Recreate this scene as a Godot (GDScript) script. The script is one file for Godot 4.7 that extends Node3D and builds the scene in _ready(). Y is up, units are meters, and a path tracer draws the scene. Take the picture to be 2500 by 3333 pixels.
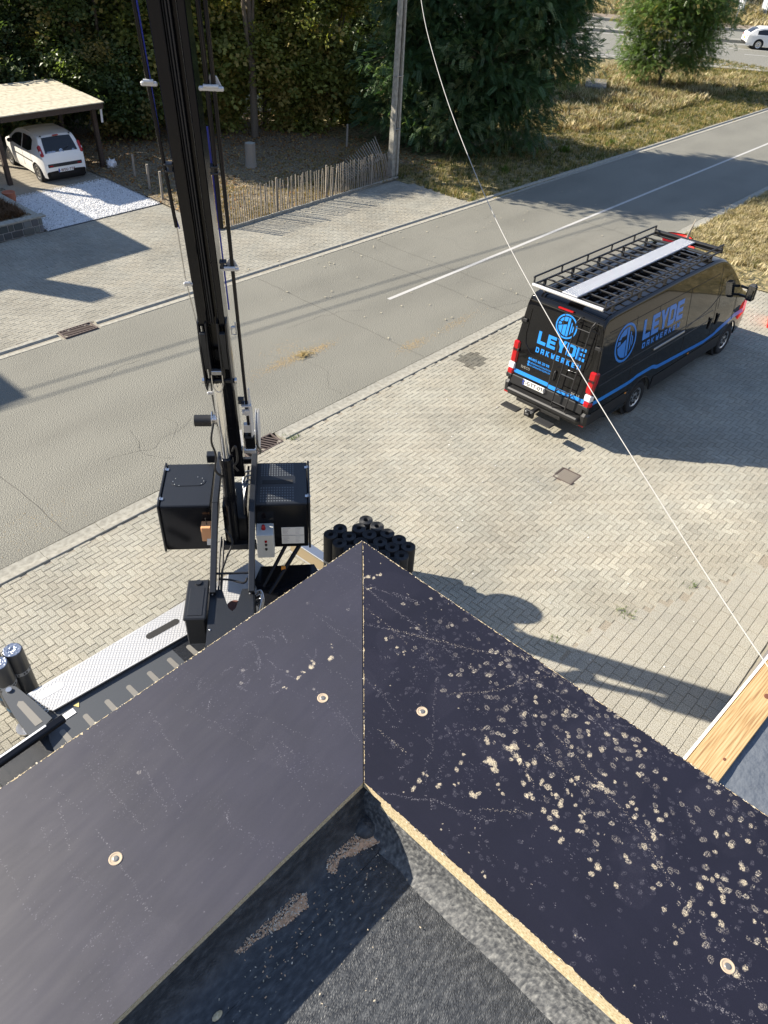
extends Node3D
# A roofing site seen from the corner of a flat roof: crane trailer, van, road, garden, trees and a main road behind.

const LOT_SLOPE = 0.04
var rng := RandomNumberGenerator.new()
var M := {}
var counts := {}

# ------------------------------------------------------------------ mesh builder
class MB:
	var v := PackedVector3Array()
	var n := PackedVector3Array()
	var c := PackedColorArray()
	var t := PackedVector2Array()
	var ix := PackedInt32Array()
	var col := Color(1, 1, 1)
	var xf := Transform3D.IDENTITY

	func vert(p, nn, uv = Vector2.ZERO):
		v.append(xf * p)
		n.append((xf.basis * nn).normalized())
		c.append(col)
		t.append(uv)
		return v.size() - 1

	func quad(a, b, cc, d, ua = Vector2(0, 0), ub = Vector2(1, 0), uc = Vector2(1, 1), ud = Vector2(0, 1)):
		var nn = (b - a).cross(cc - a)
		if nn.length() < 1e-12:
			nn = (cc - a).cross(d - a)
		nn = nn.normalized()
		var i = vert(a, nn, ua)
		vert(b, nn, ub)
		vert(cc, nn, uc)
		vert(d, nn, ud)
		ix.append_array(PackedInt32Array([i, i + 2, i + 1, i, i + 3, i + 2]))

	func tri(a, b, cc):
		var nn = (b - a).cross(cc - a).normalized()
		var i = vert(a, nn)
		vert(b, nn)
		vert(cc, nn)
		ix.append_array(PackedInt32Array([i, i + 2, i + 1]))

	func box(ctr, size, bev = 0.0, bas = Basis.IDENTITY):
		var h = size * 0.5
		var e = min(bev, min(h.x, min(h.y, h.z)) * 0.95)
		var ax = [Vector3(1, 0, 0), Vector3(0, 1, 0), Vector3(0, 0, 1)]
		var hv = [h.x, h.y, h.z]
		for k in 3:
			var k1 = (k + 1) % 3
			var k2 = (k + 2) % 3
			for s in [-1.0, 1.0]:
				var o = ax[k] * hv[k] * s
				var p = ax[k1] * (hv[k1] - e)
				var q = ax[k2] * (hv[k2] - e)
				var A = [o - p - q, o + p - q, o + p + q, o - p + q]
				if s < 0:
					A = [A[0], A[3], A[2], A[1]]
				quad(ctr + bas * A[0], ctr + bas * A[1], ctr + bas * A[2], ctr + bas * A[3])
		if e > 0.0:
			for k in 3:
				var k1 = (k + 1) % 3
				var k2 = (k + 2) % 3
				for s1 in [-1.0, 1.0]:
					for s2 in [-1.0, 1.0]:
						var l = ax[k] * (hv[k] - e)
						var a = ax[k1] * hv[k1] * s1 + ax[k2] * (hv[k2] - e) * s2
						var b = ax[k1] * (hv[k1] - e) * s1 + ax[k2] * hv[k2] * s2
						var A = [a - l, a + l, b + l, b - l]
						if s1 * s2 > 0:
							A = [A[0], A[3], A[2], A[1]]
						quad(ctr + bas * A[0], ctr + bas * A[1], ctr + bas * A[2], ctr + bas * A[3])
			for sx in [-1.0, 1.0]:
				for sy in [-1.0, 1.0]:
					for sz in [-1.0, 1.0]:
						var a = Vector3(h.x * sx, (h.y - e) * sy, (h.z - e) * sz)
						var b = Vector3((h.x - e) * sx, h.y * sy, (h.z - e) * sz)
						var d = Vector3((h.x - e) * sx, (h.y - e) * sy, h.z * sz)
						if sx * sy * sz > 0:
							tri(ctr + bas * a, ctr + bas * b, ctr + bas * d)
						else:
							tri(ctr + bas * a, ctr + bas * d, ctr + bas * b)

	func frame(d):
		var w = Vector3.UP if abs(d.y) < 0.9 else Vector3.RIGHT
		var a = w.cross(d).normalized()
		return [a, d.cross(a).normalized()]

	func cyl(a, b, r0, r1 = -1.0, seg = 12, caps = true):
		if r1 < 0:
			r1 = r0
		var d = (b - a).normalized()
		var f = frame(d)
		var sl = (r0 - r1) / max(1e-6, (b - a).length())
		var i0 = v.size()
		for k in seg + 1:
			var an = TAU * k / seg
			var rad = f[0] * cos(an) + f[1] * sin(an)
			var nn = (rad + d * sl).normalized()
			vert(a + rad * r0, nn, Vector2(float(k) / seg, 0))
			vert(b + rad * r1, nn, Vector2(float(k) / seg, 1))
		for k in seg:
			var i = i0 + k * 2
			ix.append_array(PackedInt32Array([i, i + 1, i + 2, i + 2, i + 1, i + 3]))
		if caps:
			disc(b, d, r1, seg)
			disc(a, -d, r0, seg)

	func disc(ctr, d, r, seg = 16):
		var f = frame(d)
		var i = vert(ctr, d, Vector2(0.5, 0.5))
		for k in seg + 1:
			var an = TAU * k / seg
			vert(ctr + (f[0] * cos(an) + f[1] * sin(an)) * r, d, Vector2(0.5 + 0.5 * cos(an), 0.5 + 0.5 * sin(an)))
		for k in seg:
			ix.append_array(PackedInt32Array([i, i + k + 2, i + k + 1]))

	func tube(pts, r, seg = 6, r1 = -1.0):
		if r1 < 0:
			r1 = r
		var m = pts.size()
		var f = frame((pts[1] - pts[0]).normalized())
		var up = f[0]
		var i0 = v.size()
		for k in m:
			var d = (pts[min(k + 1, m - 1)] - pts[max(k - 1, 0)]).normalized()
			var a = (up - d * up.dot(d)).normalized()
			var b = d.cross(a)
			up = a
			var rr = lerp(r, r1, float(k) / (m - 1))
			for j in seg + 1:
				var an = TAU * j / seg
				var rad = a * cos(an) + b * sin(an)
				vert(pts[k] + rad * rr, rad, Vector2(float(j) / seg, float(k) / m))
		for k in m - 1:
			for j in seg:
				var i = i0 + k * (seg + 1) + j
				var u = i + seg + 1
				ix.append_array(PackedInt32Array([i, u, i + 1, i + 1, u, u + 1]))
		disc(pts[m - 1], (pts[m - 1] - pts[m - 2]).normalized(), r1, seg)
		disc(pts[0], (pts[0] - pts[1]).normalized(), r, seg)

	# polygon in the (ex, ey) plane, extruded along ez
	func extrude(poly, o, ex, ey, ez, back = true):
		var q = PackedVector2Array(poly)
		if Geometry2D.is_polygon_clockwise(q) == (ex.cross(ey).dot(ez) > 0):
			q.reverse()
		var td = Geometry2D.triangulate_polygon(q)
		var d = ez.normalized()
		var i0 = v.size()
		for p in q:
			vert(o + ex * p.x + ey * p.y + ez, d, p)
		for k in range(0, td.size(), 3):
			var a = v[i0 + td[k]]
			var b = v[i0 + td[k + 1]]
			var e = v[i0 + td[k + 2]]
			var fl = (b - a).cross(e - a).dot(n[i0]) > 0
			if fl:
				ix.append_array(PackedInt32Array([i0 + td[k], i0 + td[k + 2], i0 + td[k + 1]]))
			else:
				ix.append_array(PackedInt32Array([i0 + td[k], i0 + td[k + 1], i0 + td[k + 2]]))
		if back:
			var j0 = v.size()
			for p in q:
				vert(o + ex * p.x + ey * p.y, -d, p)
			for k in range(0, td.size(), 3):
				var a = v[j0 + td[k]]
				var b = v[j0 + td[k + 1]]
				var e = v[j0 + td[k + 2]]
				var fl = (b - a).cross(e - a).dot(n[j0]) > 0
				if fl:
					ix.append_array(PackedInt32Array([j0 + td[k], j0 + td[k + 2], j0 + td[k + 1]]))
				else:
					ix.append_array(PackedInt32Array([j0 + td[k], j0 + td[k + 1], j0 + td[k + 2]]))
		for k in q.size():
			var a = q[k]
			var b = q[(k + 1) % q.size()]
			var A = o + ex * a.x + ey * a.y
			var B = o + ex * b.x + ey * b.y
			quad(A, B, B + ez, A + ez)

	# rows of points; smooth normals; sgn flips the side that counts as outside
	func grid(rows, sgn = 1.0, su = 1.0, sv = 1.0):
		var nr = rows.size()
		var nc = rows[0].size()
		var i0 = v.size()
		for r in nr:
			for k in nc:
				var du = rows[r][min(k + 1, nc - 1)] - rows[r][max(k - 1, 0)]
				var dv = rows[min(r + 1, nr - 1)][k] - rows[max(r - 1, 0)][k]
				var nn = du.cross(dv) * sgn
				if nn.length() < 1e-12:
					nn = Vector3.UP
				vert(rows[r][k], nn.normalized(), Vector2(su * k / (nc - 1), sv * r / (nr - 1)))
		for r in nr - 1:
			for k in nc - 1:
				var i = i0 + r * nc + k
				var u = i + nc
				if sgn > 0:
					ix.append_array(PackedInt32Array([i, u, i + 1, i + 1, u, u + 1]))
				else:
					ix.append_array(PackedInt32Array([i, i + 1, u, i + 1, u + 1, u]))

	func ball(ctr, rad, seg = 12, rings = 8):
		var rows = []
		for r in rings + 1:
			var row = []
			var la = PI * (float(r) / rings - 0.5)
			for k in seg + 1:
				var an = TAU * k / seg
				row.append(ctr + Vector3(cos(la) * cos(an), sin(la), -cos(la) * sin(an)) * rad)
			rows.append(row)
		grid(rows)

	# profile of Vector2(radius, height) turned about the axis d from point o
	func lathe(prof, o, d, seg = 24):
		var f = frame(d)
		var rows = []
		for p in prof:
			var row = []
			for k in seg + 1:
				var an = TAU * k / seg
				row.append(o + d * p.y + (f[0] * cos(an) + f[1] * sin(an)) * p.x)
			rows.append(row)
		grid(rows)

	func mesh(tangents = false):
		var a = []
		a.resize(Mesh.ARRAY_MAX)
		a[Mesh.ARRAY_VERTEX] = v
		a[Mesh.ARRAY_NORMAL] = n
		a[Mesh.ARRAY_COLOR] = c
		a[Mesh.ARRAY_TEX_UV] = t
		a[Mesh.ARRAY_INDEX] = ix
		var m = ArrayMesh.new()
		m.add_surface_from_arrays(Mesh.PRIMITIVE_TRIANGLES, a)
		return m

# ------------------------------------------------------------------ nodes, names, labels
func called_in(parent, called):
	var key = str(parent.get_instance_id()) + called
	var k = counts.get(key, 0)
	counts[key] = k + 1
	return called if k == 0 else "%s_%03d" % [called, k]

func put(m, called, mat, parent = null):
	if parent == null:
		parent = self
	var o = MeshInstance3D.new()
	o.name = called_in(parent, called)
	o.mesh = m.mesh() if m is MB else m
	o.material_override = mat
	parent.add_child(o, true)
	return o

func thing(called, label, category, at = Vector3.ZERO, turn = 0.0, group = ""):
	var o = Node3D.new()
	o.name = called_in(self, called)
	add_child(o, true)
	o.position = at
	o.rotation.y = turn
	return tag(o, label, category, group)

func tag(o, label, category, group = ""):
	o.set_meta("label", label)
	o.set_meta("category", category)
	if group != "":
		o.set_meta("group", group)
	return o

func struct(m, called, mat, label, category = "ground"):
	var o = put(m, called, mat)
	o.set_meta("kind", "structure")
	return tag(o, label, category)

func many(mesh, called, mat, xfs, cols, parent = null):
	if parent == null:
		parent = self
	var mm = MultiMesh.new()
	mm.transform_format = MultiMesh.TRANSFORM_3D
	mm.use_colors = cols.size() > 0
	mm.mesh = mesh
	mm.instance_count = xfs.size()
	for i in xfs.size():
		mm.set_instance_transform(i, xfs[i])
		if cols.size() > 0:
			mm.set_instance_color(i, cols[i])
	var o = MultiMeshInstance3D.new()
	o.name = called_in(parent, called)
	o.multimesh = mm
	o.material_override = mat
	o.set_meta("kind", "stuff")
	parent.add_child(o, true)
	return o

# ------------------------------------------------------------------ materials
func lin(r, g, b):
	return Color(r, g, b).linear_to_srgb()

func mat(r, g, b, rough = 0.7, metal = 0.0, spec = 0.5):
	var m = StandardMaterial3D.new()
	m.albedo_color = lin(r, g, b)
	m.roughness = rough
	m.metallic = metal
	m.metallic_specular = spec
	return m

func noise(freq, type = FastNoiseLite.TYPE_SIMPLEX_SMOOTH, oct = 3, sd = 1):
	var f = FastNoiseLite.new()
	f.noise_type = type
	f.frequency = freq
	f.fractal_octaves = oct
	f.seed = sd
	if oct <= 1:
		f.fractal_type = FastNoiseLite.FRACTAL_NONE
	return f

# seamless noise run through a list of [offset, linear colour]
func noise_tex(size, f, stops, normal = false, bump = 4.0):
	var img = f.get_seamless_image(size, size)
	img.convert(Image.FORMAT_RGBA8)
	if normal:
		img.bump_map_to_normal_map(bump)
		return ImageTexture.create_from_image(img)
	var lut = []
	for i in 256:
		var x = i / 255.0
		var cc = stops[stops.size() - 1][1]
		for k in stops.size() - 1:
			if x <= stops[k + 1][0]:
				var q = clamp((x - stops[k][0]) / max(1e-5, stops[k + 1][0] - stops[k][0]), 0.0, 1.0)
				cc = stops[k][1].lerp(stops[k + 1][1], q)
				break
		lut.append(cc.linear_to_srgb())
	var d = img.get_data()
	for i in range(0, d.size(), 4):
		var cc = lut[d[i]]
		d[i] = int(cc.r * 255)
		d[i + 1] = int(cc.g * 255)
		d[i + 2] = int(cc.b * 255)
		d[i + 3] = 255
	img = Image.create_from_data(size, size, false, Image.FORMAT_RGBA8, d)
	return ImageTexture.create_from_image(img)

func tri_mat(tex, period, rough, ntex = null, nscale = 1.0, vcol = false, spec = 0.5):
	var m = StandardMaterial3D.new()
	m.albedo_texture = tex
	m.roughness = rough
	m.metallic_specular = spec
	m.uv1_triplanar = true
	m.uv1_world_triplanar = true
	m.uv1_scale = Vector3.ONE / period
	if ntex:
		m.normal_enabled = true
		m.normal_texture = ntex
		m.normal_scale = nscale
	m.vertex_color_use_as_albedo = vcol
	return m

func vmat(rough = 0.7, back = Color(0, 0, 0), spec = 0.5):
	var m = StandardMaterial3D.new()
	m.vertex_color_use_as_albedo = true
	m.roughness = rough
	m.metallic_specular = spec
	m.cull_mode = BaseMaterial3D.CULL_DISABLED
	if back.r + back.g + back.b > 0:
		m.backlight_enabled = true
		m.backlight = back
	return m

func make_materials():
	var C = func(a, b, cc): return Color(a, b, cc)
	# paving: pale concrete with dark and light grit
	var sp = noise_tex(512, noise(0.09, FastNoiseLite.TYPE_SIMPLEX_SMOOTH, 3, 3), [[0.0, C.call(0.3, 0.29, 0.26)], [0.36, C.call(0.52, 0.5, 0.46)], [0.52, C.call(0.95, 0.93, 0.88)], [0.7, C.call(1, 1, 0.97)], [1.0, C.call(1, 1, 1)]])
	var spn = noise_tex(512, noise(0.11, FastNoiseLite.TYPE_SIMPLEX_SMOOTH, 3, 5), [], true, 3.0)
	M.paver = tri_mat(sp, 0.8, 0.9, spn, 0.5, true, 0.3)
	M.joint = tri_mat(sp, 0.3, 0.95)
	M.joint.albedo_color = lin(0.34, 0.315, 0.26)
	M.slab = tri_mat(sp, 0.9, 0.9, spn, 0.4, false, 0.3)
	M.slab.albedo_color = lin(0.33, 0.30, 0.25)
	var cs = noise_tex(512, noise(0.02, FastNoiseLite.TYPE_SIMPLEX_SMOOTH, 5, 8), [[0.0, C.call(0.21, 0.2, 0.165)], [0.5, C.call(0.31, 0.295, 0.245)], [1.0, C.call(0.4, 0.385, 0.325)]])
	M.kerb = tri_mat(cs, 1.3, 0.85, spn, 0.3)
	M.concrete = tri_mat(cs, 2.1, 0.85, spn, 0.3)
	# asphalt: worn, with pale stone grit
	var as1 = noise_tex(1024, noise(0.15, FastNoiseLite.TYPE_SIMPLEX_SMOOTH, 3, 11), [[0.0, C.call(0.065, 0.063, 0.05)], [0.35, C.call(0.145, 0.14, 0.115)], [0.5, C.call(0.2, 0.193, 0.159)], [0.68, C.call(0.27, 0.262, 0.218)], [1.0, C.call(0.42, 0.41, 0.35)]])
	var asn = noise_tex(512, noise(0.2, FastNoiseLite.TYPE_SIMPLEX_SMOOTH, 2, 12), [], true, 5.0)
	M.asphalt = tri_mat(as1, 3.4, 0.85, asn, 0.35, true)
	var tone = noise_tex(512, noise(0.006, FastNoiseLite.TYPE_SIMPLEX_SMOOTH, 4, 13), [[0.0, C.call(0.72, 0.72, 0.72)], [1.0, C.call(1, 1, 1)]])
	M.asphalt.detail_enabled = false
	M.tone = tone
	M.highway = tri_mat(as1, 7.0, 0.85)
	M.tar = mat(0.035, 0.033, 0.03, 0.8)
	M.line = tri_mat(noise_tex(512, noise(0.06, FastNoiseLite.TYPE_SIMPLEX_SMOOTH, 4, 14), [[0.0, C.call(0.2, 0.19, 0.17)], [0.35, C.call(0.34, 0.33, 0.3)], [0.55, C.call(0.52, 0.51, 0.48)], [1.0, C.call(0.6, 0.59, 0.56)]]), 0.8, 0.7)
	# soils
	var soil = noise_tex(1024, noise(0.03, FastNoiseLite.TYPE_SIMPLEX_SMOOTH, 6, 21), [[0.0, C.call(0.065, 0.05, 0.032)], [0.45, C.call(0.15, 0.118, 0.075)], [0.65, C.call(0.25, 0.2, 0.125)], [1.0, C.call(0.36, 0.3, 0.19)]])
	var soiln = noise_tex(512, noise(0.05, FastNoiseLite.TYPE_SIMPLEX_SMOOTH, 4, 22), [], true, 8.0)
	M.soil = tri_mat(soil, 3.0, 0.95, soiln, 1.0)
	var dry = noise_tex(1024, noise(0.02, FastNoiseLite.TYPE_SIMPLEX_SMOOTH, 6, 23), [[0.0, C.call(0.06, 0.06, 0.022)], [0.4, C.call(0.15, 0.13, 0.055)], [0.6, C.call(0.25, 0.2, 0.095)], [1.0, C.call(0.36, 0.29, 0.15)]])
	M.dry = tri_mat(dry, 5.0, 0.95, soiln, 1.0)
	M.gravel_bed = tri_mat(noise_tex(512, noise(0.12, FastNoiseLite.TYPE_SIMPLEX_SMOOTH, 3, 24), [[0.0, C.call(0.3, 0.3, 0.3)], [0.4, C.call(0.6, 0.6, 0.6)], [1.0, C.call(0.8, 0.8, 0.8)]]), 0.7, 0.9)
	M.grain = vmat(0.85)
	# vegetation
	M.grass = vmat(0.75, lin(0.5, 0.45, 0.25), 0.25)
	M.leaf = vmat(0.42, lin(0.85, 0.95, 0.45), 0.5)
	M.leaf_thin = vmat(0.45, lin(0.95, 1.0, 0.45), 0.4)
	M.litter = vmat(0.8, Color(0, 0, 0), 0.3)
	M.bark = tri_mat(noise_tex(512, noise(0.04, FastNoiseLite.TYPE_SIMPLEX_SMOOTH, 5, 31), [[0.0, C.call(0.05, 0.04, 0.028)], [0.5, C.call(0.13, 0.105, 0.075)], [1.0, C.call(0.24, 0.2, 0.15)]]), 0.6, 0.95, soiln, 1.0)
	# timber
	var gr = noise(0.012, FastNoiseLite.TYPE_SIMPLEX_SMOOTH, 5, 41)
	M.grey_wood = tri_mat(noise_tex(512, noise(0.05, FastNoiseLite.TYPE_SIMPLEX_SMOOTH, 4, 42), [[0.0, C.call(0.11, 0.095, 0.075)], [0.5, C.call(0.27, 0.24, 0.195)], [1.0, C.call(0.42, 0.38, 0.32)]]), 0.35, 0.9)
	M.dark_wood = tri_mat(noise_tex(512, noise(0.03, FastNoiseLite.TYPE_SIMPLEX_SMOOTH, 4, 43), [[0.0, C.call(0.02, 0.013, 0.009)], [0.5, C.call(0.055, 0.036, 0.025)], [1.0, C.call(0.1, 0.07, 0.05)]]), 0.6, 0.75)
	M.ply = tri_mat(noise_tex(512, noise(0.03, FastNoiseLite.TYPE_SIMPLEX_SMOOTH, 5, 44), [[0.0, C.call(0.36, 0.27, 0.14)], [0.5, C.call(0.56, 0.45, 0.27)], [1.0, C.call(0.7, 0.6, 0.4)]]), 0.12, 0.85)
	M.osb = tri_mat(noise_tex(512, noise(0.06, FastNoiseLite.TYPE_CELLULAR, 2, 45), [[0.0, C.call(0.34, 0.26, 0.12)], [0.5, C.call(0.6, 0.5, 0.3)], [1.0, C.call(0.75, 0.66, 0.45)]]), 0.2, 0.85)
	M.roof_felt = tri_mat(noise_tex(512, noise(0.02, FastNoiseLite.TYPE_SIMPLEX_SMOOTH, 5, 46), [[0.0, C.call(0.26, 0.235, 0.17)], [0.4, C.call(0.44, 0.4, 0.3)], [1.0, C.call(0.58, 0.53, 0.41)]]), 2.4, 0.9)
	# paint, metal, glass, rubber
	M.van_black = mat(0.0045, 0.0045, 0.005, 0.05)
	M.plastic = mat(0.014, 0.014, 0.015, 0.5)
	M.rubber = mat(0.014, 0.014, 0.014, 0.85)
	M.void = mat(0.02, 0.02, 0.02, 0.85)  # black fill; on gaps, slots and rim openings it paints their inner shade
	M.glass = mat(0.012, 0.014, 0.016, 0.04)
	M.blue = mat(0.02, 0.24, 0.72, 0.35)
	M.blue_dark = mat(0.02, 0.2, 0.62, 0.3)
	M.white_paint = mat(0.78, 0.77, 0.73, 0.22)
	M.white_paint.clearcoat_enabled = true
	M.white_paint.clearcoat = 0.5
	M.white = mat(0.8, 0.8, 0.8, 0.5)
	M.silver = mat(0.62, 0.62, 0.62, 0.3, 1.0)
	M.alu = mat(0.56, 0.56, 0.555, 0.5, 0.35)
	M.steel = mat(0.45, 0.46, 0.47, 0.35, 0.9)
	M.chrome = mat(0.75, 0.75, 0.76, 0.08, 1.0)
	M.red_lamp = mat(0.36, 0.008, 0.01, 0.12)
	M.red = mat(0.62, 0.03, 0.02, 0.4)
	M.orange = mat(0.72, 0.36, 0.17, 0.5)
	M.orange_lamp = mat(0.8, 0.3, 0.04, 0.25)
	M.clear_lamp = mat(0.7, 0.7, 0.72, 0.1)
	M.ink = mat(0.02, 0.02, 0.02, 0.6)
	M.plate = mat(0.78, 0.78, 0.74, 0.4)
	M.eu = mat(0.02, 0.06, 0.4, 0.4)
	M.grey_box = mat(0.55, 0.56, 0.53, 0.45)
	M.crane_black = mat(0.0065, 0.007, 0.009, 0.13, 0.0, 0.35)
	var cbn = noise_tex(512, noise(0.25, FastNoiseLite.TYPE_SIMPLEX_SMOOTH, 2, 51), [], true, 3.0)
	M.crane_matt = mat(0.012, 0.014, 0.018, 0.4)
	M.crane_matt.normal_enabled = true
	M.crane_matt.normal_texture = cbn
	M.crane_matt.normal_scale = 0.35
	M.crane_matt.uv1_triplanar = true
	M.crane_matt.uv1_world_triplanar = true
	M.crane_matt.uv1_scale = Vector3.ONE / 0.25
	M.dark_plate = mat(0.05, 0.056, 0.064, 0.5)
	M.bitumen = mat(0.024, 0.026, 0.03, 0.6)
	M.foil = mat(0.3, 0.34, 0.42, 0.22, 0.6)
	M.terracotta = mat(0.38, 0.13, 0.07, 0.8)
	M.iron = mat(0.1, 0.075, 0.065, 0.7, 0.2)
	M.rope = mat(0.42, 0.41, 0.385, 0.7)
	M.cable = mat(0.012, 0.012, 0.013, 0.45)
	M.stone = vmat(0.85)
	M.mortar = mat(0.3, 0.29, 0.27, 0.95)
	M.plaster = mat(0.15, 0.14, 0.13, 0.9)
	M.brick_wall = tri_mat(cs, 2.0, 0.9)
	M.brick_wall.albedo_color = lin(0.75, 0.42, 0.3)
	M.sawdust = vmat(0.95)
	M.grey_sheet = mat(0.12, 0.135, 0.155, 0.38)
	var bn = noise_tex(512, noise(0.012, FastNoiseLite.TYPE_SIMPLEX_SMOOTH, 4, 61), [], true, 10.0)
	M.grey_sheet.normal_enabled = true
	M.grey_sheet.normal_texture = bn
	M.grey_sheet.normal_scale = 0.6
	M.grey_sheet.uv1_triplanar = true
	M.grey_sheet.uv1_world_triplanar = true
	M.grey_sheet.uv1_scale = Vector3.ONE / 0.9

func lot_y(z):
	return max(0.0, (z + 9.6) * LOT_SLOPE)
func near_kerb(x):
	return -9.75 + 0.011 * x
func far_kerb(x):
	return -16.15 + 0.0295 * x

# ------------------------------------------------------------------ start
func _ready():
	rng.seed = 20240917
	var cam = Camera3D.new()
	cam.name = "camera"
	cam.position = Vector3(0, 8.6, 0)
	cam.rotation_degrees = Vector3(-40.6, -50.0, 4.0)
	cam.fov = 69.65
	cam.near = 0.05
	cam.far = 900.0
	add_child(cam)
	cam.current = true
	var we = WorldEnvironment.new()
	we.name = "world_environment"
	var env = Environment.new()
	var sky = Sky.new()
	var sm = ProceduralSkyMaterial.new()
	sm.sky_top_color = Color(0.42, 0.51, 0.66)
	sm.sky_horizon_color = Color(0.77, 0.79, 0.81)
	sm.sky_curve = 0.12
	sm.ground_bottom_color = Color(0.25, 0.24, 0.2)
	sm.ground_horizon_color = Color(0.5, 0.52, 0.52)
	sm.sky_energy_multiplier = 0.9
	sky.sky_material = sm
	env.background_mode = Environment.BG_SKY
	env.sky = sky
	env.tonemap_mode = Environment.TONE_MAPPER_LINEAR
	env.tonemap_exposure = 2.3
	env.sdfgi_enabled = true
	env.ssao_enabled = true
	env.ssil_enabled = true
	we.environment = env
	add_child(we)
	var sun = DirectionalLight3D.new()
	sun.name = "sun"
	sun.light_color = Color(1.0, 0.96, 0.895)
	sun.light_energy = 1.6
	sun.light_angular_distance = 0.5
	sun.shadow_enabled = true
	add_child(sun)
	var el = deg_to_rad(31.5)
	var az = deg_to_rad(61.5)
	sun.look_at_from_position(Vector3.ZERO, Vector3(cos(az) * cos(el), -sin(el), sin(az) * cos(el)), Vector3.UP)

	make_materials()
	build_ground()
	build_paving()
	build_building()
	build_highway()
	build_neighbour()
	build_trees()
	build_crane()
	build_van()
	build_small_car()
	build_far_car()
	build_carport()
	build_fence()
	build_rolls()
	build_street_things()
	build_garden_bits()
	build_grass()
	build_roof_bits()

# ------------------------------------------------------------------ setting
func strip(mb, x0, x1, step, za, zb, y):
	var rows = [[], []]
	var x = x0
	while x <= x1 + 0.001:
		rows[0].append(Vector3(x, y, za.call(x)))
		rows[1].append(Vector3(x, y, zb.call(x)))
		x += step
	mb.grid(rows, -1.0 if za.call(x0) < zb.call(x0) else 1.0)

func relief(called, x0, x1, z0, z1, step, yf, mt, label, category):
	var mb = MB.new()
	var rows = []
	var z = z0
	while z <= z1 + 0.001:
		var row = []
		var x = x0
		while x <= x1 + 0.001:
			row.append(Vector3(x, yf.call(x, z), z))
			x += step
		rows.append(row)
		z += step
	mb.grid(rows, -1.0)
	return struct(mb, called, mt, label, category)

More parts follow.
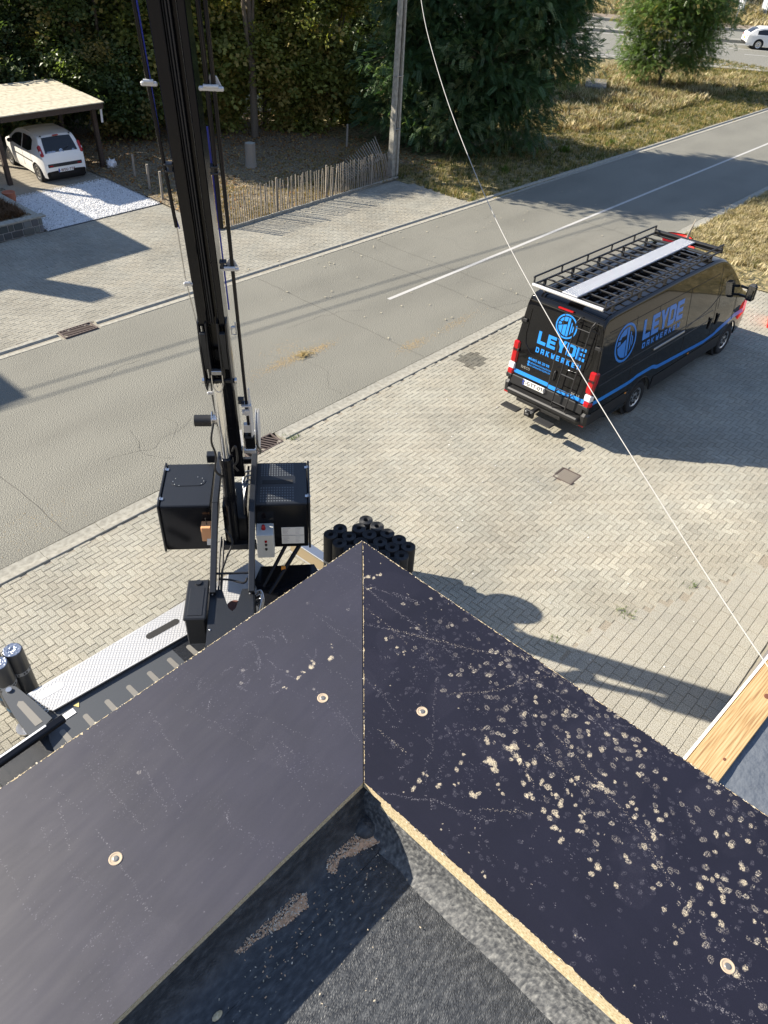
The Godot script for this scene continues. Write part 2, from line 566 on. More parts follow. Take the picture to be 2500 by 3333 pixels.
func build_ground():
	var mb = MB.new()
	mb.quad(Vector3(-300, -0.22, 300), Vector3(400, -0.22, 300), Vector3(400, -0.22, -400), Vector3(-300, -0.22, -400))
	struct(mb, "ground", M.dry, "wide dry grassy land around the road")
	var hn = noise(0.35, FastNoiseLite.TYPE_SIMPLEX_SMOOTH, 3, 71)
	# garden soil behind the paling fence
	relief("garden_ground", 13.9, 24.3, -40.0, -19.2, 0.4, func(x, z): return 0.03 + 0.05 * hn.get_noise_2d(x, z) + 0.02 * clamp(-19.2 - z, 0, 1), M.soil, "dry earth with sparse grass behind the paling fence", "soil")
	relief("garden_ground", 4.0, 14.0, -44.0, -26.2, 0.5, func(x, z): return -0.02 + 0.03 * hn.get_noise_2d(x, z), M.soil, "shaded earth beside and behind the carport", "soil")
	relief("verge", 22.2, 62.0, -46.0, -14.4, 0.6, func(x, z): return (0.02 + 0.06 * hn.get_noise_2d(x, z)) if z < far_kerb(x) - 0.55 else -0.03, M.dry, "dry grass verge beyond the far kerb with trees on it", "verge")
	relief("verge", 22.6, 62.0, -9.2, 6.0, 0.6, func(x, z): return (0.05 + 0.06 * hn.get_noise_2d(x, z) + lot_y(z) * 0.9) if z > near_kerb(x) + 0.45 else -0.03, M.dry, "yellow dry grass patch beyond the front of the black van", "verge")
	# road
	var rd = MB.new()
	var tn = noise(0.35, FastNoiseLite.TYPE_SIMPLEX_SMOOTH, 4, 73)
	var rows = []
	for k in 19:
		var row = []
		for i in 236:
			var x = -30.0 + 0.4 * i
			row.append(Vector3(x, -0.012, lerp(far_kerb(x) + 0.02, near_kerb(x) - 0.02, k / 18.0)))
		rows.append(row)
	rd.grid(rows, -1.0)
	for i in rd.v.size():
		var p = rd.v[i]
		# patchy wear, stretched along the driving direction
		var w = 0.95 + 0.16 * tn.get_noise_2d(p.x * 0.35, p.z * 2.0) + 0.1 * tn.get_noise_2d(p.x * 1.3 + 40, p.z * 1.3)
		rd.c[i] = Color(w, w, w)
	var road = struct(rd, "road", M.asphalt, "worn grey asphalt road between two pale concrete gutters", "road")
	# centre line: painted, beginning part way along
	var ln = MB.new()
	strip(ln, 14.3, 64, 0.71, func(x): return -12.42 + 0.0135 * (x - 14.3), func(x): return -12.31 + 0.0135 * (x - 14.3), -0.008)
	put(ln, "centre_line", M.line, road)
	# cracks: sealed and open lines that wander
	var ck = MB.new()
	for k in 16:
		var along = rng.randf() < 0.7
		var p = Vector3(rng.randf_range(0.5, 26.0), -0.0085, 0)
		p.z = rng.randf_range(-15.3, -9.9)
		var a = rng.randf_range(-0.25, 0.25) if along else rng.randf_range(1.0, 2.1)
		var m = int(rng.randf_range(12, 60))
		var w = rng.randf_range(0.0012, 0.003)
		for s in m:
			var q = p + Vector3(cos(a), 0, sin(a)) * rng.randf_range(0.03, 0.09)
			if q.z < far_kerb(q.x) + 0.2 or q.z > near_kerb(q.x) - 0.15:
				break
			var d = Vector3(-(q - p).normalized().z, 0, (q - p).normalized().x) * w * rng.randf_range(0.5, 1.3)
			ck.quad(p + d, q + d, q - d, p - d)
			p = q
			a += rng.randf_range(-0.5, 0.5)
			a = clamp(a, -0.7, 0.7) if along else clamp(a, 0.7, 2.4)
	for k in 5:
		# transverse seams of old trenches
		var x = [12.5, 16.0, 17.2, 24.0, 3.2][k]
		var p = Vector3(x, -0.0085, far_kerb(x) + 0.1)
		while p.z < near_kerb(x) - 0.2:
			var q = p + Vector3(rng.randf_range(-0.02, 0.03), 0, 0.2)
			ck.quad(p + Vector3(0.004, 0, 0), p - Vector3(0.004, 0, 0), q - Vector3(0.004, 0, 0), q + Vector3(0.004, 0, 0))
			p = q
	put(ck, "crack", M.tar, road).set_meta("kind", "stuff")
	# kerb stones with a shallow gutter, one metre each
	var ks = MB.new()
	var prof = [Vector2(0.0, -0.12), Vector2(0.0, -0.004), Vector2(0.2, -0.018), Vector2(0.215, 0.012), Vector2(0.235, 0.028), Vector2(0.33, 0.03), Vector2(0.345, 0.02), Vector2(0.345, -0.12)]
	ks.extrude(prof, Vector3(-0.496, 0, 0), Vector3(0, 0, 1), Vector3(0, 1, 0), Vector3(0.992, 0, 0))
	var km = ks.mesh()
	var near = thing("kerb", "pale concrete kerb and gutter along the near side of the road", "kerb")
	near.set_meta("kind", "structure")
	var far = thing("kerb", "pale concrete kerb and gutter along the far side of the road", "kerb")
	far.set_meta("kind", "structure")
	for k in range(-4, 40):
		if k == 7:
			continue
		var o = put(km, "kerb_stone", M.kerb, near)
		o.position = Vector3(k + 0.4, rng.randf_range(-0.003, 0.003), near_kerb(k + 0.4))
		o.rotation.y = -atan(0.011) + rng.randf_range(-0.004, 0.004)
	for k in range(0, 62):
		if k == 7:
			continue
		var o = put(km, "kerb_stone", M.kerb, far)
		o.position = Vector3(k + 0.3, rng.randf_range(-0.003, 0.003), far_kerb(k + 0.3))
		o.rotation.y = PI - atan(0.0295) + rng.randf_range(-0.004, 0.004)

# paver mesh: top face, chamfers and sides
func paver_mesh(sx, sz, ch = 0.005, h = 0.05):
	var mb = MB.new()
	var a = [Vector3(-sx / 2, 0, -sz / 2), Vector3(-sx / 2, 0, sz / 2), Vector3(sx / 2, 0, sz / 2), Vector3(sx / 2, 0, -sz / 2)]
	var top = []
	var mid = []
	var bot = []
	for p in a:
		top.append(Vector3(p.x - sign(p.x) * ch, 0, p.z - sign(p.z) * ch))
		mid.append(Vector3(p.x, -ch * 0.8, p.z))
		bot.append(Vector3(p.x, -h, p.z))
	mb.quad(top[0], top[1], top[2], top[3])
	for k in 4:
		var j = (k + 1) % 4
		mb.quad(mid[k], mid[j], top[j], top[k])
		mb.quad(bot[k], bot[j], mid[j], mid[k])
	return mb.mesh()

func pav_col(x, z, nz, base):
	var k = 0.9 + 0.15 * rng.randf() + 0.2 * nz.get_noise_2d(x, z)
	if Vector2((x - 13.26) * 0.8, z - (-8.72)).length() < 0.3 + 0.1 * nz.get_noise_2d(x * 6.0, z * 6.0):
		k *= 0.45
	for q in [[11.55, -2.57, 0.60], [11.82, -1.91, 0.50], [10.35, -2.52, 0.60], [9.11, -2.64, 0.50]]:
		var d = Vector2(x - q[0], (z - q[1]) * 1.5).length() + 0.5 * nz.get_noise_2d(x * 5.0, z * 5.0)
		if d < q[2]:
			k *= 1.0 + 0.16 * rng.randf()
	var warm = 0.03 * nz.get_noise_2d(x * 2.0 + 50, z * 2.0)
	return Color(base.r * k * (1.0 + warm), base.g * k, base.b * k * (1.0 - warm))

func seen(p, cam):
	# true where the paving lies in the view and beyond the roof edge
	var q = cam.global_transform.affine_inverse() * p
	if q.z > -0.5:
		return false
	var f = 1.0 / tan(deg_to_rad(cam.fov * 0.5))
	var y = q.y / -q.z * f
	var x = q.x / -q.z * f / 0.75
	if abs(x) > 1.0 or abs(y) > 1.0:
		return false
	return true

func lay(called, label, poly_test, y_of, x0, x1, z0, z1, base, sd, tilt, straight = null):
	var w = 0.1
	var nz = noise(0.45, FastNoiseLite.TYPE_SIMPLEX_SMOOTH, 3, sd)
	var mh = paver_mesh(0.1945, 0.0945, 0.004)
	var ms = paver_mesh(0.198, 0.15, 0.004)
	var cam = get_node("camera")
	var list = []
	var slope = Basis(Vector3.RIGHT, -atan(tilt))
	for r in range(int(floor(z0 / w)), int(ceil(z1 / w))):
		for k in range(int(floor(x0 / w)), int(ceil(x1 / w))):
			var m = posmod(k - r, 4)
			if m != 0 and m != 3:
				continue
			var p = Vector3((k + 1) * w, 0, (r + 0.5) * w) if m == 0 else Vector3((k + 0.5) * w, 0, (r + 1) * w)
			if not poly_test.call(p.x, p.z):
				continue
			if straight and straight.call(p.x, p.z):
				continue
			var b = slope * Basis(Vector3.UP, (0.0 if m == 0 else PI / 2) + rng.randf_range(-0.012, 0.012)) * Basis(Vector3.RIGHT, rng.randf_range(-0.008, 0.008))
			p += Vector3(rng.randf_range(-0.0015, 0.0015), 0, rng.randf_range(-0.0015, 0.0015))
			p.y = y_of.call(p.z) + rng.randf_range(-0.0025, 0.0025)
			list.append([p, b, pav_col(p.x, p.z, nz, base), 0])
	if straight:
		for r in range(int(floor(-4.0 / 0.155)), 0):
			for k in range(18, 62):
				var p = Vector3(k * 0.205 + (0.1 if posmod(r, 2) == 0 else 0.0), 0, r * 0.155)
				if not straight.call(p.x, p.z):
					continue
				p.y = y_of.call(p.z) + rng.randf_range(-0.003, 0.003)
				var b = slope * Basis(Vector3.UP, rng.randf_range(-0.012, 0.012))
				var cc = pav_col(p.x, p.z, nz, base)
				cc = cc.lerp(Color(0.39, 0.38, 0.345), 0.55)
				list.append([p, b, cc, 1])
	for e in list:
		e.append((e[0] - cam.position).length() if seen(e[0], cam) else 1000.0)
	list.sort_custom(func(a, b): return a[4] < b[4])
	var root = thing(called, label, "pavement")
	root.set_meta("kind", "structure")
	var xs = [[], []]
	var cs = [[], []]
	var mats = []
	for k in 8:
		var m = M.paver.duplicate()
		m.vertex_color_use_as_albedo = false
		mats.append(m)
	var tones = []
	for k in 8:
		var q = 0.84 + 0.045 * k
		tones.append(Color(base.r * q, base.g * q, base.b * q))
		mats[k].albedo_color = tones[k].linear_to_srgb()
	for i in list.size():
		var e = list[i]
		if i < 300 and e[4] < 900.0:
			var k = clampi(int(round((e[2].g / base.g - 0.84) / 0.045)), 0, 7)
			var o = put(mh if e[3] == 0 else ms, "paving_stone", mats[k], root)
			o.transform = Transform3D(e[1], e[0])
		else:
			xs[e[3]].append(Transform3D(e[1], e[0]))
			cs[e[3]].append(e[2])
	many(mh, "paving_stones", M.paver, xs[0], cs[0], root)
	if xs[1].size() > 0:
		many(ms, "square_blocks", M.paver, xs[1], cs[1], root)
	return root

func patch_edge(x):
	if x < 8.0:
		return -2.28 + 0.08 * (x - 6.5)
	return -2.16 + 0.4 * (x - 8.0)

func block_patch(x, z):
	var step = 0.1 * sin(floor(x / 0.41) * 12.9)
	return z > patch_edge(x) + step and z < -0.3 and x > 6.35 and x < 12.4

func build_paving():
	var base = Color(0.40, 0.386, 0.335)
	var near = lay("near_pavement", "sunlit herringbone concrete paving between road and building", func(x, z): return z > near_kerb(x) + 0.36 and z < -0.95 and not (x > 23.4 and z > -9) and not (abs(x - 10.8) < 0.21 and abs(z + 4.59) < 0.21) , func(z): return lot_y(z), -3.0, 24.0, -9.6, -0.3, base, 101, LOT_SLOPE, func(x, z): return block_patch(x, z))
	var bed = MB.new()
	bed.quad(Vector3(-6, lot_y(-9.4) - 0.014, -9.35), Vector3(-6, lot_y(0) - 0.014, 0.0), Vector3(24, lot_y(0) - 0.014, 0.0), Vector3(24, lot_y(-9.4) - 0.014, -9.35))
	put(bed, "joint_sand", M.joint, near)
	var fl = MB.new()
	for k in 28:
		var x = 6.3 + 0.205 * k
		var zb = patch_edge(x)
		fl.quad(Vector3(x, lot_y(zb - 0.25) - 0.007, zb - 0.25), Vector3(x, lot_y(zb + 0.25) - 0.007, zb + 0.25), Vector3(x + 0.205, lot_y(zb + 0.25) - 0.007, zb + 0.25), Vector3(x + 0.205, lot_y(zb - 0.25) - 0.007, zb - 0.25))
	fl.quad(Vector3(6.2, lot_y(-2.5) - 0.007, -2.5), Vector3(6.2, lot_y(-0.5) - 0.007, -0.5), Vector3(6.5, lot_y(-0.5) - 0.007, -0.5), Vector3(6.5, lot_y(-2.5) - 0.007, -2.5))
	strip(fl, -6, 24, 1.0, func(x): return near_kerb(x) + 0.347, func(x): return near_kerb(x) + 0.5, 0.002)
	put(fl, "joint_mortar", M.slab, near)
	var b2 = Color(0.36, 0.348, 0.305)
	var far = lay("far_pavement", "herringbone concrete paving in front of garden and gravel drive", func(x, z): return z < far_kerb(x) - 0.36 and x < 22.45 and (z > -19.05 or (x < 14.05 and z > -22.3)), func(_z): return 0.0, -4.0, 22.6, -22.4, -15.3, b2, 102, 0.0)
	var bed2 = MB.new()
	bed2.quad(Vector3(-6, -0.014, -22.4), Vector3(-6, -0.014, -15.7), Vector3(22.5, -0.014, -15.7), Vector3(22.5, -0.014, -22.4))
	put(bed2, "joint_sand", M.joint, far)
	var fl2 = MB.new()
	strip(fl2, -4, 22.4, 1.2, func(x): return far_kerb(x) - 0.5, func(x): return far_kerb(x) - 0.347, -0.004)
	put(fl2, "joint_mortar", M.slab, far)

# ------------------------------------------------------------------ the building under the camera
func stamp(r, hollow, sd, cc):
	var s = r * 2 + 2
	var im = Image.create(s, s, false, Image.FORMAT_RGBA8)
	var f = noise(1.1 / r, FastNoiseLite.TYPE_SIMPLEX_SMOOTH, 2, sd)
	var g = noise(0.42, FastNoiseLite.TYPE_SIMPLEX_SMOOTH, 2, sd + 7)
	var el = 1.0 + 0.7 * rng.randf()
	var an = rng.randf() * TAU
	var full = rng.randf_range(-0.05, 0.35)
	for y in s:
		for x in s:
			var ux = (x - r) / float(r)
			var uy = (y - r) / float(r)
			var dx = ux * cos(an) - uy * sin(an)
			var dy = (ux * sin(an) + uy * cos(an)) * el
			var d = sqrt(dx * dx + dy * dy) + 0.22 * f.get_noise_2d(x, y)
			var a = 0.0
			if d < 0.85:
				var sp = g.get_noise_2d(x * 1.6, y * 1.6)
				a = clamp(0.85 + 2.0 * sp, 0.0, 1.0) if not hollow else clamp((sp + full + 0.45 * (d - 0.45)) * 3.5, 0.0, 1.0)
				a *= clamp((0.85 - d) * 7.0, 0.0, 1.0)
			var q = 0.85 + 0.3 * g.get_noise_2d(x * 3.0 + 90, y * 3.0)
			im.set_pixel(x, y, Color(min(1, cc.r * q), min(1, cc.g * q), min(1, cc.b * q), a * cc.a))
	return im

func dab(im, st, x, y):
	im.blend_rect(st, Rect2i(0, 0, st.get_width(), st.get_height()), Vector2i(int(x) - st.get_width() / 2, int(y) - st.get_height() / 2))

func dust_line(im, x, y, a, len, dense, cc):
	var s = 0.0
	while s < len:
		var px = int(x + cos(a) * s + rng.randfn(0, 1.4))
		var py = int(y + sin(a) * s + rng.randfn(0, 1.4))
		if px >= 0 and py >= 0 and px < im.get_width() - 1 and py < im.get_height() - 1:
			var q = cc
			q.a = 1
			var k = rng.randf_range(0.25, 0.9)
			im.set_pixel(px, py, im.get_pixel(px, py).lerp(q, k))
			if rng.randf() < 0.35:
				im.set_pixel(px + 1, py, im.get_pixel(px + 1, py).lerp(q, k * 0.8))
		s += rng.randf_range(1.0, 3.0) / dense
		a += rng.randf_range(-0.01, 0.01)

# texture of one film-faced sheet, 2.44 m x 0.497 m; u runs along the sheet, away from the mitre
func sheet_texture(worn, sd):
	rng.seed = sd
	var W = 2048
	var H = 416
	var n1 = noise(0.006, FastNoiseLite.TYPE_SIMPLEX_SMOOTH, 5, sd)
	var im = n1.get_image(W, H)
	im.convert(Image.FORMAT_RGBA8)
	var d = im.get_data()
	for i in range(0, d.size(), 4):
		var k = 0.86 + 0.28 * d[i] / 255.0 + rng.randf_range(-0.07, 0.07)
		var cc = (Color(0.0105 * k, 0.0100 * k, 0.0185 * k) if worn else Color(0.019 * k, 0.0175 * k, 0.030 * k)).linear_to_srgb()  # right sheet darker: its weaker sheen is put into the base colour
		d[i] = int(cc.r * 255)
		d[i + 1] = int(cc.g * 255)
		d[i + 2] = int(cc.b * 255)
		d[i + 3] = 255
	im = Image.create_from_data(W, H, false, Image.FORMAT_RGBA8, d)
	var cream = Color(0.88, 0.82, 0.69, 0.95)
	var pale = Color(0.62, 0.6, 0.58, 0.8)
	var px = W / 2.44
	# rubbed, greasy hand and boot smears: slightly paler film
	for k in 26:
		var st = stamp(int(rng.randf_range(40, 110)), false, sd + 300 + k, Color(0.33, 0.32, 0.36, 0.16))
		dab(im, st, rng.randf_range(0, W), rng.randf_range(0, H))
	for k in 60:
		var bx = rng.randf_range(0, W)
		var by = rng.randf_range(0, H)
		var ba = rng.randf_range(1.2, 2.0)
		for j in 7:
			dust_line(im, bx + rng.randfn(0, 9), by + rng.randfn(0, 9), ba + rng.randfn(0, 0.05), rng.randf_range(30, 140), 0.16, Color(0.4, 0.39, 0.42))
	if worn:
		var faint = []
		var rings = []
		var solid = []
		for k in 26:
			faint.append(stamp(int(rng.randf_range(2, 7)), true, sd + k, Color(0.5, 0.49, 0.5, rng.randf_range(0.3, 0.6))))
			rings.append(stamp(int(rng.randf_range(4, 9)), true, sd + 20 + k, Color(0.87, 0.82, 0.71, rng.randf_range(0.45, 0.95))))
			solid.append(stamp(int(rng.randf_range(5, 9)), false, sd + 40 + k, cream))
		for k in 1500:
			var u = rng.randf()
			dab(im, faint[k % 26], (0.12 + 0.88 * u) * W, H * (1.0 - pow(rng.randf(), 1.4)) )
		for k in 430:
			var u = 0.19 + 0.5 * rng.randf() if k % 4 else 0.09 + 0.5 * rng.randf()
			var vv = 1.0 - pow(rng.randf(), 1.1) * (0.35 + 0.4 * min(1.0, u * 1.6))
			dab(im, rings[k % 26], u * W, vv * H)
		for k in 110:
			dab(im, solid[k % 26], rng.randf_range(0.25, 0.55) * W, rng.randf_range(0.3, 0.95) * H)
		# larger smears of glue and sawdust: [x, z, radius, longer]
		var bl = [[0.87, -0.33, 17], [0.865, -0.315, 22], [0.855, -0.3, 16], [0.82, -0.33, 24], [0.81, -0.32, 18], [0.84, -0.26, 13], [0.85, -0.23, 17], [0.81, -0.24, 12], [0.84, -0.2, 14], [0.69, -0.42, 16], [0.66, -0.42, 13], [0.74, -0.32, 20], [0.9, -0.19, 16], [0.92, -0.15, 17], [0.81, -0.18, 16], [0.79, -0.16, 14], [0.82, -0.13, 15], [0.85, -0.14, 14], [0.87, -0.18, 12], [0.63, -0.21, 10], [1.02, -0.88, 15], [1.0, -0.89, 14], [1.04, -0.87, 13], [0.99, -0.86, 9], [0.9, -0.71, 10], [0.9, -0.68, 10], [0.9, -0.655, 8], [0.79, -0.39, 9], [0.73, -0.36, 9], [0.7, -0.38, 11]]
		for k in bl.size():
			var b = bl[k]
			for j in 3:
				dab(im, stamp(int(max(3, b[2] * rng.randf_range(0.25, 0.5))), false, sd + 500 + k * 3 + j, cream), (b[1] + 0.995) * px + rng.randfn(0, b[2] * 0.3), (b[0] - 0.604) / 0.497 * H + rng.randfn(0, b[2] * 0.35))
		for k in 70:
			dust_line(im, rng.randf_range(60, W), rng.randf_range(0, H), rng.randf_range(-0.9, 0.9), rng.randf_range(40, 320), rng.randf_range(0.5, 1.6), pale if k % 3 else cream)
		for k in 900:
			var x = rng.randf_range(0, W)
			dab(im, stamp(2, false, k, cream), x, rng.randf_range(0, H)) if k < 120 else dust_line(im, x, rng.randf_range(0, H), rng.randf() * TAU, rng.randf_range(2, 9), 1.0, pale)
	else:
		for k in 46:
			dust_line(im, rng.randf_range(30, W * 0.75), rng.randf_range(0, H * 0.7), rng.randf_range(1.3, 1.95), rng.randf_range(20, 170), rng.randf_range(0.25, 0.9), Color(0.55, 0.54, 0.53))
		for k in 26:
			# short curved scuffs left by boots and tools
			var cx = 430.0 + rng.randfn(0, 60) if k < 22 else rng.randf_range(100, W * 0.6)
			var cy = 110.0 + rng.randfn(0, 30) if k < 22 else rng.randf_range(20, H - 20)
			var a0 = rng.randf_range(0.0, TAU)
			for j in 5:
				dust_line(im, cx + 30 * cos(a0 + j * 0.18), cy + 30 * sin(a0 + j * 0.18), a0 + j * 0.18 + 1.6, 7.0, 1.2, Color(0.5, 0.49, 0.5))
		for k in 16:
			dab(im, stamp(int(rng.randf_range(3, 6)), true, sd + k, Color(0.7, 0.67, 0.62, 0.8)), rng.randf_range(40, W * 0.8), rng.randf_range(10, H - 10))
		for b in [[0.76, -0.77, 11], [0.705, -0.78, 12], [0.72, -0.785, 8], [0.67, -0.78, 9], [0.69, -0.782, 6], [0.63, -0.78, 7], [0.78, -0.79, 4]]:
			for j in 3:
				dab(im, stamp(int(b[2] * 0.55), false, sd + 70 + j + int(b[0] * 500), cream), (1.101 - b[0]) * px + rng.randfn(0, 3), (b[1] + 0.995) / 0.497 * H + rng.randfn(0, 3))
		for k in 500:
			dust_line(im, rng.randf_range(0, W), rng.randf_range(0, H), rng.randf() * TAU, rng.randf_range(1, 5), 1.0, Color(0.5, 0.49, 0.5))
	return ImageTexture.create_from_image(im)

func sheet_mat(worn, sd):
	var m = StandardMaterial3D.new()
	m.albedo_texture = sheet_texture(worn, sd)
	m.roughness = 0.5 if worn else 0.58
	m.metallic_specular = 0.42 if worn else 0.62
	m.normal_enabled = true
	m.normal_texture = noise_tex(512, noise(0.008, FastNoiseLite.TYPE_SIMPLEX_SMOOTH, 4, sd), [], true, 3.0)
	m.normal_scale = 0.25
	return m

# a sheet lying on top of the wall; along = direction of its length from the mitre corner
func coping(parent, along_x, mtl):
	var yt = 7.22
	var th = 0.018
	var g = 0.0012
	var top
	var uv
	if along_x:
		top = [Vector3(1.101 - g, yt, -0.995), Vector3(0.588 - g, yt, -0.498), Vector3(-1.339, yt, -0.498), Vector3(-1.339, yt, -0.995)]
		top = [top[0], top[3], top[2], top[1]]
		uv = [Vector2(0, 0), Vector2(1, 0), Vector2(1, 1), Vector2(0.21, 1)]
	else:
		top = [Vector3(1.101 + g, yt, -0.995), Vector3(0.588 + g, yt, -0.498), Vector3(0.588 + g, yt, 1.445), Vector3(1.101 + g, yt, 1.445)]
		uv = [Vector2(0, 1), Vector2(0.204, 0), Vector2(1, 0), Vector2(1, 1)]
	var mb = MB.new()
	mb.quad(top[0], top[1], top[2], top[3], uv[0], uv[1], uv[2], uv[3])
	var o = put(mb, "coping_board", mtl, parent)
	var ed = MB.new()
	var dn = Vector3(0, -th, 0)
	for k in 4:
		var a = top[k] + Vector3(0, -0.0006, 0)
		var b = top[(k + 1) % 4] + Vector3(0, -0.0006, 0)
		ed.quad(a + dn, b + dn, b, a)
	ed.quad(top[3] + dn, top[2] + dn, top[1] + dn, top[0] + dn)
	put(ed, "plywood_edge", M.ply, o)
	return o

func screw(parent, x, z):
	var mb = MB.new()
	var o = Vector3(x, 7.2203, z)
	mb.lathe([Vector2(0.0075, -0.0002), Vector2(0.0102, 0.0008), Vector2(0.0118, 0.0010), Vector2(0.0126, 0.0)], o, Vector3.UP, 20)
	mb.disc(o + Vector3(0, 0.0002, 0), Vector3.UP, 0.0102, 20)
	var s = put(mb, "countersunk_hole", mat(0.46, 0.36, 0.25, 0.8), parent)
	var h = MB.new()
	h.lathe([Vector2(0.0058, 0.0003), Vector2(0.0052, 0.0012), Vector2(0.003, 0.0017), Vector2(0.0, 0.0012)], o, Vector3.UP, 16)
	put(h, "screw", mat(0.25, 0.24, 0.22, 0.4, 0.6), s)

func build_building():
	var b = thing("flat_roof_building", "flat roofed building with dark film-faced plywood boards on its parapet", "building")
	var wl = MB.new()
	wl.box(Vector3(-6.465, 3.5, 6.02), Vector3(15.07, 7.0, 13.96))
	put(wl, "wall", M.plaster, b)
	var pa = MB.new()
	pa.box(Vector3(-6.465, 7.1, -0.735), Vector3(15.07, 0.2, 0.45))
	pa.box(Vector3(0.842, 7.1, 6.24), Vector3(0.456, 0.2, 13.5))
	put(pa, "parapet", M.osb, b)
	var o1 = coping(b, true, sheet_mat(false, 311))
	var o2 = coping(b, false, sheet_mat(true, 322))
	rng.seed = 5
	for p in [[0.67, -0.701], [0.164, -0.718]]:
		screw(o1, p[0], p[1])
	for p in [[0.799, -0.521], [0.78, 0.184]]:
		screw(o2, p[0], p[1])
	var mo = MB.new()
	mo.box(Vector3(-7.7, 7.211, -0.7465), Vector3(12.7, 0.018, 0.497))
	mo.box(Vector3(0.845, 7.211, 7.25), Vector3(0.513, 0.018, 11.6))
	put(mo, "far_coping_board", M.plastic, b)
	# light strip of sheathing under the right hand board
	var os = MB.new()
	os.box(Vector3(0.602, 7.186, 2.5), Vector3(0.022, 0.028, 5.9))
	put(os, "sheathing_edge", M.osb, b)
	# chipped film along the sawn edges shows bare wood
	for q in [[Vector3(1.101, 7.2203, -0.995), Vector3(-1.3, 7.2203, -0.995), Vector3(0, 0, 1), o1, 0.0021], [Vector3(1.101, 7.2203, -0.99), Vector3(1.101, 7.2203, 1.4), Vector3(-1, 0, 0), o2, 0.0023], [Vector3(1.1015, 7.2203, -0.993), Vector3(0.5905, 7.2203, -0.498), Vector3(0.7, 0, 0.7), o2, 0.0016], [Vector3(0.589, 7.2203, -0.49), Vector3(0.589, 7.2203, 1.4), Vector3(1, 0, 0), o2, 0.0013]]:
		var es = MB.new()
		var L = (q[1] - q[0]).length()
		var s = 0.0
		var w = 0.0
		while s < L:
			var st = rng.randf_range(0.0015, 0.006)
			var w2 = max(0.0, rng.randfn(q[4] * 0.45, q[4] * 0.45)) * (2.4 if rng.randf() < 0.05 else 1.0)
			if rng.randf() < 0.22:
				w2 = 0.0
			var a = q[0].lerp(q[1], s / L)
			var b2 = q[0].lerp(q[1], min(1.0, (s + st) / L))
			if w + w2 > 0.0:
				if (b2 - a).cross(q[2]).y > 0:
					es.quad(a, b2, b2 + q[2] * w2, a + q[2] * w)
				else:
					es.quad(b2, a, a + q[2] * w, b2 + q[2] * w2)
			w = w2
			s += st
		put(es, "bare_wood_edge", M.ply, q[3]).set_meta("kind", "stuff")
	# splinters along the sawn edges
	var sl = MB.new()
	sl.box(Vector3.ZERO, Vector3(1, 1, 1))
	var xs = []
	var cs = []
	for k in 1500:
		var s = rng.randf()
		var p
		var dir = 0.0
		if k < 560:
			p = Vector3(1.101 - s * 1.6, 7.2195, -0.9952)
		elif k < 1120:
			p = Vector3(1.1012, 7.2195, -0.995 + s * 1.4)
			dir = PI / 2
		elif k < 1320:
			var q = pow(s, 1.0)
			p = Vector3(1.104 - 0.513 * q, 7.2202, -0.995 + 0.497 * q)
			dir = 0.77
			if rng.randf() < 0.72:
				continue
		else:
			p = Vector3(0.5875, 7.2195, -0.49 + s * 0.9)
			dir = PI / 2
		if rng.randf() < 0.72:
			continue
		var big = 1.0 if rng.randf() < 0.93 else 2.2
		xs.append(Transform3D(Basis(Vector3.UP, dir + rng.randf_range(-0.5, 0.5)).scaled(Vector3.ONE) * Basis.from_scale(Vector3(rng.randf_range(0.0006, 0.0026) * big, rng.randf_range(0.0006, 0.0016), rng.randf_range(0.0008, 0.0021) * big)), p + Vector3(rng.randfn(0, 0.0007), rng.randf_range(0, 0.0006), rng.randfn(0, 0.0007))))
		var q2 = rng.randf_range(0.75, 1.1)
		cs.append(Color(0.68 * q2, 0.6 * q2, 0.45 * q2))
	many(sl.mesh(), "splinters", M.sawdust, xs, cs, b)
	# bitumen deck and its upstand
	var lf0 = noise(0.05, FastNoiseLite.TYPE_CELLULAR, 1, 81)
	lf0.cellular_return_type = FastNoiseLite.RETURN_DISTANCE2_SUB
	var lea = noise_tex(1024, lf0, [], true, 6.0)
	var dm = StandardMaterial3D.new()
	dm.albedo_texture = noise_tex(1024, noise(0.012, FastNoiseLite.TYPE_SIMPLEX_SMOOTH, 5, 82), [[0.0, Color(0.016, 0.018, 0.021)], [0.45, Color(0.036, 0.039, 0.042)], [0.7, Color(0.06, 0.063, 0.065)], [1.0, Color(0.105, 0.108, 0.108)]])
	dm.roughness = 0.5
	dm.normal_enabled = true
	dm.normal_texture = lea
	dm.normal_scale = 0.8
	dm.uv1_triplanar = true
	dm.uv1_world_triplanar = true
	dm.uv1_scale = Vector3(2.6, 4.0, 6.5)
	M.deck = dm
	var dk = MB.new()
	var hn = noise(2.2, FastNoiseLite.TYPE_SIMPLEX_SMOOTH, 3, 83)
	var rows = []
	for r in 61:
		var row = []
		for k in 61:
			var x = -2.0 + 2.62 * k / 60.0
			var z = -0.52 + 2.9 * r / 60.0
			row.append(Vector3(x, 7.10 + 0.004 * hn.get_noise_2d(x, z), z))
		rows.append(row)
	dk.grid(rows, -1.0)
	put(dk, "roof_deck", dm, b)
	var rest = MB.new()
	rest.quad(Vector3(-13.9, 7.085, -0.5), Vector3(-13.9, 7.085, 13), Vector3(0.6, 7.085, 13), Vector3(0.6, 7.085, -0.5))
	put(rest, "roof_felt", M.bitumen, b)
	var up = MB.new()
	var prof = [Vector2(-0.004, 7.2), Vector2(0.002, 7.185), Vector2(0.006, 7.16), Vector2(0.013, 7.135), Vector2(0.028, 7.114), Vector2(0.05, 7.105), Vector2(0.085, 7.1015)]
	rows = []
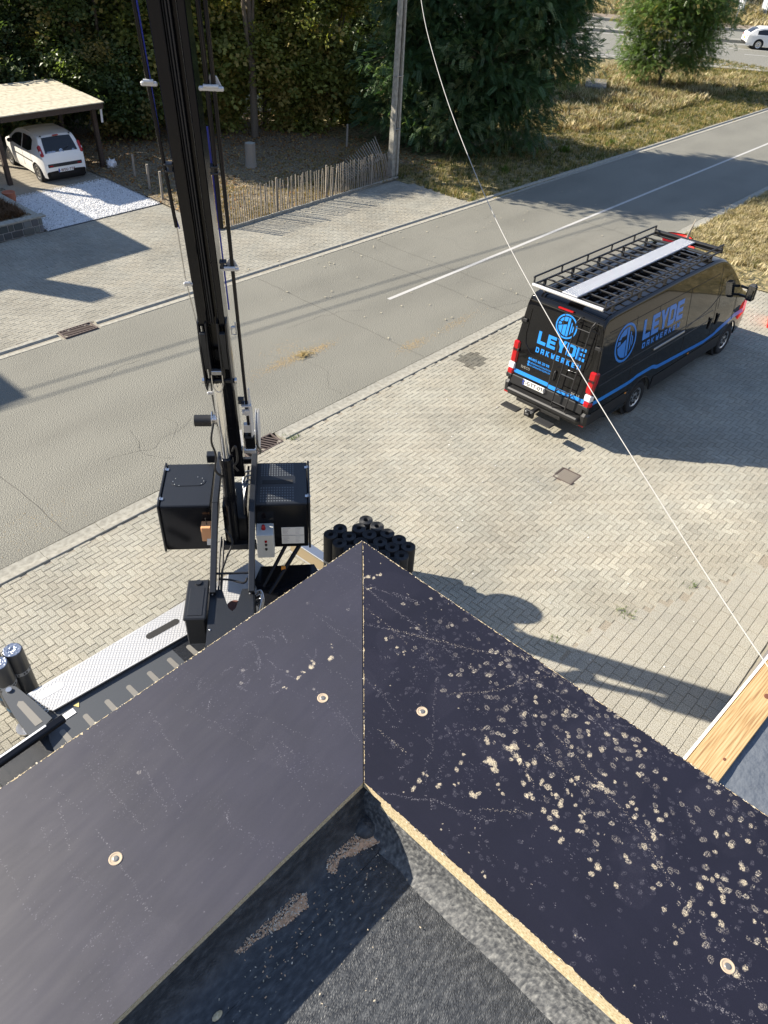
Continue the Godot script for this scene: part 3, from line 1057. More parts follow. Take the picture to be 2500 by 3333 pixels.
	for p in prof:
		var row = []
		for k in 80:
			var x = 0.6 - 2.6 * k / 79.0
			row.append(Vector3(x, p.y + 0.003 * hn.get_noise_2d(x * 3, p.y * 40), -0.498 + p.x + 0.005 * hn.get_noise_2d(x * 2.0, p.y * 30 + 9)))
		rows.append(row)
	up.grid(rows, 1.0)
	put(up, "membrane_upstand", dm, b)
	var wm = dm.duplicate()
	wm.albedo_texture = noise_tex(1024, noise(0.035, FastNoiseLite.TYPE_SIMPLEX_SMOOTH, 6, 84), [[0.0, Color(0.02, 0.022, 0.024)], [0.35, Color(0.05, 0.052, 0.054)], [0.55, Color(0.1, 0.102, 0.1)], [0.75, Color(0.17, 0.17, 0.16)], [1.0, Color(0.28, 0.28, 0.26)]])
	wm.uv1_scale = Vector3(2.0, 2.0, 2.0)
	wm.normal_scale = 0.5
	wm.roughness = 0.6
	var ur = MB.new()
	rows = []
	for p in prof:
		var row = []
		for k in 80:
			var z = -0.51 + 2.6 * k / 79.0
			row.append(Vector3(0.594 - p.x * 1.25 + 0.005 * hn.get_noise_2d(z * 2.0, p.y * 30 + 40), min(7.178, p.y - 0.012) + 0.003 * hn.get_noise_2d(z * 3, p.y * 40 + 20), z))
		rows.append(row)
	ur.grid(rows, 1.0)
	put(ur, "scuffed_upstand", wm, b)
	var cf = MB.new()
	cf.ball(Vector3(0.568, 7.108, -0.47), Vector3(0.03, 0.022, 0.03), 14, 8)
	put(cf, "corner_patch", dm, b)
	# lower extension at the right: timber edge board and grey sheet
	var e = thing("lower_extension", "lower extension roof with raw timber edge board and grey sheet", "building")
	var ez = MB.new()
	ez.box(Vector3(6.6, 2.05, 1.6), Vector3(11.0, 4.1, 3.4))
	put(ez, "wall", M.plaster, e)
	var m = StandardMaterial3D.new()
	m.albedo_texture = noise_tex(1024, noise(0.012, FastNoiseLite.TYPE_SIMPLEX_SMOOTH, 3, 91), [[0.0, Color(0.2, 0.1, 0.045)], [0.35, Color(0.42, 0.26, 0.11)], [0.6, Color(0.52, 0.36, 0.17)], [1.0, Color(0.62, 0.46, 0.25)]])
	m.uv1_triplanar = true
	m.uv1_scale = Vector3(0.16, 5.0, 5.0)
	m.roughness = 0.7
	var bm = MB.new()
	bm.box(Vector3.ZERO, Vector3(8.0, 0.05, 0.225), 0.004)
	var bo = put(bm, "timber_edge_board", m, e)
	bo.position = Vector3(5.3, 4.175, 0.005 + 0.1)
	bo.rotation.y = -0.062
	bo.position = Vector3(5.06, 4.175, 0.075)
	for p in [[-0.62, 0.03, 0.022], [0.1, -0.05, 0.014], [-1.35, 0.06, 0.012]]:
		var kn = MB.new()
		kn.ball(Vector3(p[0], 0.0245, p[1]), Vector3(p[2] * 1.3, 0.0022, p[2]), 12, 6)
		put(kn, "knot", mat(0.16, 0.06, 0.03, 0.7), bo)
	var fa = MB.new()
	fa.box(Vector3.ZERO, Vector3(8.0, 0.22, 0.022), 0.003)
	var fo = put(fa, "white_fascia", M.white, e)
	fo.rotation.y = -0.062
	fo.position = Vector3(5.08, 4.05, -0.056)
	var sh = MB.new()
	rows = []
	for r in 50:
		var row = []
		for k in 70:
			var x = 1.15 + 7.8 * k / 69.0
			var z = 0.19 + (x - 5.06) * 0.062 - 0.008 + 2.6 * r / 49.0
			row.append(Vector3(x, 4.172 + 0.012 * hn.get_noise_2d(x * 0.8, z * 2.2) + 0.03 * exp(-pow((z - 0.55 - 0.25 * (x - 3.6)) / 0.06, 2.0)), z))
		rows.append(row)
	sh.grid(rows, -1.0)
	put(sh, "grey_sheet", M.grey_sheet, e)

# ------------------------------------------------------------------ main road behind
var HD = Vector3(0.575, 0, 0.818)
var HN = Vector3(0.818, 0, -0.575)
func hp(s, o, y):
	return HD * s + HN * o + Vector3(0, y, 0)

func band(mb, s0, s1, o0, o1, y):
	mb.quad(hp(s0, o0, y), hp(s1, o0, y), hp(s1, o1, y), hp(s0, o1, y))

func build_highway():
	var mb = MB.new()
	band(mb, -90, 110, 61.3, 80.9, 0.06)
	var hw = struct(mb, "main_road", M.highway, "wide grey main road with white lane lines behind the trees", "road")
	var ln = MB.new()
	band(ln, -90, 110, 62.0, 62.16, 0.064)
	band(ln, -90, 110, 72.75, 72.93, 0.064)
	band(ln, -90, 110, 74.75, 74.9, 0.064)
	band(ln, 12, 110, 70.2, 70.36, 0.064)
	for k in range(-20, 24):
		band(ln, k * 4.5 + 1.0, k * 4.5 + 3.0, 67.6, 67.74, 0.064)
	band(ln, 13.5, 16.0, 71.2, 71.9, 0.064)
	put(ln, "lane_line", M.line, hw)
	for q in [[60.6, 61.3, 0.02, "near"], [73.5, 74.3, 0.2, "median"], [80.9, 81.2, 0.2, "far"]]:
		var kb = MB.new()
		kb.xf = Transform3D(Basis(HD, Vector3.UP, -HN), Vector3.ZERO)
		for k in range(-12, 26):
			kb.box(Vector3(k * 5.0, q[2] * 0.5, -(q[0] + q[1]) * 0.5), Vector3(4.98, q[2] + 0.14, q[1] - q[0]), 0.02)
		struct(kb, "main_road_kerb", M.kerb, {"near": "low concrete edge on the near side of the main road", "median": "raised concrete kerb dividing the main road", "far": "raised kerb beside the footpath of the main road"}[q[3]], "kerb")
	var fp = MB.new()
	band(fp, -90, 110, 81.2, 85.2, 0.14)
	var fm = M.kerb.duplicate()
	fm.albedo_color = lin(0.72, 0.6, 0.52)
	struct(fp, "footpath", fm, "pinkish grey footpath beyond the main road", "path")

func build_neighbour():
	var h = thing("neighbour_house", "pale house beside the carport casting its shadow on the paving", "house")
	var mb = MB.new()
	mb.box(Vector3(3.0, 2.45, -32.9), Vector3(8.7, 4.9, 12.6))
	mb.box(Vector3(-7.5, 4.3, -32.7), Vector3(11.0, 8.6, 11.6))
	put(mb, "wall", M.brick_wall, h)
	var rf = MB.new()
	rf.box(Vector3(3.06, 4.98, -33.0), Vector3(9.0, 0.16, 13.0))
	rf.box(Vector3(-7.6, 8.75, -32.9), Vector3(11.4, 0.3, 12.0))
	var ro = put(rf, "roof", M.dark_plate, h)
	var ch = MB.new()
	ch.box(Vector3(3.15, 5.9, -27.6), Vector3(0.65, 2.3, 0.6))
	put(ch, "chimney", M.brick_wall, ro)
	for q in [[-4.0, 3.0], [-8.0, 3.0], [1.0, 2.0], [4.4, 2.0]]:
		var w = MB.new()
		var fz = -26.87 if q[0] < 0 else -26.57
		w.box(Vector3(q[0], q[1], fz), Vector3(1.5, 1.4, 0.08), 0.01)
		var wo = put(w, "window", M.white, h)
		var g = MB.new()
		g.box(Vector3(q[0], q[1], fz + 0.045), Vector3(1.3, 1.2, 0.02))
		put(g, "pane", M.glass, wo)

# ------------------------------------------------------------------ trees
func leaf_spray(k, size):
	# a short twig with k single leaves
	var mb = MB.new()
	for i in k:
		var a = TAU * i / k + rng.randf() * 0.8
		var d = Vector3(cos(a), rng.randf_range(-0.5, 0.5), sin(a)).normalized()
		var s = d.cross(Vector3.UP).normalized()
		var up = s.cross(d)
		var o = d * size * rng.randf_range(0.15, 0.9) + Vector3(0, rng.randf_range(-0.5, 0.5) * size, 0)
		var L = size * rng.randf_range(0.8, 1.2)
		var w = L * 0.42
		mb.tri(o, o + d * L * 0.5 + s * w + up * L * 0.1, o + d * L)
		mb.tri(o, o + d * L, o + d * L * 0.5 - s * w + up * L * 0.1)
	return mb.mesh()

func pinnate(len, pairs):
	var mb = MB.new()
	for i in pairs:
		var q = (i + 1.0) / (pairs + 0.5)
		var o = Vector3(0, -0.25 * len * q * q, len * q)
		for s in [-1.0, 1.0]:
			var d = Vector3(s, -0.15, 0.35).normalized()
			var e = Vector3(-0.35 * s, 0, 1).normalized()
			var L = len * 0.23 * (1.1 - 0.4 * abs(q - 0.5))
			mb.tri(o, o + d * L * 0.55 + e * L * 0.3, o + d * L)
			mb.tri(o, o + d * L, o + d * L * 0.55 - e * L * 0.3)
	mb.quad(Vector3(-0.004, 0, 0), Vector3(0.004, 0, 0), Vector3(0.002, -0.25 * len, len), Vector3(-0.002, -0.25 * len, len))
	return mb.mesh()

func tree(called, label, base, blobs, clumps, per, spread, meshes, cols, hang, group = "", trunk_r = 0.14, lm = null):
	var t = thing(called, label, "tree", base, 0.0, group)
	var tr = MB.new()
	var xs = [[], []]
	var cs = [[], []]
	var tot = 0.0
	for b in blobs:
		tot += b[1].x * b[1].y * b[1].z
	var top = Vector3.ZERO
	for b in blobs:
		if b[0].y > top.y:
			top = b[0]
	var mid = Vector3(top.x * 0.3, top.y * 0.45, top.z * 0.3)
	tr.tube([Vector3(0, -0.3, 0), Vector3(0.03, mid.y * 0.5, 0.02), mid, top * 0.8 + Vector3(0, top.y * 0.1, 0), top], trunk_r, 8, trunk_r * 0.25)
	for b in blobs:
		var c0 = b[0]
		var r0 = b[1]
		var j = Vector3(0, clamp(c0.y * 0.35, 0.15, 2.2), 0)
		tr.tube([j, j.lerp(c0, 0.5) + Vector3(0, 0.12, 0), c0], trunk_r * 0.5, 6, trunk_r * 0.2)
		var nb = int(clumps * (r0.x * r0.y * r0.z) / tot)
		for k in nb:
			var d = Vector3(rng.randfn(), rng.randfn(), rng.randfn()).normalized()
			var rr = pow(rng.randf(), 0.45)
			var tip = c0 + Vector3(d.x * r0.x, d.y * r0.y, d.z * r0.z) * rr
			tip.y = max(tip.y, 0.12)
			if k % 5 == 0:
				tr.tube([c0, c0.lerp(tip, 0.55) + Vector3(0, 0.08, 0), tip], trunk_r * 0.16, 4, trunk_r * 0.05)
			var tone = rng.randf()
			var cl = cols[0].lerp(cols[1], tone) if rng.randf() < cols[3] else cols[2]
			for i in per:
				var p = tip + Vector3(rng.randfn(), rng.randfn() * 0.7, rng.randfn()) * spread
				p.y = max(p.y, 0.05)
				var out = (p - c0)
				out.y *= 0.4
				var f = (out.normalized() + Vector3(rng.randfn(), rng.randfn(), rng.randfn()) * 0.55).normalized()
				f.y -= hang
				f = f.normalized()
				var up = (Vector3.UP + Vector3(rng.randfn(), rng.randfn(), rng.randfn()) * 0.4).normalized()
				var bs = Basis.looking_at(-f, up) if abs(f.dot(up)) < 0.98 else Basis.IDENTITY
				var sc = rng.randf_range(0.7, 1.25)
				var w = 0 if rng.randf() < 0.5 else 1
				xs[w].append(Transform3D(bs.scaled(Vector3.ONE * sc), p))
				var q = rng.randf_range(0.75, 1.25)
				cs[w].append(Color(cl.r * q, cl.g * q, cl.b * q))
	put(tr, "trunk", M.bark, t)
	var cr = many(meshes[0], "crown", lm if lm else M.leaf, xs[0], cs[0], t)
	many(meshes[1], "crown", lm if lm else M.leaf, xs[1], cs[1], t)
	return t

# crown lobe: r metres to the camera's right, d metres away from it
func lobe(r, y, d, rad, ry):
	return [Vector3(0.643 * r + 0.766 * d, y, 0.766 * r - 0.643 * d), Vector3(rad, ry, rad)]

func build_trees():
	rng.seed = 77
	var pin = [pinnate(0.38, 7), pinnate(0.3, 6)]
	var pin2 = [pinnate(0.32, 6), pinnate(0.26, 6)]
	var rob = [Color(0.06, 0.12, 0.052), Color(0.105, 0.18, 0.075), Color(0.24, 0.3, 0.14), 0.85]
	tree("locust_tree", "large dense dark green locust tree beside the concrete pole", Vector3(28.2, 0, -20.6), [
		lobe(-2.9, 1.5, 0.0, 1.8, 1.4), lobe(-0.6, 1.2, -0.8, 2.1, 1.3), lobe(1.7, 1.7, -0.4, 1.9, 1.5), lobe(-2.3, 3.5, 0.0, 2.3, 1.8), lobe(0.5, 3.3, -0.7, 2.3, 1.8), lobe(2.7, 4.0, 0.0, 2.2, 1.7),
		lobe(-1.7, 5.5, 0.3, 2.5, 1.8), lobe(1.3, 5.7, 0.0, 2.6, 1.8), lobe(3.2, 5.8, 0.3, 1.5, 1.4), lobe(0.2, 7.4, 0.4, 3.0, 1.5)],
		1600, 24, 0.34, pin, rob, 0.08, "", 0.2)
	var rob2 = [Color(0.11, 0.18, 0.055), Color(0.2, 0.29, 0.09), Color(0.36, 0.31, 0.12), 0.9]
	tree("locust_tree", "smaller bright green locust tree in dry grass before the main road", Vector3(48.2, 0, -21.4), [
		lobe(-1.2, 1.8, 0.0, 1.6, 1.3), lobe(1.3, 2.3, 0.2, 1.6, 1.3), lobe(-1.0, 3.7, 0.0, 2.0, 1.5), lobe(1.6, 3.9, 0.2, 1.9, 1.4), lobe(0.2, 5.3, 0.2, 2.3, 1.4)],
		1000, 20, 0.34, pin2, rob2, 0.06, "", 0.11)
	var sp = [leaf_spray(6, 0.12), leaf_spray(5, 0.15)]
	var spl = [leaf_spray(5, 0.16), leaf_spray(4, 0.19)]
	var dk = [Color(0.065, 0.1, 0.036), Color(0.13, 0.17, 0.062), Color(0.28, 0.24, 0.09), 0.88]
	var yl = [Color(0.15, 0.18, 0.045), Color(0.3, 0.31, 0.08), Color(0.4, 0.32, 0.1), 0.85]
	var md = [Color(0.075, 0.11, 0.035), Color(0.14, 0.18, 0.055), Color(0.28, 0.23, 0.08), 0.88]
	var spots = [
		[Vector3(12.0, 0, -36.2), dk, "dark green tree standing behind the carport roof", 3.0, []],
		[Vector3(14.6, 0, -33.4), dk, "dark bushy tree behind the right corner of the carport", 2.9, [[-0.4, 6.8, 0.9, 1.9], [0.2, 8.4, 1.2, 1.7]]],
		[Vector3(17.6, 0, -31.2), md, "dark bushy tree with yellowing leaves behind the crane boom", 2.8, [[0.0, 6.6, 0.5, 1.7]]],
		[Vector3(20.4, 0, -29.4), yl, "broad shrubby tree with yellow green round leaves above stump", 2.6, []],
		[Vector3(23.2, 0, -27.9), yl, "yellow green thinning tree between the stump and the pole", 2.6, []],
		[Vector3(26.0, 0, -26.6), yl, "sparse yellowing tree right behind the concrete pole", 2.5, []]]
	for s in spots:
		var b = []
		var w = s[3]
		var th = s[1] == yl
		for k in 7:
			var a = TAU * k / 7.0 + rng.randf()
			var yy = [0.9, 1.2, 2.3, 2.8, 3.8, 4.4, 5.2][k] if not th else [0.9, 2.4, 2.9, 3.4, 4.0, 4.7, 5.3][k]
			b.append([Vector3(cos(a) * w * 0.5, yy, sin(a) * w * 0.5), Vector3(w * 0.55, 1.0, w * 0.55)])
		for k in 4:
			b.append([Vector3(rng.randf_range(-0.8, 0.8) * w, rng.randf_range(0.6, 5.0), rng.randf_range(-0.2, 0.7) * w), Vector3(0.9, 0.7, 0.9)])
		for e in s[4]:
			b.append([Vector3(e[0], e[1], e[2]), Vector3(e[3], 1.3, e[3])])
		tree("garden_tree", s[2], s[0], b, (680 if not th else 480) + 50 * s[4].size(), 20 if not th else 16, 0.3 if not th else 0.36, spl if th else sp, s[1], 0.15, "", 0.12, M.leaf_thin if th else M.leaf)
	var big = [leaf_spray(7, 0.2), leaf_spray(6, 0.24)]
	tree("tall_tree", "tall pale-trunked tree rising behind the stump, crown above view", Vector3(21.7, 0, -26.8), [
		[Vector3(-1.0, 7.6, 0.7), Vector3(2.1, 1.2, 2.1)], [Vector3(0.5, 8.6, 0.2), Vector3(2.5, 1.3, 2.4)], [Vector3(-1.1, 9.6, 0.5), Vector3(2.2, 1.2, 2.2)], [Vector3(0.1, 10.8, 0.0), Vector3(1.9, 1.1, 1.9)]],
		260, 18, 0.42, big, md, 0.1, "", 0.17)
	var back = [
		[Vector3(9.0, 0, -43.0), "tall dark tree far behind the carport"], [Vector3(15.5, 0, -42.5), "tall dark tree in the back row behind the crane boom"],
		[Vector3(21.0, 0, -41.0), "tall dark tree in the back row left of the yellowing tree"],
		[Vector3(35.0, 0, -32.0), "tall dark tree behind the large locust tree"]]
	for s in back:
		var b = []
		for k in 7:
			var a = TAU * k / 7.0 + rng.randf()
			b.append([Vector3(cos(a) * 1.6, 1.2 + k * 0.95, sin(a) * 1.6), Vector3(2.9, 1.5, 2.7)])
		tree("background_tree", s[1], s[0], b, 520, 18, 0.5, big, dk, 0.1, "", 0.2)
	var fb = [Color(0.03, 0.06, 0.02), Color(0.06, 0.1, 0.03), Color(0.1, 0.13, 0.04), 0.9]
	for s in [[100.0, 44.0, "far green tree behind the white panels"], [99.0, 30.0, "far green tree beyond the main road's footpath"], [102.0, 56.0, "far green tree at the right beyond the main road"]]:
		var b = []
		for k in 6:
			b.append([Vector3(rng.randf_range(-2, 2), 1.5 + k, rng.randf_range(-2, 2)), Vector3(3.2, 1.8, 3.2)])
		tree("far_tree", s[2], hp(s[1] - 14.0, s[0], 0), b, 170, 14, 0.6, big, fb, 0.1, "", 0.2)

# ------------------------------------------------------------------ grass, litter, stones
func tuft(blades, lean):
	var mb = MB.new()
	for k in blades:
		var a = rng.randf() * TAU
		var d = Vector3(cos(a), 0, sin(a))
		var s = Vector3(-d.z, 0, d.x) * 0.045
		var o = Vector3(rng.randfn(), 0, rng.randfn()) * 0.22
		var h = rng.randf_range(0.6, 1.0)
		var l = lean * rng.randf_range(0.3, 1.2)
		var m = o + d * l * 0.35 + Vector3(0, h * 0.6, 0)
		mb.quad(o - s, o + s, m + s * 0.7, m - s * 0.7)
		mb.tri(m - s * 0.7, m + s * 0.7, o + d * l + Vector3(0, h, 0))
	return mb.mesh()

func sow(called, label, mesh, n, x0, x1, z0, z1, test, yf, h0, h1, cols, mt):
	var xs = []
	var cs = []
	for k in n:
		var x = rng.randf_range(x0, x1)
		var z = rng.randf_range(z0, z1)
		if not test.call(x, z):
			continue
		var h = rng.randf_range(h0, h1)
		xs.append(Transform3D(Basis(Vector3.UP, rng.randf() * TAU).scaled(Vector3(h * rng.randf_range(0.8, 1.5), h, h * rng.randf_range(0.8, 1.5))), Vector3(x, yf.call(x, z), z)))
		var cc = cols[rng.randi() % cols.size()]
		var q = rng.randf_range(0.7, 1.25)
		cs.append(Color(cc.r * q, cc.g * q, cc.b * q))
	var o = many(mesh, called, mt, xs, cs)
	return tag(o, label, "grass")

func build_grass():
	rng.seed = 99
	var straw = [Color(0.44, 0.37, 0.21), Color(0.55, 0.48, 0.3), Color(0.36, 0.3, 0.15), Color(0.5, 0.43, 0.26), Color(0.26, 0.24, 0.1)]
	var mix = [Color(0.3, 0.25, 0.1), Color(0.13, 0.15, 0.045), Color(0.4, 0.32, 0.15), Color(0.2, 0.19, 0.065), Color(0.1, 0.12, 0.035)]
	var t1 = tuft(9, 0.8)
	var t2 = tuft(8, 0.45)
	var pn = noise(0.18, FastNoiseLite.TYPE_SIMPLEX_SMOOTH, 3, 5)
	sow("dry_grass", "matted yellow dry grass beyond the front of the van", t1, 34000, 22.8, 40.0, -9.2, 2.0, func(x, z): return z > near_kerb(x) + 0.42 and (x > 24.3 + 0.8 * pn.get_noise_2d(z * 3.0, 1.0) or rng.randf() < 0.06) and z > -9.4, func(x, z): return lot_y(z) * 0.9 + 0.04, 0.07, 0.2, straw, M.grass)
	sow("verge_grass", "short green and straw grass along the far kerb", t2, 26000, 22.4, 62.0, -26.0, -14.4, func(x, z): return z < far_kerb(x) - 0.36 and (z > -20.0 or x > 30), func(_x, _z): return 0.0, 0.07, 0.24, mix, M.grass)
	sow("tall_dry_grass", "tall straw coloured grass around the smaller locust tree", t1, 15000, 33.0, 62.0, -30.0, -18.0, func(x, z): return pn.get_noise_2d(x, z) > -0.25 and (x - 33.0) * 0.5 > (z + 19.5) and HN.dot(Vector3(x, 0, z)) < 57.5, func(_x, _z): return 0.0, 0.2, 0.5, straw + [Color(0.14, 0.16, 0.05), Color(0.2, 0.14, 0.07)], M.grass)
	sow("garden_grass", "thin dry lawn behind the paling fence", t2, 9000, 14.2, 24.0, -25.0, -19.25, func(x, z): return rng.randf() < clamp((z + 25.0) / 5.0, 0.1, 1.0), func(_x, _z): return 0.03, 0.04, 0.13, [Color(0.3, 0.24, 0.1), Color(0.18, 0.16, 0.05), Color(0.38, 0.3, 0.13)], M.grass)
	var far = []
	var cs = []
	for k in 9000:
		var s = rng.randf_range(-70, 80)
		var o = rng.randf_range(85.2, 104.0)
		var p = hp(s, o, -0.1 + 0.05 * (o - 85.0))
		var h = rng.randf_range(0.4, 1.0)
		far.append(Transform3D(Basis(Vector3.UP, rng.randf() * TAU).scaled(Vector3(h * 1.6, h, h * 1.6)), p))
		var cc = straw[rng.randi() % 5]
		cs.append(cc)
	tag(many(t1, "far_grass", M.grass, far, cs), "tall pale dry grass beyond the footpath", "grass")
	# fallen leaves
	var lf = MB.new()
	lf.tri(Vector3(-0.5, 0, 0), Vector3(0.05, 0.12, 0.33), Vector3(0.5, 0.02, 0))
	lf.tri(Vector3(-0.5, 0, 0), Vector3(0.5, 0.02, 0), Vector3(0.05, 0.1, -0.33))
	var xs = []
	cs = []
	var lc = [Color(0.2, 0.1, 0.035), Color(0.3, 0.17, 0.06), Color(0.38, 0.26, 0.1), Color(0.13, 0.07, 0.03), Color(0.26, 0.12, 0.04)]
	for k in 12000:
		var x = rng.randf_range(13.9, 25.2)
		var z = rng.randf_range(-31.0, -19.3)
		if rng.randf() > clamp((-z - 18.5) / 9.0, 0.03, 1.0) and not (x > 22.0 and rng.randf() < 0.6):
			continue
		var sc = rng.randf_range(0.06, 0.12)
		xs.append(Transform3D(Basis(Vector3(rng.randfn() * 0.3, 1, rng.randfn() * 0.3).normalized(), rng.randf() * TAU).scaled(Vector3.ONE * sc), Vector3(x, 0.06 + 0.03 * rng.randf(), z)))
		cs.append(lc[rng.randi() % 5])
	for k in 260:
		# a few blown over paving and road
		var x = rng.randf_range(12.0, 30.0)
		var z = rng.randf_range(-19.0, -9.9)
		if rng.randf() < 0.6:
			z = rng.randf_range(-19.0, -15.0)
		xs.append(Transform3D(Basis(Vector3.UP, rng.randf() * TAU).scaled(Vector3.ONE * rng.randf_range(0.05, 0.09)), Vector3(x, 0.012, z)))
		cs.append(Color(0.42, 0.38, 0.28))
	tag(many(lf.mesh(), "fallen_leaves", M.litter, xs, cs), "brown fallen leaves under the garden trees", "leaves")

# ------------------------------------------------------------------ crane trailer
func build_crane():
	rng.seed = 41
	var t = thing("trailer_crane", "black roofing crane on a trailer with its boom raised", "crane", Vector3(4.40, 0, -6.275), -0.7302)
	var inv = t.transform.affine_inverse()
	# cabinets
	for q in [[-0.66, 0.66, -1], [0.60, 0.72, 1]]:
		var mb = MB.new()
		mb.box(Vector3(q[0], 1.8, -0.46), Vector3(q[1], 0.8, 0.92), 0.012)
		var c = put(mb, "cabinet", M.crane_matt, t)
		c.set_meta("label", "closed engine cabinet" if q[2] < 0 else "louvred engine cabinet")
		var fp = MB.new()
		fp.box(Vector3(q[0], 1.8, 0.004), Vector3(q[1] - 0.03, 0.76, 0.012), 0.004)
		put(fp, "front_panel", M.crane_black, c)
		var d = MB.new()
		d.box(Vector3(q[0] + q[2] * (q[1] * 0.5 + 0.018), 1.8, -0.46), Vector3(0.03, 0.84, 0.95), 0.01)
		var dr = put(d, "side_door", M.crane_matt, c)
		for z in [-0.14, -0.78]:
			var h = MB.new()
			h.box(Vector3(q[0] + q[2] * (q[1] * 0.5 + 0.0), 2.208, z), Vector3(0.075, 0.014, 0.05), 0.003)
			h.cyl(Vector3(q[0] + q[2] * (q[1] * 0.5 + 0.003), 2.217, z - 0.03), Vector3(q[0] + q[2] * (q[1] * 0.5 + 0.003), 2.217, z + 0.03), 0.008, -1, 8)
			put(h, "hinge", M.silver, dr)
	# oval cover on the closed cabinet
	var ov = MB.new()
	var poly = []
	for k in 24:
		var a = TAU * k / 24.0
		poly.append(Vector2(0.13 * sign(cos(a)) + 0.10 * cos(a), 0.10 * sin(a)))
	ov.extrude(poly, Vector3(-0.66, 2.2005, -0.515), Vector3(1, 0, 0), Vector3(0, 0, -1), Vector3(0, 0.006, 0))
	var oc = put(ov, "cover_plate", M.crane_matt, t)
	for k in 8:
		var p = poly[k * 3] * 0.9
		var s = MB.new()
		s.ball(Vector3(-0.66 + p.x, 2.208, -0.515 - p.y), Vector3(0.007, 0.004, 0.007), 8, 4)
		put(s, "screw", M.silver, oc)
	# louvres on the other cabinet
	var lv = MB.new()
	for g in [[0.62, 0.86, 6], [0.06, 0.34, 6]]:
		for r in g[2]:
			var w = lerp(g[0], g[1], r / 5.0)
			for k in 13:
				lv.box(Vector3(0.33 + 0.036 * k, 2.2012, -w), Vector3(0.016, 0.003, 0.026))
	put(lv, "louvres", mat(0.12, 0.13, 0.14, 0.5), t).set_meta("kind", "stuff")
	var hs0 = MB.new()
	hs0.box(Vector3(0.55, 2.2012, -0.47), Vector3(0.42, 0.004, 0.085), 0.001)
	put(hs0, "hand_slot", M.void, t)
	var tb = MB.new()
	tb.box(Vector3(-0.385, 2.24, -1.02), Vector3(0.13, 0.13, 0.12), 0.008)
	put(tb, "valve_block", M.crane_matt, t)
	# frame rails and cross members
	for l in [-0.255, 0.225]:
		var r = MB.new()
		var pts = [Vector3(l, 2.27, -1.03), Vector3(l, 2.24, 0.04), Vector3(l, 1.70, 1.12)]
		for k in 2:
			var a = pts[k]
			var b = pts[k + 1]
			var d = (b - a).normalized()
			var bas = Basis(Vector3(1, 0, 0), d.cross(Vector3(1, 0, 0)).normalized(), d)
			r.box((a + b) * 0.5, Vector3(0.075, 0.11, (b - a).length() + 0.02), 0.006, bas)
		put(r, "frame_rail", M.crane_matt, t)
	for q in [[Vector3(0, 2.2, -0.98), Vector3(0.42, 0.09, 0.06)], [Vector3(0, 1.42, -0.05), Vector3(0.5, 0.1, 0.1)], [Vector3(-0.02, 1.78, 0.86), Vector3(0.42, 0.025, 0.025)]]:
		var cm = MB.new()
		cm.box(q[0], q[1], 0.004)
		put(cm, "cross_member", M.crane_matt, t)
	for l in [-0.17, 0.13]:
		var p = MB.new()
		p.box(Vector3(l, 1.75, -0.5), Vector3(0.03, 0.75, 0.9), 0.004)
		put(p, "inner_plate", M.crane_black, t)
	var eb = MB.new()
	eb.box(Vector3(-0.015, 1.62, -0.52), Vector3(0.34, 0.5, 0.8), 0.02)
	put(eb, "engine_block", M.crane_matt, t)
	# turret top plate with its notch
	var vp = MB.new()
	vp.extrude([Vector2(-0.3, 1.04), Vector2(-0.15, 1.04), Vector2(-0.1, 1.2), Vector2(-0.05, 1.36), Vector2(0.0, 1.41), Vector2(0.04, 1.36), Vector2(0.07, 1.2), Vector2(0.1, 1.04), Vector2(0.24, 1.04), Vector2(0.28, 1.95), Vector2(-0.28, 1.95)], Vector3(0, 1.66, 0), Vector3(1, 0, 0), Vector3(0, 0, 1), Vector3(0, 0.014, 0))
	var vo = put(vp, "notched_plate", M.crane_matt, t)
	for p in [Vector3(-0.265, 1.678, 1.12), Vector3(0.205, 1.678, 1.12), Vector3(-0.25, 1.678, 1.7)]:
		var s = MB.new()
		s.ball(p, Vector3(0.014, 0.009, 0.014), 10, 5)
		put(s, "bolt", M.silver, vo)
	var tc = MB.new()
	tc.box(Vector3(-0.27, 1.28, 1.5), Vector3(0.02, 0.74, 0.86), 0.003)
	tc.box(Vector3(0.25, 1.28, 1.5), Vector3(0.02, 0.74, 0.86), 0.003)
	tc.cyl(Vector3(0, 0.8, 1.5), Vector3(0, 1.1, 1.5), 0.3, -1, 24)
	tc.box(Vector3(0, 1.0, 1.5), Vector3(0.5, 0.2, 0.8), 0.02)
	put(tc, "turntable", M.crane_matt, t)
	var rd = MB.new()
	rd.cyl(Vector3(-0.01, 1.4, 1.12), Vector3(-0.01, 1.46, 1.12), 0.09, -1, 20)
	put(rd, "slewing_motor", mat(0.13, 0.05, 0.035, 0.6), t)
	# lift cylinder
	var cyl = MB.new()
	cyl.cyl(Vector3(-0.06, 1.6, 0.02), Vector3(-0.06, 2.92, -0.02), 0.082, -1, 20)
	cyl.cyl(Vector3(-0.06, 2.86, -0.02), Vector3(-0.06, 2.97, -0.02), 0.09, -1, 20)
	cyl.cyl(Vector3(-0.06, 2.3, -0.01), Vector3(-0.06, 2.33, -0.01), 0.089, -1, 20)
	put(cyl, "lift_cylinder", M.crane_black, t)
	var rod = MB.new()
	rod.cyl(Vector3(-0.06, 2.9, -0.02), Vector3(-0.06, 4.12, 0.06), 0.058, -1, 20)
	put(rod, "cylinder_rod", M.chrome, t)
	# boom, in its own leaning frame: x across, y along, z towards its underside
	var bf = Transform3D(Basis(Vector3(1, 0, 0), Vector3(0, 0.9751, 0.2216), Vector3(0, -0.2216, 0.9751)), Vector3(0, 4.1, 0.05))
	var bm = MB.new()
	bm.xf = bf
	bm.box(Vector3(-0.025, 3.7, -0.26), Vector3(0.276, 11.2, 0.28), 0.02)
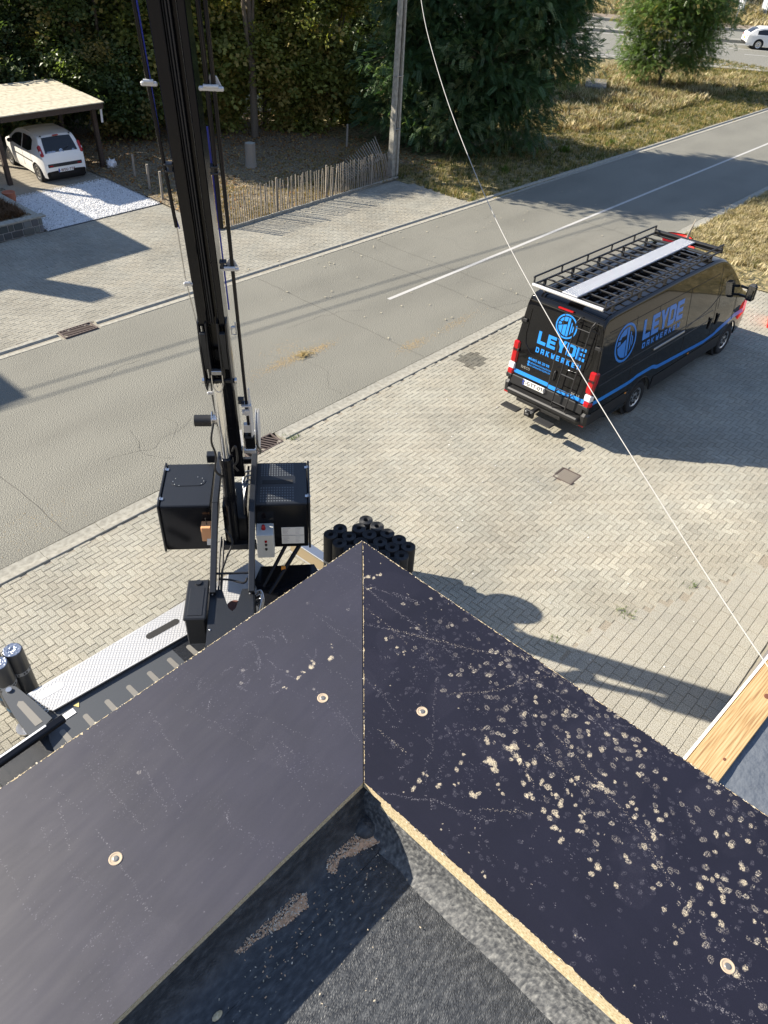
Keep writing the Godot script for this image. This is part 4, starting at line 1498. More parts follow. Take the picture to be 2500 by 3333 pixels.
	var boom = put(bm, "boom", M.crane_black, t)
	for q in [[-0.118, 0.1, -0.05], [0.082, 0.066, -0.05]]:
		var f = MB.new()
		f.xf = bf
		f.box(Vector3(q[0], 5.05, q[2] - 0.02), Vector3(q[1], 8.5, 0.13), 0.008)
		put(f, "boom_flange", M.crane_black, boom)
	for q in [[-0.058, 0.012, 0.03], [-0.036, 0.016, 0.05], [-0.012, 0.018, 0.035], [0.044, 0.006, 0.03]]:
		var f = MB.new()
		f.xf = bf
		f.box(Vector3(q[0], 5.0, -0.06), Vector3(q[1], 8.4, q[2]), 0.004)
		put(f, "inner_rail", M.crane_matt if q[1] > 0.011 else M.steel, boom)
	for q in [[6.0, 12.0, 0.27, 0.3], [11.0, 17.0, 0.22, 0.25]]:
		var f = MB.new()
		f.xf = bf
		f.box(Vector3(0.0, (q[0] + q[1]) * 0.5 + 2.0, -0.225), Vector3(q[2], q[1] - q[0], q[3]), 0.02)
		put(f, "boom_section", M.crane_black, boom)
	# bracket where the lift cylinder meets the boom
	var yk = MB.new()
	yk.xf = bf
	for l in [-0.172, -0.092, 0.03, 0.125]:
		var o = 0.0 if abs(l) > 0.1 else 0.12
		yk.extrude([Vector2(-0.08 + o, -0.1), Vector2(-0.08 + o, 0.06), Vector2(0.06, 0.12), Vector2(0.55, 0.1), Vector2(0.86, 0.02), Vector2(0.86, -0.1)], Vector3(l - 0.008, 0, 0), Vector3(0, 1, 0), Vector3(0, 0, 1), Vector3(0.016, 0, 0))
	for l in [-0.131, 0.078]:
		yk.box(Vector3(l, 0.52, 0.06), Vector3(0.062, 0.5, 0.05), 0.004)
	yk.cyl(Vector3(-0.2, 0.06, 0.04), Vector3(0.16, 0.06, 0.04), 0.028, -1, 14)
	var yo = put(yk, "boom_bracket", M.crane_matt, t)
	for x in [-0.215, 0.15]:
		var pn = MB.new()
		pn.xf = bf
		pn.cyl(Vector3(x, 0.06, 0.04), Vector3(x + 0.025, 0.06, 0.04), 0.035, -1, 14)
		put(pn, "pin", M.silver, yo)
	var cb = MB.new()
	cb.xf = bf
	cb.box(Vector3(-0.035, 0.24, 0.09), Vector3(0.12, 0.06, 0.05), 0.006)
	put(cb, "clamp", M.steel, yo)
	var lp = MB.new()
	lp.xf = bf
	var arc = []
	for k in 17:
		var a = PI + PI * k / 16.0
		arc.append(Vector3(-0.035 + 0.06 * cos(a), 0.12 + 0.16 * sin(a), 0.125))
	arc.push_front(Vector3(-0.095, 0.21, 0.11))
	arc.append(Vector3(0.025, 0.21, 0.11))
	lp.tube(arc, 0.0065, 6)
	put(lp, "steel_loop", M.silver, yo)
	# guide tubes and rope along the boom
	for q in [[-0.252, 1.98, 0.017], [0.208, 1.98, 0.021], [0.262, -0.9, 0.019]]:
		var g = MB.new()
		g.xf = bf
		g.tube([Vector3(q[0] + (0.03 if q[0] < 0 else -0.015), q[1], 0.0), Vector3(q[0], 3.2, 0.0), Vector3(q[0] - 0.02 * sign(q[0]) * -1.0, 9.3, 0.0)], q[2], 8)
		put(g, "guide_tube", M.crane_black, t)
	var wr = MB.new()
	wr.xf = bf
	wr.tube([Vector3(-0.218, 1.98, 0), Vector3(-0.22, 1.4, 0), Vector3(-0.173, 0.71, 0), Vector3(-0.14, -0.6, -0.02)], 0.006, 5)
	put(wr, "hoist_rope", M.silver, t)
	var bl = MB.new()
	bl.xf = bf
	bl.tube([Vector3(0.166, 2.9, -0.04), Vector3(0.166, 2.2, -0.04), Vector3(0.17, 1.0, -0.04)], 0.009, 6)
	bl.tube([Vector3(-0.235, 4.2, -0.02), Vector3(-0.235, 2.2, -0.02), Vector3(-0.2, 1.95, -0.02)], 0.006, 6)
	put(bl, "blue_hose", mat(0.015, 0.03, 0.3, 0.4), t)
	# guide brackets
	var br = [[-0.245, 3.25, 0.13, "s"], [0.24, 3.23, 0.2, "p"], [-0.2, 1.35, 0.09, "s"], [0.23, 1.53, 0.18, "p"], [-0.15, -0.17, 0.08, "s"]]
	for q in br:
		var g = MB.new()
		g.xf = bf
		g.box(Vector3(q[0], q[1], 0.01), Vector3(q[2], 0.034, 0.03), 0.008)
		g.cyl(Vector3(q[0] - q[2] * 0.3, q[1] + 0.022, 0.02), Vector3(q[0] + q[2] * 0.3, q[1] + 0.022, 0.02), 0.016, -1, 10)
		if q[3] == "p":
			g.extrude([Vector2(-0.05, 0), Vector2(0.08, 0), Vector2(0.05, 0.07), Vector2(0.0, 0.085)], Vector3(q[0], q[1] + 0.01, -0.03), Vector3(1, 0, 0), Vector3(0, 1, 0), Vector3(0, 0, 0.012))
		put(g, "guide_bracket", M.alu, t)
	for q in [[-0.2, 2.56], [0.19, 2.55], [0.17, 1.58], [0.19, -0.3]]:
		var g = MB.new()
		g.xf = bf
		g.box(Vector3(q[0], q[1] + 0.03, 0.0), Vector3(0.07, 0.018, 0.06), 0.004)
		g.box(Vector3(q[0], q[1] - 0.03, 0.0), Vector3(0.07, 0.018, 0.06), 0.004)
		g.box(Vector3(q[0] * 0.93, q[1], 0.0), Vector3(0.03, 0.07, 0.05), 0.004)
		put(g, "tube_clamp", M.crane_matt, t)
	var hk = MB.new()
	hk.xf = bf
	hk.tube([Vector3(0.175, 0.8, 0), Vector3(0.175, 0.70, 0), Vector3(0.222, 0.70, 0), Vector3(0.222, 0.86, 0)], 0.008, 6)
	hk.box(Vector3(0.198, 0.8, 0), Vector3(0.045, 0.012, 0.03))
	put(hk, "hook", M.alu, t)
	# winch with motor
	var wn = MB.new()
	wn.xf = bf
	wn.cyl(Vector3(-0.4, -0.66, -0.02), Vector3(-0.19, -0.66, -0.02), 0.072, -1, 20)
	var wo = put(wn, "winch_motor", M.plastic, t)
	var dr2 = MB.new()
	dr2.xf = bf
	dr2.cyl(Vector3(-0.19, -0.64, -0.02), Vector3(-0.178, -0.64, -0.02), 0.1, -1, 22)
	dr2.cyl(Vector3(-0.178, -0.64, -0.02), Vector3(-0.11, -0.64, -0.02), 0.062, -1, 22)
	dr2.cyl(Vector3(-0.11, -0.64, -0.02), Vector3(-0.1, -0.64, -0.02), 0.1, -1, 22)
	put(dr2, "rope_drum", M.silver, wo)
	var rw = MB.new()
	rw.xf = bf
	rw.extrude([Vector2(-0.02, -1.05), Vector2(0.05, -0.95), Vector2(0.05, -0.5), Vector2(0.02, -0.1), Vector2(0.0, -0.1), Vector2(-0.02, -0.5)], Vector3(0.28, 0, 0.02), Vector3(0.4, 0, -1).normalized(), Vector3(0, 1, 0), Vector3(0.012, 0, 0))
	rw.box(Vector3(0.245, -0.36, 0.0), Vector3(0.12, 0.02, 0.1), 0.003)
	rw.box(Vector3(0.25, -0.47, 0.01), Vector3(0.06, 0.09, 0.08), 0.006)
	rw.cyl(Vector3(0.19, -0.5, 0), Vector3(0.23, -0.5, 0), 0.035, -1, 14)
	rw.box(Vector3(0.235, -0.78, -0.01), Vector3(0.1, 0.14, 0.06), 0.006)
	put(rw, "hose_reel_bracket", M.alu, t)
	var rb = MB.new()
	rb.xf = bf
	rb.box(Vector3(0.24, -1.02, -0.02), Vector3(0.14, 0.24, 0.14), 0.02)
	put(rb, "hose_reel", M.crane_black, t)
	var rd2 = MB.new()
	rd2.cyl(Vector3(0.272, 2.68, -1.04), Vector3(0.278, 2.68, -1.04), 0.3, -1, 40)
	rd2.cyl(Vector3(0.305, 2.68, -1.04), Vector3(0.311, 2.68, -1.04), 0.3, -1, 40)
	rd2.cyl(Vector3(0.278, 2.68, -1.04), Vector3(0.305, 2.68, -1.04), 0.24, -1, 32)
	rd2.box(Vector3(0.2, 2.66, -0.8), Vector3(0.16, 0.05, 0.5), 0.005)
	put(rd2, "cable_reel", M.alu, t)
	# hydraulic hoses and pipes
	var hs = [
		[Vector3(-0.16, 3.5, 0.0), Vector3(-0.2, 3.3, 0.08), Vector3(-0.17, 3.05, 0.05), Vector3(-0.19, 2.85, 0.1), Vector3(-0.1, 2.7, 0.05)],
		[Vector3(0.04, 3.15, 0.1), Vector3(0.09, 3.25, 0.14), Vector3(0.1, 3.05, 0.16), Vector3(0.05, 2.95, 0.14), Vector3(0.09, 2.86, 0.12)],
		[Vector3(0.27, 3.1, -0.3), Vector3(0.31, 2.8, -0.5), Vector3(0.33, 2.5, -0.8), Vector3(0.3, 2.3, -1.0)],
		[Vector3(-0.14, 2.0, 0.25), Vector3(-0.04, 1.9, 0.4), Vector3(-0.12, 1.75, 0.55), Vector3(-0.17, 1.7, 0.8), Vector3(-0.17, 1.55, 1.1)],
		[Vector3(-0.19, 1.9, 0.3), Vector3(-0.2, 1.8, 0.6), Vector3(-0.2, 1.62, 1.05)],
		[Vector3(-0.16, 1.85, 0.3), Vector3(-0.165, 1.74, 0.6), Vector3(-0.17, 1.58, 1.05)],
		[Vector3(0.16, 1.72, 0.9), Vector3(0.12, 1.72, 0.98), Vector3(-0.05, 1.72, 0.92), Vector3(-0.2, 1.72, 0.9)]]
	for h in hs:
		var g = MB.new()
		g.tube(spline(h, 6), 0.014, 6)
		put(g, "hydraulic_hose", M.cable, t)
	for k in 4:
		var g = MB.new()
		var x = 0.17 - 0.0 * k
		g.tube(spline([Vector3(0.19, 2.2, -0.72 + 0.1 * k), Vector3(0.1 + 0.01 * k, 2.2, -0.70 + 0.1 * k), Vector3(0.06 + 0.012 * k, 2.1, -0.52 + 0.1 * k), Vector3(0.06 + 0.012 * k, 1.9, -0.45 + 0.1 * k)], 5), 0.011, 6)
		put(g, "hydraulic_pipe", M.steel, t)
	for k in 3:
		var g = MB.new()
		g.tube([Vector3(-0.22, 2.17, -0.62 + 0.09 * k), Vector3(-0.1, 2.17, -0.62 + 0.09 * k)], 0.01, 6)
		put(g, "hydraulic_pipe", M.steel, t)
	for k in 4:
		var g = MB.new()
		g.tube(spline([Vector3(0.27, 1.52 - 0.02 * k, 0.95 + 0.06 * k), Vector3(0.33, 1.53, 0.95 + 0.07 * k), Vector3(0.36 - 0.02 * k, 1.45, 1.05 + 0.07 * k), Vector3(0.31, 1.3, 1.12 + 0.07 * k)], 5), 0.012, 6)
		put(g, "hydraulic_pipe", M.steel, t)
	var fl = MB.new()
	fl.cyl(Vector3(0.325, 1.3, 1.33), Vector3(0.325, 1.42, 1.33), 0.036, -1, 16)
	var flo = put(fl, "oil_filter", M.white, t)
	var fc = MB.new()
	fc.cyl(Vector3(0.325, 1.42, 1.33), Vector3(0.325, 1.47, 1.33), 0.041, -1, 16)
	put(fc, "blue_cap", M.blue_dark, flo)
	# control box with beacon
	var cx = MB.new()
	cx.box(Vector3(0.375, 1.66, 0.135), Vector3(0.23, 0.42, 0.25), 0.008)
	cx.box(Vector3(0.452, 1.66, 0.137), Vector3(0.004, 0.424, 0.254), 0.001)
	var co = put(cx, "control_box", M.grey_box, t)
	var bc = MB.new()
	bc.lathe([Vector2(0.03, 0.0), Vector2(0.03, 0.015), Vector2(0.026, 0.018), Vector2(0.025, 0.05), Vector2(0.017, 0.066), Vector2(0, 0.072)], Vector3(0.355, 1.872, 0.13), Vector3.UP, 16)
	put(bc, "red_beacon", M.red_lamp, co)
	for q in [[1.76, M.red_lamp], [1.7, M.ink], [1.62, M.ink]]:
		var s = MB.new()
		s.box(Vector3(0.385, q[0], 0.262), Vector3(0.032, 0.036, 0.004), 0.001)
		s.cyl(Vector3(0.385, q[0] - 0.004, 0.262), Vector3(0.385, q[0] - 0.004, 0.278), 0.011, -1, 12)
		put(s, "switch", q[1], co)
	# orange remote receiver
	var rx = MB.new()
	rx.box(Vector3(-0.4, 1.83, 0.1), Vector3(0.13, 0.24, 0.15), 0.008)
	var ro = put(rx, "receiver_box", M.orange, t)
	var wl = MB.new()
	wl.box(Vector3(-0.37, 1.74, 0.178), Vector3(0.06, 0.04, 0.003))
	wl.box(Vector3(-0.37, 1.665, 0.1), Vector3(0.08, 0.08, 0.12), 0.004)
	put(wl, "pale_label", M.plate, ro)
	var an = MB.new()
	an.tube([Vector3(-0.39, 1.95, 0.1), Vector3(-0.4, 2.06, 0.1)], 0.006, 6)
	put(an, "antenna", M.ink, ro)
	# data plates
	for q in [[1.71, 0.145], [1.555, 0.15]]:
		var s = MB.new()
		s.box(Vector3(0.745, q[0], 0.0125), Vector3(0.31, q[1], 0.003))
		var so = put(s, "data_plate", M.plate, t)
		var ln = MB.new()
		for k in 5:
			var w = rng.randf_range(0.05, 0.12)
			ln.box(Vector3(0.61 + w * 0.5, q[0] + 0.05 - k * 0.024, 0.0145), Vector3(w, 0.005, 0.001))
			ln.box(Vector3(0.78 + w * 0.4, q[0] + 0.05 - k * 0.024, 0.0145), Vector3(w * 0.8, 0.003, 0.001))
		put(ln, "print", mat(0.3, 0.3, 0.32), so).set_meta("kind", "stuff")
	# toolbox
	var tx = MB.new()
	tx.box(Vector3(-0.44, 1.48, 1.25), Vector3(0.24, 0.46, 0.62), 0.015)
	var to = put(tx, "toolbox", M.crane_matt, t)
	var tl = MB.new()
	tl.box(Vector3(-0.44, 1.725, 1.25), Vector3(0.27, 0.05, 0.66), 0.015)
	tl.box(Vector3(-0.44, 1.752, 1.30), Vector3(0.18, 0.01, 0.46), 0.004)
	tl.cyl(Vector3(-0.44, 1.75, 0.985), Vector3(-0.44, 1.768, 0.985), 0.042, -1, 18)
	put(tl, "lid", M.crane_matt, to)
	# ---- trailer, in world directions
	var dk = MB.new()
	dk.xf = inv
	dk.extrude([Vector2(1.27, -6.53), Vector2(2.0, -6.5), Vector2(4.75, -6.42), Vector2(4.75, -5.84), Vector2(3.25, -5.94), Vector2(1.37, -6.1)], Vector3(0, 0.83, 0), Vector3(1, 0, 0), Vector3(0, 0, 1), Vector3(0, 0.02, 0))
	var al = put(dk, "chequer_plate", M.alu, t)
	var bar = MB.new()
	bar.box(Vector3.ZERO, Vector3(0.03, 0.003, 0.007))
	var xs = []
	for r in 22:
		for k in 140:
			var x = 1.3 + k * 0.0265
			var z = -6.53 + r * 0.0265
			if z < -6.5 + (x - 1.3) * 0.02 or z > -6.12 + (x - 1.37) * 0.085 or x > 4.7:
				continue
			xs.append(inv * Transform3D(Basis(Vector3.UP, 0.75 if (r + k) % 2 == 0 else -0.82), Vector3(x, 0.8515, z)))
	many(bar.mesh(), "tread_bars", M.alu, xs, [], al)
	for q in [[3.02, -6.245, 0.19, 0.052, 0.13, "void"], [1.5, -6.38, 0.1, 0.062, 0.06, "alu"]]:
		var sl = MB.new()
		sl.xf = inv
		var pl = []
		for k in 20:
			var a = TAU * k / 20.0
			pl.append(Vector2(q[0] + q[2] * sign(cos(a)) + q[3] * cos(a), q[1] + q[3] * sin(a) + 0.08 * q[2] * sign(cos(a))))
		sl.extrude(pl, Vector3(0, 0.8495, 0), Vector3(1, 0, 0), Vector3(0, 0, 1), Vector3(0, 0.004, 0))
		put(sl, "hand_slot" if q[5] == "void" else "oval_cover", M[q[5]], al)
	var dp = MB.new()
	dp.xf = inv
	dp.extrude([Vector2(1.3, -6.2), Vector2(3.25, -6.05), Vector2(4.2, -5.98), Vector2(4.2, -5.1), Vector2(1.02, -5.1), Vector2(1.15, -5.8)], Vector3(0, 0.78, 0), Vector3(1, 0, 0), Vector3(0, 0, 1), Vector3(0, 0.02, 0))
	var dpo = put(dp, "deck_plate", M.dark_plate, t)
	for x in [3.1, 2.8, 2.5, 2.2, 1.9, 1.61, 1.31]:
		var sl = MB.new()
		sl.xf = inv
		var pl = []
		for k in 14:
			var a = TAU * k / 14.0
			pl.append(Vector2(x + 0.035 * cos(a), -5.66 + 0.13 * sign(sin(a)) + 0.035 * sin(a)))
		sl.extrude(pl, Vector3(0, 0.7995, 0), Vector3(1, 0, 0), Vector3(0, 0, 1), Vector3(0, 0.0035, 0))
		put(sl, "oblong_plate", mat(0.2, 0.19, 0.17, 0.6, 0.3), dpo)
	var ch = MB.new()
	ch.xf = inv
	ch.box(Vector3(2.6, 0.66, -5.7), Vector3(4.2, 0.22, 0.7), 0.01)
	ch.box(Vector3(3.5, 0.7, -5.5), Vector3(1.2, 0.2, 0.9), 0.02)
	put(ch, "chassis", M.crane_matt, t)
	var sg = MB.new()
	sg.xf = inv
	sg.box(Vector3(1.49, 0.806, -5.955), Vector3(0.14, 0.004, 0.085))
	put(sg, "white_sticker", M.white, t)
	for p in [Vector3(1.62, 0.804, -6.0), Vector3(3.24, 0.804, -5.86)]:
		var yw = MB.new()
		yw.xf = inv
		yw.extrude([Vector2(-0.04, -0.03), Vector2(0.04, -0.03), Vector2(0, 0.04)], p, Vector3(1, 0, 0), Vector3(0, 0, 1), Vector3(0, 0.003, 0))
		put(yw, "warning_sticker", mat(0.7, 0.55, 0.2, 0.5), t)
	# outrigger at the drawbar end
	var og = MB.new()
	og.xf = inv
	og.extrude([Vector2(1.05, -6.68), Vector2(1.1, -6.73), Vector2(1.17, -6.73), Vector2(1.22, -6.66), Vector2(1.27, -6.32), Vector2(1.3, -5.95), Vector2(1.0, -5.85), Vector2(1.01, -6.3)], Vector3(0, 0.86, 0), Vector3(1, 0, 0), Vector3(0, 0, 1), Vector3(0, 0.07, 0))
	var oo = put(og, "outrigger", M.dark_plate, t)
	var os = MB.new()
	os.xf = inv
	os.extrude([Vector2(1.1, -6.4), Vector2(1.14, -6.44), Vector2(1.18, -6.4), Vector2(1.2, -5.98), Vector2(1.11, -5.98)], Vector3(0, 0.9302, 0), Vector3(1, 0, 0), Vector3(0, 0, 1), Vector3(0, 0.003, 0))
	put(os, "oblong_plate", mat(0.2, 0.19, 0.17, 0.6, 0.3), oo)
	var op = MB.new()
	op.xf = inv
	op.cyl(Vector3(1.135, 0.93, -6.66), Vector3(1.135, 0.955, -6.66), 0.035, -1, 18)
	op.cyl(Vector3(1.135, 0.16, -6.66), Vector3(1.135, 0.87, -6.66), 0.04, -1, 14)
	op.cyl(Vector3(1.135, 0.12, -6.66), Vector3(1.135, 0.16, -6.66), 0.12, -1, 20)
	put(op, "jack_leg", M.silver, oo)
	var rl = MB.new()
	rl.xf = inv
	rl.box(Vector3(0.72, 1.08, -5.72), Vector3(1.3, 0.07, 0.1), 0.012, Basis(Vector3.UP, 0.03))
	put(rl, "black_rail", M.crane_black, t)
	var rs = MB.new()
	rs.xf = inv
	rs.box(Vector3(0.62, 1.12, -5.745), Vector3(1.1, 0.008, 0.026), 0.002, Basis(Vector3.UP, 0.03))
	put(rs, "rail_highlight", M.white, t)  # white strip stands in for the bright highlight along the rail
	var ol = MB.new()
	ol.xf = inv
	ol.extrude([Vector2(4.15, -5.45), Vector2(4.35, -5.95), Vector2(4.62, -6.12), Vector2(5.2, -5.62), Vector2(5.12, -5.4)], Vector3(0, 0.92, 0), Vector3(1, 0, 0), Vector3(0, 0, 1), Vector3(0, 0.08, 0))
	ol.xf = Transform3D.IDENTITY
	ol.tube([Vector3(0.86, 1.4, -0.1), Vector3(0.4, 0.98, 0.5)], 0.035, 6)
	ol.tube([Vector3(0.66, 1.4, -0.1), Vector3(0.32, 0.98, 0.36)], 0.03, 6)
	ol.xf = inv
	ol.cyl(Vector3(5.05, 0.2, -5.55), Vector3(5.05, 0.9, -5.55), 0.045, -1, 14)
	ol.cyl(Vector3(5.05, 0.16, -5.55), Vector3(5.05, 0.2, -5.55), 0.13, -1, 20)
	put(ol, "outrigger", M.crane_black, t)
	var lo = MB.new()
	lo.xf = inv
	lo.xf = Transform3D.IDENTITY
	lo.box(Vector3(0.6, 1.2, 0.22), Vector3(0.06, 0.05, 0.04), 0.004)
	put(lo, "orange_marker", M.orange_lamp, t)
	for z in [-6.2, -5.2]:
		var wh = MB.new()
		wh.xf = inv
		wh.cyl(Vector3(2.7, 0.45, z - 0.09), Vector3(2.7, 0.45, z + 0.09), 0.31, -1, 28)
		put(wh, "wheel", M.rubber, t)

func spline(pts, sub):
	var out = []
	var m = pts.size()
	for k in m - 1:
		var p0 = pts[max(k - 1, 0)]
		var p1 = pts[k]
		var p2 = pts[k + 1]
		var p3 = pts[min(k + 2, m - 1)]
		for s in sub:
			var q = float(s) / sub
			out.append(p1.cubic_interpolate(p2, p0, p3, q))
	out.append(pts[m - 1])
	return out

# ------------------------------------------------------------------ vehicles
func interp(tab, x):
	if x <= tab[0].x:
		return tab[0].y
	for k in tab.size() - 1:
		if x <= tab[k + 1].x:
			return lerp(tab[k].y, tab[k + 1].y, (x - tab[k].x) / max(1e-6, tab[k + 1].x - tab[k].x))
	return tab[tab.size() - 1].y

func loft_body(mb, xs, lower, upper, half, fr, crown):
	var rows = []
	for x in xs:
		var up = upper.call(x)
		var lo = min(lower.call(x), up - 0.03)
		var r = min(fr, (up - lo) * 0.45)
		var row = []
		var S = 14
		for k in S + 1:
			var y = lerp(lo, up - r, float(k) / S)
			row.append(Vector3(x, y, half.call(x, y)))
		var w = half.call(x, up - r)
		for k in range(1, 6):
			var a = PI * 0.5 * k / 6.0
			row.append(Vector3(x, up - r + r * sin(a), w - r * (1.0 - cos(a))))
		for k in 11:
			var q = 1.0 - k * 0.1
			row.append(Vector3(x, up + crown * (1.0 - q * q), (w - r) * q))
		var m = row.size()
		for k in range(m - 2, -1, -1):
			row.append(Vector3(row[k].x, row[k].y, -row[k].z))
		rows.append(row)
	mb.grid(rows, -1.0)

func side_patch(mb, x0, x1, ylo, yhi, half, off, sgn, nx = 12, ny = 5):
	var rows = []
	for i in nx + 1:
		var x = lerp(x0, x1, float(i) / nx)
		var row = []
		for k in ny + 1:
			var y = lerp(ylo.call(x), yhi.call(x), float(k) / ny)
			row.append(Vector3(x, y, (half.call(x, y) + off) * sgn))
		rows.append(row)
	mb.grid(rows, -sgn)

func top_patch(mb, x0, x1, upper, half, fr, frac, off, crown, nx = 10):
	var rows = []
	for i in nx + 1:
		var x = lerp(x0, x1, float(i) / nx)
		var up = upper.call(x)
		var sl = (upper.call(x + 0.02) - upper.call(x - 0.02)) / 0.04
		var nn = Vector3(-sl, 1, 0).normalized()
		var w = half.call(x, up - fr) - fr
		var row = []
		for k in 13:
			var q = 1.0 - k / 6.0
			row.append(Vector3(x, up + crown * (1.0 - q * q * frac * frac), w * frac * q) + nn * off)
		rows.append(row)
	mb.grid(rows, -1.0)

func wheel(parent, pos, r, w, out, slots = 10, rim = 0.62):
	var t = MB.new()
	var d = Vector3(0, 0, out)
	t.lathe([Vector2(r * 0.6, -w * 0.5), Vector2(r * 0.9, -w * 0.5), Vector2(r, -w * 0.36), Vector2(r, w * 0.36), Vector2(r * 0.93, w * 0.5), Vector2(r * rim, w * 0.47), Vector2(r * rim * 0.97, w * 0.3)], pos, d, 32)
	var wo = put(t, "wheel", M.rubber, parent)
	var m = MB.new()
	m.lathe([Vector2(r * rim, w * 0.44), Vector2(r * rim * 0.9, w * 0.46), Vector2(r * rim * 0.82, w * 0.3), Vector2(r * rim * 0.55, w * 0.38), Vector2(r * rim * 0.3, w * 0.4), Vector2(0.0, w * 0.42)], pos, d, 28)
	put(m, "rim", M.silver if slots > 0 else M.steel, wo)
	var h = MB.new()
	for k in slots:
		var a = TAU * k / slots
		var c0 = pos + d * w * 0.37 + Vector3(cos(a), sin(a), 0) * r * rim * 0.66
		h.box(c0, Vector3(r * rim * 0.3, r * rim * 0.2, w * 0.1), 0.0, Basis(Vector3(0, 0, 1), a))
	h.cyl(pos + d * w * 0.36, pos + d * w * 0.435, r * rim * 0.22, -1, 14)
	put(h, "rim_openings", M.void, wo)
	return wo

# block letters: list of polygons in a box about 0.9 wide and 1 high
func glyph(ch):
	var P = func(a):
		var o = PackedVector2Array()
		for k in range(0, a.size(), 2):
			o.append(Vector2(a[k], a[k + 1]))
		return o
	var R = func(x0, y0, x1, y1): return P.call([x0, y0, x1, y0, x1, y1, x0, y1])
	match ch:
		"L": return [P.call([0, 0, 0.88, 0, 0.88, 0.26, 0.29, 0.26, 0.29, 1, 0, 1])]
		"E": return [P.call([0, 0, 0.88, 0, 0.88, 0.24, 0.29, 0.24, 0.29, 0.39, 0.82, 0.39, 0.82, 0.61, 0.29, 0.61, 0.29, 0.76, 0.88, 0.76, 0.88, 1, 0, 1])]
		"Y": return [P.call([0.33, 0, 0.62, 0, 0.62, 0.4, 0.96, 1, 0.65, 1, 0.475, 0.64, 0.3, 1, -0.02, 1, 0.33, 0.4])]
		"D": return [R.call(0, 0, 0.28, 1), P.call([0.28, 0, 0.72, 0, 0.92, 0.18, 0.92, 0.82, 0.72, 1, 0.28, 1, 0.28, 0.76, 0.6, 0.76, 0.64, 0.7, 0.64, 0.3, 0.6, 0.24, 0.28, 0.24])]
		"A": return [R.call(0, 0, 0.27, 1), R.call(0.63, 0, 0.9, 1), R.call(0.27, 0.76, 0.63, 1), R.call(0.27, 0.32, 0.63, 0.54)]
		"K": return [R.call(0, 0, 0.27, 1), P.call([0.27, 0.42, 0.4, 0.42, 0.9, 1, 0.58, 1, 0.27, 0.64]), P.call([0.3, 0.5, 0.6, 0, 0.94, 0, 0.48, 0.64])]
		"W": return [P.call([0, 1, 0.16, 0, 0.42, 0, 0.5, 0.34, 0.58, 0, 0.84, 0, 1, 1, 0.75, 1, 0.68, 0.42, 0.59, 0.8, 0.41, 0.8, 0.32, 0.42, 0.25, 1])]
		"R": return [R.call(0, 0, 0.27, 1), R.call(0.27, 0.76, 0.66, 1), R.call(0.27, 0.34, 0.66, 0.56), R.call(0.62, 0.4, 0.9, 1), P.call([0.4, 0.36, 0.66, 0.36, 0.92, 0, 0.62, 0])]
		"N": return [R.call(0, 0, 0.26, 1), R.call(0.64, 0, 0.9, 1), P.call([0.22, 1, 0.26, 0.62, 0.68, 0, 0.66, 0.42])]
	return []

func letters(mb, word, o, ex, ey, ez, width, h):
	var n = word.length()
	var adv = width / (n - 0.1)
	for k in n:
		for g in glyph(word[k]):
			var q = PackedVector2Array()
			for p in g:
				q.append(Vector2(k * adv + p.x * adv * (0.98 if h > 0.2 else 0.7), p.y * h))
			mb.extrude(q, o, ex, ey, ez, false)

func small_text(parent, txt, called, o, ex, ey, h, mt, bold = true):
	var f = SystemFont.new()
	f.font_names = PackedStringArray(["Droid Sans"])
	f.font_weight = 700 if bold else 400
	var tm = TextMesh.new()
	tm.text = txt
	tm.font = f
	tm.font_size = 32
	tm.pixel_size = h / 23.0
	tm.depth = 0.002
	var m = MeshInstance3D.new()
	m.name = called_in(parent, called)
	m.mesh = tm
	m.material_override = mt
	parent.add_child(m, true)
	m.transform = Transform3D(Basis(ex, ey, ex.cross(ey)), o)
	return m

# round roof-gable emblem
func emblem(mb, o, ex, ey, ez, r):
	var N = 40
	for k in N:
		var a = TAU * k / N
		var b = TAU * (k + 1) / N
		mb.extrude(PackedVector2Array([Vector2(cos(a), sin(a)) * r, Vector2(cos(b), sin(b)) * r, Vector2(cos(b), sin(b)) * r * 0.88, Vector2(cos(a), sin(a)) * r * 0.88]), o, ex, ey, ez, false)
	var S = r * 0.8
	var cap = PackedVector2Array([Vector2(0.02, 0.98), Vector2(-0.3, 0.93), Vector2(-0.65, 0.72), Vector2(-0.88, 0.4), Vector2(-0.6, 0.36), Vector2(-0.52, 0.5), Vector2(-0.1, 0.5), Vector2(0.02, 0.6)])
	var cap2 = PackedVector2Array([Vector2(-0.9, 0.3), Vector2(-0.62, 0.26), Vector2(-0.62, 0.1), Vector2(-0.98, 0.0)])
	var roof = PackedVector2Array([Vector2(0.02, 0.22), Vector2(-0.95, -0.12), Vector2(-0.8, -0.55), Vector2(-0.45, -0.85), Vector2(0.02, -0.98)])
	var bar = PackedVector2Array([Vector2(0.1, 0.98), Vector2(0.34, 0.92), Vector2(0.34, -0.92), Vector2(0.1, -0.98)])
	var bar2 = PackedVector2Array([Vector2(0.5, 0.6), Vector2(0.62, 0.5), Vector2(0.62, -0.55), Vector2(0.5, -0.75)])
	var bar3 = PackedVector2Array([Vector2(0.72, 0.3), Vector2(0.84, 0.15), Vector2(0.84, -0.3), Vector2(0.72, -0.45)])
	for pl in [cap, cap2, roof, bar, bar2, bar3]:
		var q = PackedVector2Array()
		for p in pl:
			q.append(p * S)
		mb.extrude(q, o, ex, ey, ez, false)

